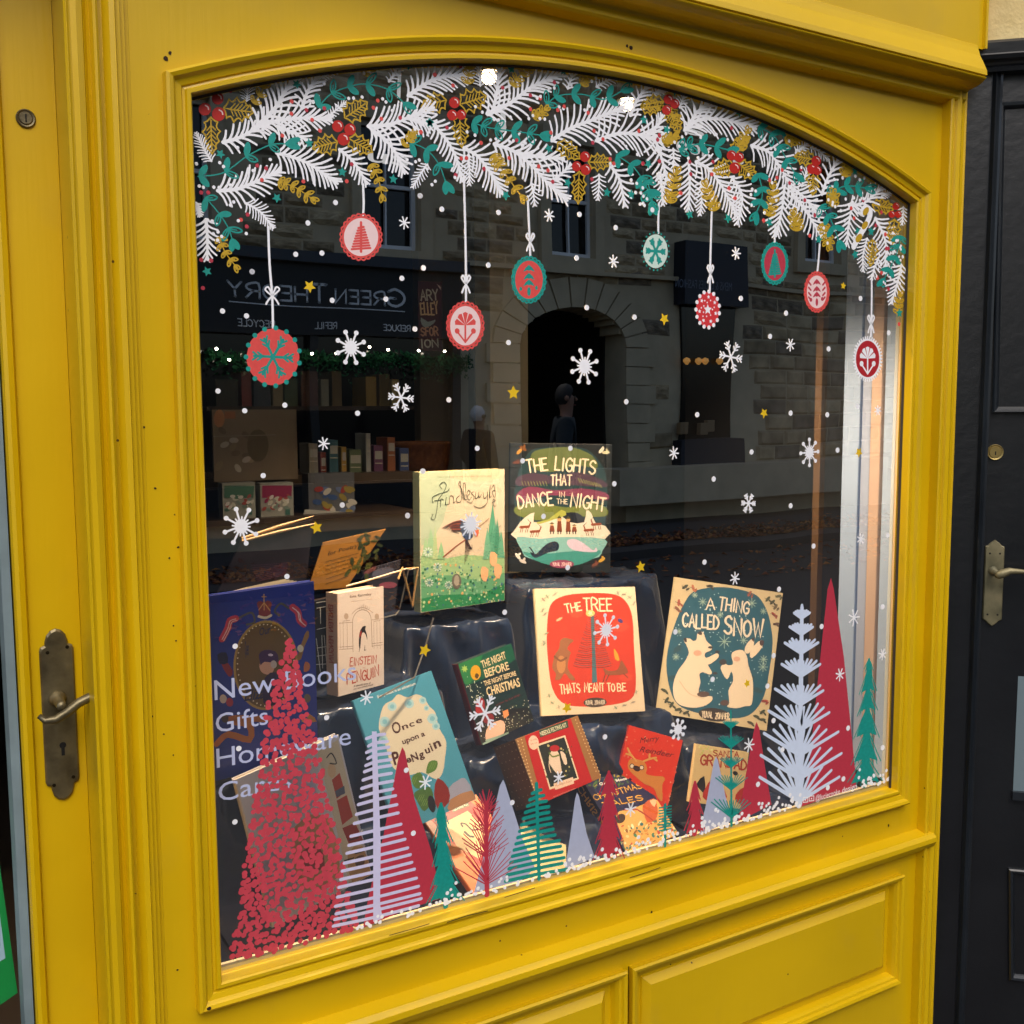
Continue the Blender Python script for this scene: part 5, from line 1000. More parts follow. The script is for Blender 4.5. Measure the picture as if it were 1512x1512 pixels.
cv.poly([(975, 900), (1000, 860), (1040, 880), (1060, 980), (1065, 1010), (1030, 1015), (1000, 980), (980, 950)], 'e6cdb4', 3); cv.poly([(1050, 870), (1085, 890), (1100, 950), (1080, 955)], 'e6cdb4', 2); cv.ell((1012, 850), 34, 22, 'b0201c'); cv.stroke([(975, 880), (1000, 905), (1045, 895)], 12, '6c7a34', 3); cv.stroke([(985, 900), (975, 960), (990, 1010)], 7, 'dcc4a4', 3)
cv.ell((858, 805), 38, 50, 'eccab0', rot=-.2); cv.text('the crafty', (835, 795), (885, 785), 12, 'b04a3a', style='font'); cv.text('kit co', (840, 820), (885, 810), 12, 'b04a3a', style='font')
cv.poly([(1010, 1085), (1140, 1038), (1150, 1080), (1025, 1125)], 'f0cdb0'); cv.text('Mini Penguin Brooch', (1025, 1105), (1135, 1068), 15, 'b0705a', style='font', shear=.3); cv.text('contents include wool and needles', (1010, 1175), (1160, 1115), 8, 'e8b098', style='font'); cv.flush('box_print', t)
b = MB(); rnd2 = random.Random(6)
for i in range(9):
    for j in range(5):
        c = (-.0021, .008+j*.017+rnd2.uniform(-.002, .002), .008+i*.0145); b.add([(c[0], c[1]+.0012*math.cos(a), c[2]+.0012*math.sin(a)) for a in [k*1.0472 for k in range(6)]], [tuple(range(6))], 'e8c890')
b.build('box_dots', t)

t, cv, w, h = book('once', 'sky blue picture book about a penguin leaning behind the painted trees', '4f9fb8', .009)
fullbg(cv, w, h, '4f9fb8'); cv.cs(600, 920, 4.58)
cv.poly([(-160, 560), (-100, 520), (-60, 480), (0, 500), (60, 480), (110, 500), (150, 560), (190, 600), (215, 700), (265, 790), (260, 900), (245, 1000), (200, 1050), (100, 1000), (0, 1020), (-100, 960), (-150, 800), (-190, 700)], 'e9dcc0', 3)
for x, y, r in ((15, 540, 32), (105, 520, 24), (170, 640, 34), (195, 690, 26), (-100, 560, 30), (-150, 660, 34), (-160, 780, 30), (130, 570, 18)): cv.ell((x, y), r, r, 'b9dde0', jit=.08); cv.ell((x, y), r*.5, r*.5, '8cc6d2')
cv.poly([(290, 1110), (350, 1060), (400, 1045), (450, 1150), (300, 1210)], 'a9a8bc', 2); cv.poly([(300, 1190), (450, 1130), (480, 1190), (300, 1290)], 'c08a60', 2)
cv.poly([(210, 1040), (285, 1110), (290, 1210), (215, 1260), (185, 1150)], '8c2418', 2); cv.poly([(30, 1040), (90, 1000), (120, 1090), (60, 1110)], '567a30', 3); cv.poly([(130, 1000), (150, 930), (205, 925), (200, 980), (150, 1010)], '5c8234', 3); cv.poly([(50, 1140), (150, 1100), (180, 1180), (120, 1270), (70, 1200)], '4c7030', 3)
for x, y in ((40, 1060), (90, 1180), (170, 960), (120, 1210)):
    for q in range(3): cv.stroke([(x+q*14-20, y+20), (x+q*14, y-25)], 3, '86a850', 0)
cv.ell((170, 1220), 26, 60, '1a1818', rot=-.2)
cv.cs(290, 740, 4.32)
cv.text('Every book is an adventure', (1155, 1255), (1395, 1170), 18, 'eef4f0', style='font', bold=.03)
cv.cs(290, 1060, 4.32); DKR = '4a1c14'
for ch, p0, p1, hh in (('O', (1252, 95), (1305, 80), 72), ('n', (1312, 70), (1348, 56), 40), ('c', (1355, 52), (1388, 44), 40), ('e', (1398, 32), (1438, 20), 40)): cv.text(ch, p0, p1, hh, DKR, style='font', bold=.02)
cv.text('upon a', (1312, 160), (1455, 105), 34, DKR, style='font', bold=.03)
for ch, p0, p1, hh in (('P', (1258, 290), (1300, 275), 80), ('e', (1338, 280), (1370, 268), 42), ('N', (1375, 272), (1415, 255), 50), ('g', (1420, 250), (1452, 238), 44), ('u', (1460, 222), (1490, 210), 46), ('i', (1498, 205), (1508, 200), 56), ('n', (1518, 190), (1560, 170), 60)): cv.text(ch, p0, p1, hh, DKR, style='font', bold=.03)
cv.flush('cover_print', t)

t, cv, w, h = book('einstein', 'thick cream novel with a penguin under a gateway, red lettering', 'e9cdb4', .028, spine='dcb9a2')
fullbg(cv, w, h, 'f2e0d2'); cv.cs(290, 740, 4.32); LN = '8f7866'
cv.text('Iona Rangeley', (978, 618), (1115, 598), 17, '5c4a40', style='font', bold=.02); cv.text('ILLUSTRATED BY DAVID TAZZYMAN', (985, 645), (1120, 625), 6, '8f7866', style='font')
cv.stroke([(998, 960), (995, 790), (1000, 740), (1025, 705), (1060, 692), (1095, 705), (1112, 740), (1115, 780), (1120, 930)], 4, LN, 3); cv.stroke([(990, 720), (1020, 690), (1060, 678), (1095, 690), (1125, 710)], 3, LN, 3)
for k in range(7): cv.stroke([(1025+k*12, 690), (1030+k*12, 655+abs(k-3)*8)], 3, LN, 0)
for x in (915, 935, 960, 1130, 1150, 1170):
    cv.stroke([(x, 770), (x+2, 940)], 2.5, LN, 0)
for y in (778, 930, 945): cv.stroke([(910, y), (995, y-6)], 3, LN, 0); cv.stroke([(1118, y-22), (1188, y-30)], 3, LN, 0)
for x in (955, 1150): cv.ell((x, 735), 14, 20, 'c9b09a'); cv.stroke([(x-20, 765), (x+22, 760)], 3, LN, 0)
cv.poly([(1035, 880), (1040, 835), (1058, 800), (1080, 795), (1075, 815), (1086, 850), (1088, 885), (1078, 850), (1062, 835), (1050, 860), (1044, 935), (1036, 930)], '1c1a1e', 2); cv.poly([(1038, 870), (1042, 835), (1052, 825), (1050, 850)], 'b03024', 2); cv.stroke([(1042, 930), (1036, 958)], 4, '1c1a1e', 0); cv.stroke([(1074, 920), (1070, 950), (1080, 948)], 4, '1c1a1e', 0)
for tt, p0, p1, hh in (('EINSTEIN', (978, 1052), (1145, 1030), 50), ('THE', (1058, 1068), (1076, 1064), 8), ('PENGUIN', (960, 1168), (1162, 1115), 66)): cv.text(tt, p0, p1, hh, 'c2452c', w=hh*.14)
cv.text('A splendid story of', (1000, 1185), (1110, 1165), 12, '5c4a40', style='font', bold=.02); cv.text('one very unlikely friend', (1000, 1203), (1125, 1175), 10, '5c4a40', style='font', bold=.02); cv.flush('cover_print', t)
b = MB(); TT = text_mesh('EINSTEIN', .01); b.add([(-.0045, .008+v[1]*.018, .17-(v[0]-TT[0])/(TT[1]-TT[0])*.05) for v in TT[2]], TT[3], 'b03c2a'); TT = text_mesh('PENGUIN', .01); b.add([(-.0045, .008+v[1]*.018, .112-(v[0]-TT[0])/(TT[1]-TT[0])*.05) for v in TT[2]], TT[3], 'b03c2a'); b.build('spine_lettering', t)

t, cv, w, h = book('queen', 'tall navy picture book with gold oval portrait and crown, behind the dotted tree', '26399c', .012)
fullbg(cv, w, h, '26399c'); cv.cs(290, 740, 4.32); GD = '8c7434'
cv.ell((440, 1055), 205, 290, 'b0924a', n=40, rot=.1); cv.ell((440, 1055), 190, 275, '6b5220', n=40, rot=.1)
for i in range(46): a = 2*math.pi*i/46; cv.dot((440+math.cos(a)*180, 1055+math.sin(a)*262), 5, 'f0e2c0', n=6)
for tt, p0, p1, hh in (('Our', (402, 868), (475, 845), 48), ('Queen', (308, 1000), (560, 945), 92), ('Elizabeth', (300, 1290), (560, 1240), 70)): cv.text(tt, p0, p1, hh, '24234a', style='font', shear=.25, bold=.02)
cv.poly([(398, 700), (385, 655), (410, 640), (432, 650), (455, 635), (482, 650), (472, 700), (470, 735), (402, 745)], '8a3a3c', 2); cv.stroke([(396, 742), (440, 750), (476, 732)], 16, 'e9dcc4', 3); cv.stroke([(432, 645), (432, 595)], 7, 'd9a866', 0); cv.stroke([(418, 612), (446, 610)], 6, 'd9a866', 0)
for s_ in (398, 432, 470): cv.stroke([(s_, 700), (432, 650)], 6, 'd9a866', 0)
for a in ((270, 760, 350, 720, 370, 780, 320, 800), (590, 680, 540, 650, 500, 700, 530, 730)): cv.stroke([(a[0], a[1]), (a[2], a[3]), (a[4], a[5]), (a[6], a[7])], 14, '5c5a50', 5)
for L in ([(165, 900), (200, 830), (215, 780), (250, 765)], [(615, 670), (650, 700), (660, 750), (690, 780)]):
    cv.stroke(L, 44, 'c9405a', 4); cv.stroke([(x, y+2) for x, y in L], 6, 'f0d8dc', 4); cv.stroke([(x+10, y+10) for x, y in L], 5, 'f0d8dc', 4)
cv.poly([(640, 1000), (690, 850), (715, 820), (720, 860), (690, 920), (665, 1010)], '9c7440', 2); cv.ell((662, 940), 20, 24, 'e9e0c8'); cv.poly([(160, 1060), (180, 1030), (230, 1100), (215, 1140), (190, 1120)], '8c2c2c', 2); cv.poly([(135, 1000), (190, 985), (200, 1050), (150, 1060)], '14163a', 2)
cv.ell((445, 1065), 48, 52, 'd9a58c'); cv.poly([(400, 1030), (395, 990), (430, 960), (500, 965), (520, 1010), (500, 1040), (430, 1035), (405, 1060)], '3c1a50', 2); cv.poly([(430, 1140), (500, 1100), (530, 1180), (520, 1300), (420, 1300)], '2c1a44', 2); cv.ell((470, 990), 16, 8, 'e0d0e8'); cv.ell((488, 1050), 20, 26, 'c8bcb8')
cv.poly([(690, 1025), (720, 1040), (715, 1080), (680, 1090)], 'c8764a', 2)
cv.stroke([(130, 1560), (200, 1500), (330, 1530), (330, 1440), (230, 1420), (240, 1400), (460, 1400)], 40, 'b8702c', 3); cv.stroke([(670, 1400), (740, 1400), (700, 1370)], 26, 'c8843a', 3)
for x, y, c in ((170, 1280, 'c9c0c0'), (210, 1300, 'a83c50'), (180, 1400, '4a3a34'), (700, 1260, '7c6a54')): cv.ell((x, y), 22, 28, c)
cv.flush('cover_print', t)
# its fanned pages and lifted back board
b = MB(); rnd2 = random.Random(2)
for i in range(7):
    a = .07+i*.05; x1_ = w*.96*math.cos(a); y1_ = .002+w*.96*math.sin(a); b.add([(0, .003+i*.0009, .004), (x1_*.5, .003+y1_*.62, .004), (x1_, y1_, .004), (0, .003+i*.0009, h-.004), (x1_*.5, .003+y1_*.62, h-.004), (x1_, y1_, h-.004)], [(0, 1, 4, 3), (1, 2, 5, 4)], PAGE)
b.build('fanned_pages', t)

t, cv, w, h = book('santa', 'white children book with a bearded Santa, behind the red dotted tree', 'dcd6dc', .012)
fullbg(cv, w, h, 'dcd6de'); cv.cs(290, 1060, 4.32)
cv.poly([(760, 200), (890, 110), (1010, 600), (1090, 980), (960, 1060), (880, 700)], 'dccbb0', 0); cv.poly([(850, 370), (900, 320), (935, 440), (880, 490)], 'b83c24'); cv.poly([(880, 500), (945, 460), (985, 600), (915, 660)], 'b83c24'); cv.poly([(915, 680), (1000, 640), (1060, 760), (960, 790)], 'a83420'); cv.poly([(870, 440), (930, 400), (935, 450), (880, 480)], '565a6c')
cv.ell((850, 310), 26, 46, 'e0bc94'); cv.stroke([(820, 230), (850, 200), (880, 260), (840, 265)], 8, '2c2420', 4); cv.poly([(950, 850), (1050, 800), (1110, 1000), (980, 1050)], 'c99a60', 2); cv.poly([(1000, 880), (1060, 860), (1060, 930), (1010, 940)], '6b4224', 2)
for x, y in ((960, 760), (1000, 850), (930, 900), (560, 1070), (640, 1080)): cv.stroke([(x, y), (x+60, y-20)], 9, '3c2c24', 0)
cv.poly([(560, 350), (700, 300), (760, 500), (640, 560)], 'c9c2da', 2); cv.poly([(600, 700), (820, 600), (900, 1000), (650, 1100)], 'd9a070', 2); cv.poly([(400, 900), (580, 850), (620, 1150), (460, 1200)], 'c4b8cc', 2); cv.poly([(640, 860), (760, 800), (800, 940), (690, 980)], 'a84a38', 2)
cv.flush('cover_print', t)

t, cv, w, h = book('pug', 'thick bright red gift book with a reindeer dressed pug', 'c42a14', .024, spine='b0261a')
fullbg(cv, w, h, 'e2381a'); cv.cs(820, 1020, 5.04)
for i in range(80): cv.dot((460+rnd.random()*500, 320+rnd.random()*480), rnd.uniform(4, 10), rnd.choice(['e0583a', 'e86a4a', 'f0a080']), n=7)
cv.text('Merry', (640, 410), (800, 372), 42, '5a1810', style='font', shear=.35); cv.text('Reindeer', (630, 470), (900, 475), 42, '5a1810', style='font', shear=.35)
cv.poly([(545, 540), (590, 528), (660, 535), (680, 580), (670, 620), (740, 625), (800, 620), (815, 640), (790, 680), (780, 790), (745, 770), (720, 710), (650, 690), (600, 660), (530, 600)], 'd88a3c', 3)
for L in ([(600, 540), (560, 500), (540, 460)], [(565, 505), (525, 500)], [(655, 535), (710, 510), (760, 495)], [(705, 512), (710, 478)], [(740, 500), (765, 515)]): cv.stroke(L, 15, 'e0a050', 3)
for x in (562, 638): cv.dot((x, 580), 20, '2c1c14'); cv.dot((x, 580), 14, 'f0dcc0'); 
cv.ell((598, 592), 28, 20, '3c2014'); cv.flush('cover_print', t)
b = MB(); b.box((w-.0005, .0, .001), (w+.0004, .026, h-.001), 'a9a2a8'); b.build('page_edge', t)

t, cv, w, h = book('tales', 'thick navy Christmas book propped low at the front of the display', '181c3c', .032, spine='14183a')
cv.cs(820, 1020, 5.04); fullbg(cv, w, h, '181c40')
for i in range(40): x = 180+rnd.random()*430; cv.ell((x, 655+rnd.random()*60), 12, 5, rnd.choice(['4c6a2c', '9c8a34', '3c5a30']), rot=rnd.uniform(-1.5, 1.5))
cv.text('Gareth Moore', (290, 700), (520, 695), 22, 'eee4dc', style='font', bold=.02); cv.text('CHRISTMAS', (245, 778), (620, 752), 46, 'd9a23a', style='serif', w=9); cv.text('TALES', (330, 828), (640, 818), 46, 'd9a23a', style='serif', w=9)
cv.poly([(430, 880), (560, 860), (760, 830), (800, 880), (960, 1000), (1000, 1070), (720, 1120), (560, 1160), (500, 1040)], 'd8a85a', 3)
for i in range(120): 
    u = rnd.random(); x = 480+u*480; y = 960+rnd.random()*170-u*20; cv.ell((x, y), rnd.uniform(6, 20), rnd.uniform(5, 10), rnd.choice(['b8402c', 'e8cf8c', '8c5a24', '3c7a5c', 'f0e0b0', '5c7c34', 'c98a3a', '2c6a6c']), rot=rnd.uniform(-1, 1))
cv.poly([(640, 850), (720, 820), (770, 900), (760, 950), (700, 960), (660, 900)], 'c0582c', 2); cv.poly([(690, 830), (740, 830), (735, 870)], 'e8b98c', 2); cv.stroke([(500, 860), (600, 870), (740, 950)], 14, '9c2c24', 3); cv.ell((470, 910), 40, 30, '3c2c1c'); cv.flush('cover_print', t)
b = MB(); TT = text_mesh('CHRISTMAS', .02); b.add([(-.0021, .008+v[1]*.022, .165-(v[0]-TT[0])/(TT[1]-TT[0])*.13) for v in TT[2]], TT[3], 'b8863a'); b.build('spine_lettering', t)

t, cv, w, h = book('grotto', 'small cream Santa book behind the small grey painted cone', 'e6c88c', .010)
fullbg(cv, w, h, 'e8c98e'); cv.cs(820, 1020, 5.04)
for i in range(40): cv.dot((1080+rnd.random()*130, 430+rnd.random()*100), 8, rnd.choice(['d8cf70', 'f2e6a0', 'c9d080']), n=6)
cv.text('SANTA', (1180, 490), (1375, 480), 40, 'a8321c', style='serif', w=8); cv.text('GRANDAD', (1080, 560), (1430, 565), 70, 'b03a20', style='serif', w=13)
cv.poly([(1040, 700), (1100, 640), (1095, 760), (1060, 740)], '14140f', 2); cv.poly([(1080, 760), (1180, 640), (1260, 780), (1180, 830), (1090, 810)], 'c0301c', 2); cv.ell((1340, 600), 20, 16, '1c1814'); cv.poly([(1330, 760), (1400, 700), (1390, 820), (1330, 815)], 'c0301c', 2); cv.flush('cover_print', t)

t, cv, w, h = book('dogkit', 'red and orange craft kit box with a felt dog face, lying between painted trees', 'c9641c', .012, 'box')
fullbg(cv, w, h, 'd8741c'); cv.cs(520, 1080, 4.32)
cv.poly([(450, 560), (700, 410), (890, 560), (860, 640), (830, 700), (980, 830), (800, 860), (700, 760), (490, 660)], 'c8301a', 0); cv.poly([(610, 490), (720, 440), (732, 480), (625, 530)], '4a5a2c'); cv.text('FELTING KIT', (625, 522), (728, 474), 22, 'e8dcb8', style='font', bold=.02)
cv.poly([(570, 600), (720, 515), (860, 640), (840, 760), (800, 820), (660, 740)], 'ecc487', 0); cv.stroke([(690, 620), (680, 600), (710, 605), (750, 640), (790, 640)], 10, '1c1410', 4); cv.stroke([(705, 655), (735, 680), (760, 685)], 14, '1c1410', 4)
cv.poly([(450, 600), (500, 585), (540, 640), (490, 665)], 'e0a080', 2); cv.flush('box_print', t)
# flat festive card lying at the front by the rung tree
def quad_thing(name, px4, y0, thick, base, label, cat, prints=None, ys=None, dz=0):
    "a thin rigid sheet through four pixels on a vertical plane, standing at its own depth"
    pts = [P(x, y, (ys[i] if ys else y0)) for i, (x, y) in enumerate(px4)]
    t = empty(name, pts[3], label=label, cat=cat); b = MB(); o = Vector(pts[3]); v = [Vector(p) for p in pts]; n_ = (v[1]-v[0]).cross(v[3]-v[0]).normalized()
    if n_.y < 0: n_ = -n_
    a = v; c = [q+n_*thick for q in v]; b.add(a+c, [(0, 3, 2, 1), (4, 5, 6, 7), (0, 1, 5, 4), (1, 2, 6, 5), (2, 3, 7, 6), (3, 0, 4, 7)], base); b.build('cover', t, world=True, bevel=.0004)
    if prints:
        f = homog(px4)
        def td(x, y):
            u, w_ = f(x, y); q = v[3]*(1-u)*(1-w_)+v[2]*u*(1-w_)+v[0]*(1-u)*w_+v[1]*u*w_; return q
        cv = Canvas(lambda x, y: (lambda q: (q.x, q.z))(td(x, y)), (v[0]-v[3]).length/math.hypot(px4[0][0]-px4[3][0], px4[0][1]-px4[3][1]), dy=3e-6)
        prints(cv)
        nv = []
        for (x, yy, z) in cv.mb.v:
            ypl = v[3].y-(n_.x*(x-v[3].x)+n_.z*(z-v[3].z))/n_.y; nv.append((x, ypl+yy, z))
        cv.mb.v = nv; cv.mb.build('print', t, world=True)
    return t
def pr(cv):
    cv.cs(520, 1080, 4.32)
    for i in range(90): cv.ell((1080+rnd.random()*270, 600+rnd.random()*300), rnd.uniform(6, 24), rnd.uniform(5, 9), rnd.choice(['c0402c', 'e8d890', '6c8a4c', 'a8b080', 'f0e6b8', '4c7a5c', 'd8a05a']), rot=rnd.uniform(-.6, .6))
quad_thing('book', [(770, 1218), (836, 1232), (836, 1285), (772, 1295)], .04, .006, 'd9c890', 'cream patterned book lying behind the teal rung tree', 'book', pr, ys=[.12, .12, .03, .03])
# left rack: cards, booklets and wire stands
def pr(cv):
    cv.cs(290, 740, 4.32); cv.text('for Poetry', (820, 375), (1000, 325), 24, '2c2412', style='font', shear=.3)
    for i in range(6): cv.stroke([(800+i*2, 420+i*24), (1000-i*10, 370+i*26)], 4, '5c4414', 0)
    for i in range(26): cv.ell((1000+rnd.random()*170-i*2.5, 220+i*11+rnd.uniform(-10, 10)), 26, 12, rnd.choice(['2c3414', '3c4418', '4a4a1c']), rot=rnd.uniform(-1.5, 1.5))
quad_thing('greeting_card', [(477, 801), (570, 781), (512, 868), (454, 872)], .36, .003, '9c6a24', 'ochre card with dark leaves leaning in the wire rack', 'card', pr)
def pr(cv):
    cv.cs(290, 740, 4.32)
    for i in range(9): cv.stroke([(330+i*3, 395+i*14), (560-i*2, 375+i*10)], 3, '6a3c58', 0)
quad_thing('booklet', [(357, 795), (463, 766), (452, 858), (322, 874)], .30, .006, '1c141c', 'plum booklet with pale top edge standing behind the navy book', 'booklet', pr)
for y_, a in ((0, (357, 795, 463, 762)), (1, (357, 799, 466, 773))):
    p0, p1 = P(a[0], a[1], .297-y_*.006), P(a[2], a[3], .297-y_*.006); b = MB(); b.tube([p0, (p0+p1)/2+np.array([0, 0, .001]), p1], [.0025, .003, .0012], mat('card_edge', 'd9b27c', .6), 6); tag(b.build('card', None), 'cream edge of a thin card standing behind the navy book, '+('upper one' if not y_ else 'lower one'), 'card')
def pr(cv):
    cv.cs(290, 740, 4.32)
    for i in range(7): cv.stroke([(1100+i*22, 440), (1090+i*26, 560)], 6, '4a4a5c', 0)
    cv.poly([(1080, 470), (1140, 400), (1150, 480), (1100, 520)], '7c4a4c', 2); cv.ell((1230, 620), 40, 16, '8c4a5c'); cv.ell((1200, 520), 60, 60, '5c5c6c')
quad_thing('greeting_card', [(533, 843), (592, 826), (583, 900), (566, 906)], .37, .003, '2c2c36', 'dark grey card held in the rightmost wire stand', 'card', pr)
WIRE = mat('cream_wire', 'c9a26c', .4)
def wire(L, y, name, lab, r=.0022):
    b = MB(); b.tube([P(x, yy, y+dy) for x, yy, dy in L], r, WIRE, 6); tag(b.build(name, None), lab, 'stand')
wire([(511, 866, 0), (560, 852, 0), (600, 840, 0), (617, 838, .02), (609, 896, .02), (594, 838, 0), (588, 855, -.01)], .33, 'wire_stand', 'cream bent wire stand right of the thick cream novel')
GRW = mat('grey_wire', '77736c', .35, metal=.5)
b = MB(); b.tube([P(*q) for q in ((617, 839, .35), (603, 842, .35), (590, 900, .35), (584, 908, .33), (566, 912, .33))], .0017, GRW, 6); tag(b.build('wire_stand', None), 'grey wire stand hooked under the cream one', 'stand')
def pr(cv):
    cv.cs(290, 740, 4.32); W_ = 'd8d4cc'
    for L in ([(765, 650), (830, 640)], [(768, 690), (830, 680)], [(790, 690), (792, 800)], [(770, 840), (835, 825)], [(765, 900), (780, 1020), (790, 1100)], [(800, 880), (805, 1080)], [(770, 960), (835, 950)], [(770, 1010), (835, 1000)], [(815, 880), (835, 1100)], [(765, 1060), (835, 1055)]): cv.stroke(L, 4, W_, 0)
quad_thing('book', [(462, 888), (486, 883), (486, 1012), (466, 1017)], .30, .014, '101014', 'black book with white line drawing between the navy and cream books', 'book', pr)
# acrylic easel strips that catch the light
b = MB(); b.tube([P(*q) for q in ((640, 912, .20), (628, 955, .19), (612, 1000, .17), (560, 1030, .15))], .0016, GRW, 6); tag(b.build('book_easel', None), 'thin grey wire book easel above the sky blue book', 'stand')

# things deeper in the shop, dim behind the glass
def slab(name, x0, y0, x1, y1, d, th, base, label, cat, prints=None):
    a = P(x0, y0, d); c = P(x1, y1, d); xm, zm = (a[0], a[2]), (c[0], c[2])
    t = empty(name, (xm[0], d, zm[1]), label=label, cat=cat); b = MB(); b.box((xm[0], d, zm[1]), (zm[0], d+th, xm[1]), base); b.build('panel', t, world=True)
    if prints:
        cv = Canvas(lambda x, y: (lambda q: (q[0], q[2]))(P(x, y, d)), gm_(x0, y0)*(d+1.5)/1.5, d-.001, dy=3e-5); prints(cv); cv.mb.build('print', t, world=True)
    return t
def pr(cv):
    cv.cs(600, 400, 3.78)
    for tt, y, c, hh in (('ARY', 165, 'b9b4a0', 58), ('ELLEY', 245, 'c9a878', 66), ('SFOR', 362, 'b98a64', 46), ('ION', 430, 'b9b4a0', 46)): cv.text(tt, (82, y), (176, y-4), hh, c, w=9)
    cv.poly([(85, 300), (80, 260), (120, 285), (160, 272), (150, 295), (110, 315)], '8a9a94', 2); cv.poly([(168, 72), (190, 90), (190, 108)], 'd9b8a8')
slab('poster', 617, 415, 653, 518, 1.25, .004, '3a1214', 'dark red literary poster hanging left of the beige pier', 'poster', pr)
def pr(cv):
    cv.cs(280, 380, 3.78); cv.ell((165, 900), 30, 50, 'b87a4c'); cv.poly([(195, 860), (255, 860), (255, 900), (195, 900)], '9c5a34')
    for i in range(12): cv.ell((150+rnd.random()*190, 960+rnd.random()*240), 26, 16, rnd.choice(['8c7a5c', 'a89678', '5c4a34', 'c9c0b0']), rot=rnd.uniform(-1, 1))
    cv.ell((380, 1050), 60, 90, '4a3c1c'); cv.stroke([(130, 1000), (480, 990)], 5, '8c8070', 0)
slab('picture', 313, 605, 440, 707, 1.1, .01, '7a6a54', 'framed brown illustrated print at the back left', 'picture', pr)
for x, c, dd, lb_ in ((328, '3c6a54', 0, 'green topped puzzle box on the low shelf at the left'), (384, '8c1c4a', 0, 'magenta puzzle box on the low shelf at the left')):
    def pr(cv, x=x, c=c):
        cv.poly([(x+3, 717), (x+47, 717), (x+46, 735), (x+3, 735)], c)
        for i in range(30): cv.ell((x+6+rnd.random()*38, 731+rnd.random()*22), 4, 2.4, rnd.choice(['c9c9b8', c, '7a8a80', 'a84a44', 'dcd8d0']), rot=rnd.uniform(-1, 1))
        cv.poly([(x+37, 752), (x+44, 752), (x+44, 760), (x+37, 760)], '3c6a60')
    slab('puzzle_box', x, 714, x+50, 765, 1.05, .04, '9a9a90', lb_, 'box', pr)
def pr(cv):
    for i in range(26): cv.ell((462+rnd.random()*60, 722+rnd.random()*40), 7, 4, rnd.choice(['2c4a7c', '8c2c24', '8c7c34', '5a6a8c', 'b8b4a8']), rot=rnd.uniform(-1, 1))
    cv.poly([(450, 752), (512, 756), (505, 770), (446, 766)], 'a8a8a0')
slab('puzzle_box', 455, 700, 524, 768, 1.06, .05, '54565a', 'large blue and red game box at the right end of the low shelf', 'box', pr)
slab('shelf', 305, 707, 612, 711, 1.15, .3, '4a3c2c', 'low wooden shelf at the back left of the shop', 'shelf')
slab('shelf', 305, 770, 612, 776, 1.02, .3, '3a2c1e', 'lower shelf carrying the puzzle boxes', 'shelf')
for k, (x0_, x1_, y0_, c) in enumerate(((318, 352, 560, '2a2c24'), (356, 372, 548, '6c1c1c'), (374, 400, 556, '1c2c3c'), (402, 418, 545, '8c7c5c'), (420, 440, 558, '3c4c34'), (444, 470, 548, '4a2c1c'), (474, 486, 560, '8c8c7c'), (490, 505, 548, '5c4c2c'), (540, 556, 556, 'a88c4c'), (560, 576, 552, '6c5c34'), (578, 590, 560, 'c9b478'))):
    slab('book', x0_, y0_, x1_, 600, 1.7, .12, c, ('wide ' if x1_-x0_ > 20 else 'narrow ')+{'2a2c24': 'olive', '6c1c1c': 'dark red', '1c2c3c': 'navy', '8c7c5c': 'tan', '3c4c34': 'moss green', '4a2c1c': 'brown', '8c8c7c': 'grey', '5c4c2c': 'khaki', 'a88c4c': 'gold', '6c5c34': 'bronze', 'c9b478': 'pale straw'}[c]+' book on the dim far shelf', 'book')
slab('shelf', 305, 600, 612, 605, 1.66, .3, '2c2118', 'dim upper bookshelf at the back of the shop', 'shelf')
for k, (x0_, x1_, y0_, c, nm) in enumerate(((456, 470, 655, 'a8a08c', 'cream'), (473, 482, 668, '8c3c2c', 'brick red'), (486, 500, 650, '3c6a74', 'teal'), (504, 512, 660, 'c9a04c', 'mustard'), (516, 534, 664, '6c7c5c', 'sage'), (540, 548, 640, 'b8b8b0', 'pale grey'), (552, 566, 658, '7c4c6c', 'plum'), (572, 584, 646, 'a8643c', 'copper'), (590, 604, 662, '4c5c8c', 'slate blue'))):
    def pr(cv, a=x0_, b_=x1_, y=y0_, c=c): cv.poly([(a+1.5, y+8), (b_-1.5, y+8), (b_-1.5, y+20), (a+1.5, y+20)], 'c9c4b4'); cv.stroke([(a+2, y+26), (b_-2, y+26)], 1.5, 'd8d0b8', 0)
    slab('packet', x0_, y0_, x1_, 706.5, 1.2, .08, c, nm+' packet with a pale label on the dim middle shelf', 'packet', pr)
b = MB(); c0 = P(643, 685, 1.5); bs = mat('basket_wicker', 'a8642c', .8, noise=.4, nscale=60, bump=1, bscale=80)
b.lathe((c0[0], 1.6, c0[2]-.06), (0, 0, 1), [(0, .075), (.06, .09), (.12, .095), (.125, .098), (.13, .09), (.12, .085), (.02, .07)], bs, 20); tag(b.build('basket', None, smooth=True), 'orange wicker basket glimpsed above the peach storybook', 'basket')

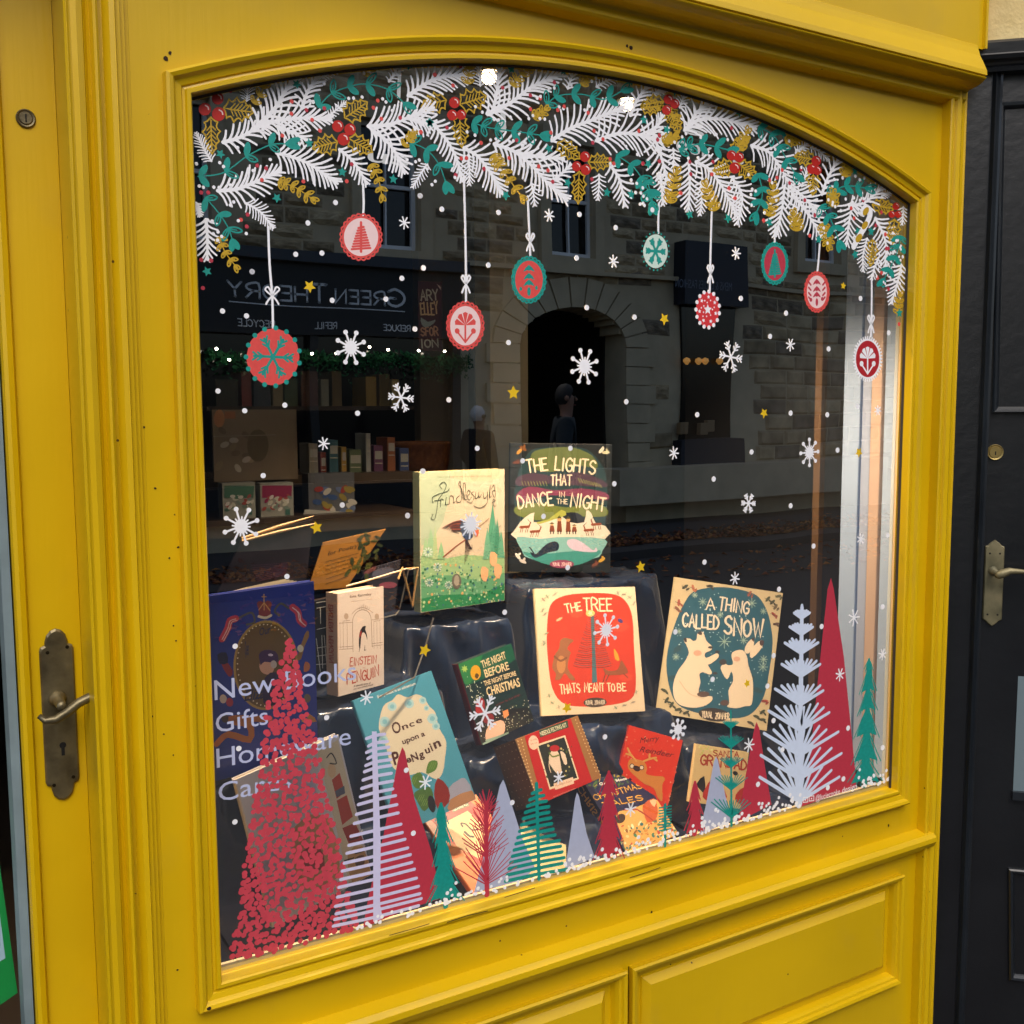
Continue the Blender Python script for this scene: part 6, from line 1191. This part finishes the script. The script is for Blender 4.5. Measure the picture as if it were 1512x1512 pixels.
# ================================================================ the street seen mirrored in the glass
D = 11.0
def V(px, py, d=D): p = P(px, py, d); return (p[0], p[2])
STN = [mat('sandstone_%d' % i, c, .95, noise=.3, nscale=3, bump=1.0, bscale=14, col2=c2) for i, (c, c2) in enumerate((('d0b990', '8c7a5e'), ('b8a380', '75674e'), ('dcc8a0', 'a08c6a'), ('a2927a', '645a4a')))]
SMO = mat('dressed_stone', 'cdbc9a', .9, noise=.2, nscale=3, bump=.4, bscale=20)
gr = MB(); gr.add([(-60, -60, -.35), (80, -60, -.35), (80, 30, -.35), (-60, 30, -.35)], [(0, 1, 2, 3)], mat('ground_stone', '4a4640', .95, noise=.3, nscale=2)); tag(gr.build('ground', None), kind='structure')
rd = MB(); rd.add([(-60, -8.2, -.34), (80, -8.2, -.34), (80, -1.9, -.34), (-60, -1.9, -.34)], [(0, 1, 2, 3)], mat('asphalt', '26282c', .8, noise=.3, nscale=30, bump=.4, bscale=90)); tag(rd.build('road', None), kind='structure')
PVS = mat('paving', '3c3a3a', .9, noise=.25, nscale=4)
for y0_, y1_, nm in ((-1.9, .06, 'pavement'), (-11, -8.2, 'pavement')):
    b = MB(); b.box((-60, y0_, -.35), (80, y1_, -.23), PVS); tag(b.build(nm, None), kind='structure')
# flagstones of the near pavement
pv = bpy.data.objects['pavement']; fm = None; cnt = 0
for i in range(22):
    for j in range(3):
        if fm is None:
            b = MB(); b.box((0, 0, 0), (.58, .58, .018), mat('flagstone', '38363a', .9, noise=.25, nscale=5)); o = b.build('flagstone', pv, bevel=.004); fm = o
        else: o = bpy.data.objects.new('flagstone', fm.data); COL.objects.link(o); o.parent = pv
        o.location = (-4+i*.6+(j % 2)*.3, -1.86+j*.6, -.232)
# autumn leaves along the far kerb
b = MB(); rl = random.Random(11); LM = [mat('leaf_'+c, c, .8) for c in ('7a3c1c', '8c5424', '5c2c18', 'a0682c', '4a2a1a')]
for i in range(5200):
    x = rl.uniform(1, 16); y = -8.6-abs(rl.gauss(0, .5)); y = max(y, -10.9) if rl.random() < .85 else rl.uniform(-8.2, -6.5); z = -.222 if y < -8.2 else -.33; a = rl.uniform(0, 6.28); r = rl.uniform(.03, .06); tz = rl.uniform(.0, .05)
    b.add([(x+r*math.cos(a), y+r*math.sin(a), z), (x+r*.6*math.cos(a+1.6), y+r*.6*math.sin(a+1.6), z+tz), (x-r*math.cos(a), y-r*math.sin(a), z+.004), (x+r*.6*math.cos(a-1.6), y+r*.6*math.sin(a-1.6), z+tz*.5)], [(0, 1, 2, 3)], LM[i % 5])
tag(b.build('fallen_leaves', None), 'brown autumn leaves drifted along the far kerb', 'leaves', kind='stuff')
bl = empty('stone_building', (7, -D, 0), label='sandstone building across the street, mirrored in the window', cat='building')
FX0, FX1, FZ1 = -6, 22, 6.9
w1 = (V(537, 369)[0], V(537, 369)[1], V(618, 369)[0]); w2 = (V(809, 378)[0], V(809, 378)[1], V(872, 378)[0])
WIN = [(w1[0], w1[2], 3.52, 5.15), (w2[0], w2[2], 3.62, 5.2), (2.55, 3.25, 3.45, 5.1), (-.6, .1, 3.45, 5.1), (13.0, 13.75, 3.9, 5.5)]
acx = (V(762, 500)[0]+V(926, 500)[0])/2; ahw = (V(926, 500)[0]-V(762, 500)[0])/2-.02; asp = 2.35; arz = 2.93
def arch_in(x, z, e=0):
    if abs(x-acx) > ahw+e: return False
    return z < asp+(arz-asp+e)*math.sqrt(max(0, 1-((x-acx)/(ahw+e))**2))
shopL = (-1.6, 6.55, 0, 3.45); shopR = (V(998, 400)[0], V(1088, 400)[0], 0, V(1000, 358)[1])
# wall core with openings: column strips
cuts = sorted(set([FX0, FX1, acx-ahw, acx+ahw]+[v for w_ in WIN for v in w_[:2]]+[acx-ahw+2*ahw*k/16 for k in range(17)]))
b = MB()
for a, c in zip(cuts[:-1], cuts[1:]):
    m_ = (a+c)/2; segs = [(-.35, FZ1)]
    for w_ in WIN:
        if w_[0] < m_ < w_[1]: segs = [(-.35, w_[2]), (w_[3], FZ1)]
    if abs(m_-acx) < ahw:
        top = asp+(arz-asp)*math.sqrt(max(0, 1-((m_-acx)/ahw)**2)); segs = [(top if s_[0] == -.35 else s_[0], s_[1]) for s_ in segs]
    for s_ in segs: b.box((a, -D-.5, s_[0]), (c, -D, s_[1]), SMO)
b.build('wall', bl, world=True)
b = MB(); b.box((acx-ahw, -D-4, 0), (acx-ahw+.05, -D-.5, 3), DRK); b.box((acx+ahw-.05, -D-4, 0), (acx+ahw, -D-.5, 3), DRK); b.box((acx-ahw, -D-4.05, 0), (acx+ahw, -D-4, 3), DRK); b.box((acx-ahw, -D-4, 3), (acx+ahw, -D-.5, 3.05), DRK); b.build('passage', bl, world=True)
# rusticated stones
SM = []
for k in range(8):
    b = MB(); rr = random.Random(k); vs = []
    for j in range(4):
        for i in range(5):
            u, v_ = i/4, j/3; eg = i in (0, 4) or j in (0, 3); vs.append((u, (.0 if eg else rr.uniform(.35, 1)), v_))
    b.add(vs, [(j*5+i, j*5+i+1, (j+1)*5+i+1, (j+1)*5+i)[::-1] for j in range(3) for i in range(4)], STN[k % 4]); o = b.build('stone', bl); SM.append(o)
lst = []; z = 3.42; row = 0
while z < 6.7:
    hh = .15+.03*((row*7) % 3); x = 1.0-rl.random()*.3
    while x < 16:
        L = rl.uniform(.28, .62); ok = not any(x+L > w_[0]-.17 and x < w_[1]+.17 and z+hh > w_[2]-.2 and z < w_[3]+.22 for w_ in WIN) and not (shopR[0]-.05 < x+L and x < shopR[1]+.05 and z < shopR[3]+.1)
        if ok: lst.append((x, z, L, hh))
        x += L
    z += hh; row += 1
z = .15
while z < 3.4:
    hh = .24; x = 6.6
    while x < 16:
        L = rl.uniform(.4, .8); L = min(L, 16.2-x)
        if x > 6.55 and not any(arch_in(x+L*f, z+g*hh, .34) for f in (0, .5, 1) for g in (0, 1)) and not (shopR[0] < x+L and x < shopR[1]): lst.append((x, z, L, hh))
        x += L
    z += hh
vx = lambda s_: abs(s_[0]-7.5)+abs(s_[1]-4)*1.4
lst.sort(key=vx); first = lst[:276]; rest = lst[276:]
for k, (x, z, L, hh) in enumerate(first):
    if k < 8: o = SM[k]
    else: o = bpy.data.objects.new('stone', SM[k % 8].data); COL.objects.link(o); o.parent = bl
    o.location = (x+.012-7, .002, z+.012); o.scale = (L-.024, .05, hh-.024)
b = MB()
for x, z, L, hh in rest:
    d_ = rl.uniform(.02, .045); b.add([(x+.01, -D+.003, z+.01), (x+L-.01, -D+.003, z+.01), (x+L-.01, -D+.003, z+hh-.01), (x+.01, -D+.003, z+hh-.01), (x+.05, -D+d_, z+.04), (x+L-.05, -D+d_, z+.04), (x+L-.05, -D+d_, z+hh-.04), (x+.05, -D+d_, z+hh-.04)],
        [(4, 7, 6, 5), (0, 4, 5, 1), (1, 5, 6, 2), (2, 6, 7, 3), (3, 7, 4, 0)], STN[rl.randrange(4)])
tag(b.build('stonework', bl, world=True), kind='stuff')
for k in range(13):
    a0 = math.pi*k/13+.012; a1 = math.pi*(k+1)/13-.012; b = MB(); q = []
    for r_ in (0, .42):
        for a in (a0, a1): q.append((acx-math.cos(a)*(ahw+r_), asp+math.sin(a)*(arz-asp+r_)))
    (x0_, z0_), (x1_, z1_), (x2_, z2_), (x3_, z3_) = q
    b.add([(x0_, -D+.003, z0_), (x1_, -D+.003, z1_), (x3_, -D+.003, z3_), (x2_, -D+.003, z2_)]+[(x0_, -D+.06, z0_), (x1_, -D+.06, z1_), (x3_, -D+.06, z3_), (x2_, -D+.06, z2_)], [(4, 5, 6, 7), (0, 1, 5, 4), (1, 2, 6, 5), (2, 3, 7, 6), (3, 0, 4, 7)], SMO); b.build('arch_stone', bl, world=True)
for s_ in (-1, 1):
    for k in range(8): b = MB(); xa = acx+s_*(ahw+.002); xb = acx+s_*(ahw+.42+.1*(k % 2)); z_ = .15+k*.275; b.box((min(xa, xb), -D+.003, z_+.006), (max(xa, xb), -D+.055, z_+.268), SMO); b.build('quoin', bl, world=True)
b = MB(); b.box((6.6, -D+.003, 3.38), (22, -D+.12, 3.44), SMO); b.build('string_course', bl, world=True)
WF = mat('sash_white', 'f2f3f4', .5); PG = mat('pane_dark', '0c0f12', .08)
for x0_, x1_, z0_, z1_ in WIN:
    b = MB()
    for a, c in (((x0_-.16, z0_-.18), (x1_+.16, z0_-.001)), ((x0_-.16, z1_+.001), (x1_+.16, z1_+.2)), ((x0_-.16, z0_), (x0_-.002, z1_)), ((x1_+.002, z0_), (x1_+.16, z1_))): b.box((a[0], -D+.004, a[1]), (c[0], -D+.09, c[1]), SMO)
    b.build('window_surround', bl, world=True)
    b = MB(); mx_ = (x0_+x1_)/2; mz = (z0_+z1_)/2
    for a, c in (((x0_, z0_), (x1_, z0_+.07)), ((x0_, z1_-.05), (x1_, z1_)), ((x0_, z0_+.071), (x0_+.05, z1_-.051)), ((x1_-.05, z0_+.071), (x1_, z1_-.051)), ((x0_+.051, mz-.025), (x1_-.051, mz+.025)), ((mx_-.012, z0_+.071), (mx_+.012, mz-.026)), ((mx_-.012, mz+.026), (mx_+.012, z1_-.051))): b.box((a[0], -D-.12, a[1]), (c[0], -D-.07, c[1]), WF)
    fr = b.build('window', bl, world=True); b = MB(); b.box((x0_+.02, -D-.16, z0_+.02), (x1_-.02, -D-.14, z1_-.02), PG); b.build('pane', fr, world=True)
b = MB(); b.box((FX0, -D-.6, FZ1), (FX1, -D+.25, FZ1+.25), SMO); b.build('eaves', bl, world=True)
# left shopfront opposite with its lettered fascia
fs_ = empty('refill_shop', (3, -D+.2, 0), label='dark shopfront with pale lettered fascia across the street', cat='shopfront')
FB = mat('fascia_black', '0b0d10', .5); PLT = mat('letter_grey', 'dfe3e6', .6)
zs0, zs1 = V(470, 497)[1], V(470, 392)[1]
b = MB(); b.box((-1.6, -D+.004, zs0), (6.5, -D+.2, zs1), FB); b.build('fascia', fs_, world=True)
b = MB(); b.box((-1.65, -D+.004, zs1+.001), (6.55, -D+.32, zs1+.13), mat('lead_grey', '3a3f46', .6)); b.build('cornice', fs_, world=True)
class Opp(Canvas): pass
cv = Canvas(lambda x, y: (lambda q: (q[0], q[2]))(P(x, y, D-.2)), abs(P(400, 501, D-.2)[2]-P(400, 500, D-.2)[2]), 0, dy=0)
# text reads from the street: running towards smaller x when mirrored, so lay it right to left in the photo
def otext(t_, xa, xb, z_, h_, st='serif'):
    c2 = Canvas(lambda x, y: (x, y), 1, 0, dy=0); c2.text(t_, (0, 0), (abs(xb-xa), 0), h_, PLT, w=h_*.15, style=st, jit=0)
    b = MB(); b.add([(max(xa, xb)-v[0], -D+.204, z_+v[2]) for v in c2.mb.v], [f[::-1] for f in []]+[list(f) for f in c2.mb.f], PLT); b.build('lettering', fs_, world=True)
Q1 = lambda px, py: V(px, py, D-.2)
xg, zg = Q1(600, 452); xy, zy = Q1(334, 444)
otext('G', xg, Q1(578, 450)[0], zg, .22); otext('REEN', Q1(572, 452)[0], Q1(497, 449)[0], zg, .17); otext('T', Q1(482, 449)[0], Q1(460, 448)[0], zg, .22); otext('HEORY', Q1(452, 448)[0], xy, zg, .17)
b = MB(); b.box((xy, -D+.2, zg-.07), (xg, -D+.206, zg-.058), PLT); b.build('sign_line', fs_, world=True)
zr = Q1(480, 486)[1]
otext('REDUCE', Q1(600, 0)[0], Q1(562, 0)[0], zr, .08); otext('REFILL', Q1(489, 0)[0], Q1(454, 0)[0], zr, .08); otext('RECYCLE', Q1(388, 0)[0], Q1(332, 0)[0], zr, .08)
b = MB()
for x in (-1.6, .4, 2.4, 4.4, 6.38): b.box((x, -D+.004, .1), (x+.12, -D+.16, zs0-.001), FB)
b.box((-1.6, -D+.005, .1), (6.5, -D+.15, .55), FB); b.build('window_posts', fs_, world=True)
b = MB(); b.box((-1.5, -D+.01, .55), (6.38, -D+.03, zs0), PG); b.build('pane', fs_, world=True)
gb = mat('garland_green', '1c6a38', .8, noise=.5, nscale=8); b = MB()
for i in range(1600):
    u = rl.random(); x = Q1(300, 540)[0]+u*(Q1(695, 560)[0]-Q1(300, 540)[0]); z_ = Q1(500, 520)[1]-abs(rl.gauss(0, .10))-(.16*abs(math.sin(u*9))*rl.random()); a = rl.uniform(0, 6.28); r = .05
    b.add([(x, -D+.2+rl.uniform(0, .1), z_), (x+r*math.cos(a), -D+.22, z_+r*math.sin(a)), (x+r*.6*math.cos(a+.9), -D+.24, z_+r*.6*math.sin(a+.9))], [(0, 1, 2)], gb)
tag(b.build('garland', None), 'green leafy garland over the opposite shop window', 'garland', kind='stuff')
FL = mat('fairy_light', 'fff2d8', .4, emit=30); fl0 = None
for px, py in ((310, 515), (328, 531), (368, 520), (397, 513), (375, 532), (493, 525), (542, 516), (569, 520), (611, 521), (648, 522), (455, 524)):
    x, z_ = Q1(px, py); b = MB(); b.lathe((x, -D+.36, z_-.02), (0, 0, 1), [(0, .012), (.014, .020), (.03, .010)], FL, 8)
    tag(b.build('fairy_light', None), 'tiny lit bulb hanging on the green garland across the street', 'light', 'fairy lights on the opposite garland')
# navy shop on the right
ns = empty('navy_shop', (shopR[0], -D+.2, 0), label='navy fashion shopfront beyond the stone arch across the street', cat='shopfront')
NV = mat('navy_paint', '141c2c', .5); b = MB(); zt_ = shopR[3]; b.box((shopR[0], -D+.004, zt_-.95), (shopR[1], -D+.25, zt_), NV); b.build('fascia', ns, world=True)
xa, xb = V(1085, 0, D-.25)[0], V(1005, 0, D-.25)[0]
c2 = Canvas(lambda x, y: (x, y), 1, 0, dy=0); c2.text('MENS & LADIES FASHION', (0, 0), (xa-xb, 0), .13, PLT, style='font'); b = MB(); b.add([(xa-v[0], -D+.254, zt_-.72+v[2]) for v in c2.mb.v], c2.mb.f, mat('letter_dim', '6a7484', .6)); b.build('lettering', ns, world=True)
b = MB(); b.box((shopR[0], -D+.004, .62), (shopR[1], -D+.22, .98), NV); b.build('stall_riser', ns, world=True)
b = MB(); b.box((shopR[0]+.1, -D+.004, .98), (shopR[1]-.1, -D+.05, zt_-.951), PG); b.build('pane', ns, world=True)
b = MB(); b.box((shopR[0]-1.5, -D+.003, .1), (shopR[1]+3, -D+.6, .62), SMO); b.build('plinth', ns, world=True)
wl = mat('warm_lamp', 'ffb860', .4, emit=.4)
for px in (1012, 1030, 1040, 1062): x, z_ = V(px, 538, D-.1); b = MB(); b.lathe((x, -D+.12, z_), (0, 0, 1), [(0, .02), (.05, .06), (.09, .05), (.11, .01)], wl, 10); tag(b.build('lamp', None), 'warm lit lamp in the navy shop window', 'lamp', 'warm lamps in the navy shop')
for i, (px, py) in enumerate(((1008, 632), (1038, 634), (1048, 630))): x, z_ = V(px, py, D-.1); b = MB(); b.box((x-.08, -D+.06, z_-.1), (x+.08, -D+.16, z_+.08), mat('parcel', '8c7454', .8)); tag(b.build('parcel', None, bevel=.01), 'small tan parcel standing in the navy shop window', 'parcel', 'parcels in the navy shop')

# people walking in the street (mirrored)
def person(x, y, gz, H, head, coat, hair, trous, label, skin='8a6450'):
    t = empty('person', (x, y, gz), label=label, cat='person'); k = H/1.75
    def skinned(name, joints, edges, m, sub=2, root=0):
        me = bpy.data.meshes.new(name); me.from_pydata([Vector(j[:3])*k for j in joints], edges, []); me.materials.append(m)
        o = bpy.data.objects.new(name, me); COL.objects.link(o); o.parent = t
        md = o.modifiers.new('skin', 'SKIN'); md.use_smooth_shade = True
        for i, j in enumerate(joints): sv = me.skin_vertices[0].data[i]; sv.radius = (j[3]*k, (j[4] if len(j) > 4 else j[3])*k); sv.use_root = (i == root)
        o.modifiers.new('sub', 'SUBSURF').levels = sub; o.modifiers['sub'].render_levels = sub; return o
    sk = mat('skin_tone', skin, .6)
    J = [(0, 0, .95, .14, .11), (0, .01, 1.15, .15, .11), (0, .01, 1.36, .17, .11), (0, .02, 1.47, .07), (0, .03, 1.52, .055), (0, .02, 1.60, .075, .085), (0, .02, 1.68, .075, .085),
         (-.17, .01, 1.42, .065), (-.24, 0, 1.15, .05), (-.22, .08, .92, .038), (.17, .01, 1.42, .065), (.26, 0, 1.17, .05), (.20, .14, 1.02, .038),
         (-.09, 0, .88, .095), (-.10, .05, .50, .065), (-.10, -.02, .10, .045), (-.10, .12, .04, .04), (.09, 0, .88, .095), (.10, .10, .50, .065), (.11, .16, .10, .045), (.11, .30, .05, .04)]
    E_ = [(0, 1), (1, 2), (2, 3), (3, 4), (4, 5), (5, 6), (2, 7), (7, 8), (8, 9), (2, 10), (10, 11), (11, 12), (0, 13), (13, 14), (14, 15), (15, 16), (0, 17), (17, 18), (18, 19), (19, 20)]
    skinned('body', J, E_, sk)
    for s_, (hx, hy, hz) in ((-1, (-.22, .08, .90)), (1, (.20, .15, 1.0))):
        fj = [(hx, hy, hz, .03, .018), (hx, hy+.02, hz-.07, .034, .016)]; fe = [(0, 1)]
        for q in range(4): o_ = (q-1.5)*.018; L = (.030, .036, .034, .026)[q]; n0 = len(fj); fj += [(hx+o_, hy+.028, hz-.09, .009), (hx+o_, hy+.036, hz-.09-L, .008), (hx+o_*.9, hy+.030, hz-.09-L*1.7, .007)]; fe += [(1, n0), (n0, n0+1), (n0+1, n0+2)]
        n0 = len(fj); fj += [(hx-s_*.035, hy+.03, hz-.045, .010), (hx-s_*.045, hy+.05, hz-.07, .009)]; fe += [(0, n0), (n0, n0+1)]
        skinned('hand', fj, fe, sk, 1)
    c = mat('coat_'+coat, coat, .85, noise=.2, nscale=6)
    CJ = [(0, -.005, .84, .17, .135), (0, .005, 1.12, .175, .135), (0, .005, 1.36, .19, .135), (0, .01, 1.47, .095), (-.18, .01, 1.42, .085), (-.245, 0, 1.15, .068), (-.225, .07, .96, .055), (.18, .01, 1.42, .085), (.265, 0, 1.17, .068), (.21, .12, 1.04, .055)]
    skinned('coat', CJ, [(0, 1), (1, 2), (2, 3), (2, 4), (4, 5), (5, 6), (2, 7), (7, 8), (8, 9)], c)
    TJ = [(0, 0, .88, .15, .12), (-.095, .01, .80, .10), (-.10, .05, .50, .08), (-.10, -.02, .10, .065), (.095, .01, .80, .10), (.10, .10, .50, .08), (.11, .16, .10, .065)]
    skinned('trousers', TJ, [(0, 1), (1, 2), (2, 3), (0, 4), (4, 5), (5, 6)], mat('cloth_'+trous, trous, .9))
    b = MB(); hm = mat('hair_'+hair, hair, .7); vs = []; fs2 = []
    for i in range(7):
        for j in range(14):
            th = i/6*2.3; ph = 2*math.pi*j/14; front = max(0, math.sin(ph)); th2 = th*(1-.62*front)+random.uniform(-.06, .06); vs.append(((.086*math.sin(th2)*math.cos(ph))*k, (.02+.094*math.sin(th2)*math.sin(ph)-.008)*k, (1.655+.104*math.cos(th2)+random.uniform(-.006, .006))*k))
    for i in range(6):
        for j in range(14): fs2.append((i*14+j, (i+1)*14+j, (i+1)*14+(j+1) % 14, i*14+(j+1) % 14))
    b.add(vs, fs2, hm); b.build('hair', t, smooth=True)
    for s_ in (-1, 1):
        b = MB(); b.lathe((s_*.03*k, .100*k, 1.645*k), (0, 1, 0), [(0, .011*k), (.006*k, .009*k), (.010*k, .003*k)], mat('eye', '2a2420', .3), 8); b.build('eye', t)
        b = MB(); b.lathe((s_*.082*k, .02*k, 1.635*k), (s_, .2, 0), [(0, .02*k), (.012*k, .024*k), (.018*k, .012*k)], sk, 8); b.build('ear', t)
    b = MB(); b.tube([(0, .100*k, 1.65*k), (0, .118*k, 1.62*k), (0, .108*k, 1.612*k)], [.008*k, .013*k, .008*k], sk, 8); b.build('nose', t)
    b = MB(); b.tube([(-.024*k, .098*k, 1.578*k), (0, .106*k, 1.576*k), (.024*k, .098*k, 1.578*k)], [.004*k, .007*k, .004*k], mat('lips', '8c4a40', .5), 6); b.build('mouth', t)
    t.rotation_euler = (0, 0, head); return t
pp = P(822, 545, 7.0); person(pp[0]+.05, -7.0, -.338, 2.02, R(-60), '18242a', '14110f', '14161c', 'man in a dark teal hooded coat crossing the street, mirrored under the arch')
pp = P(716, 600, 9.0); person(pp[0], -9.2, -.228, 1.70, R(-100), '101216', 'c9c6c0', '0e0f12', 'white haired person in a black coat, mirrored beside the stone pier')
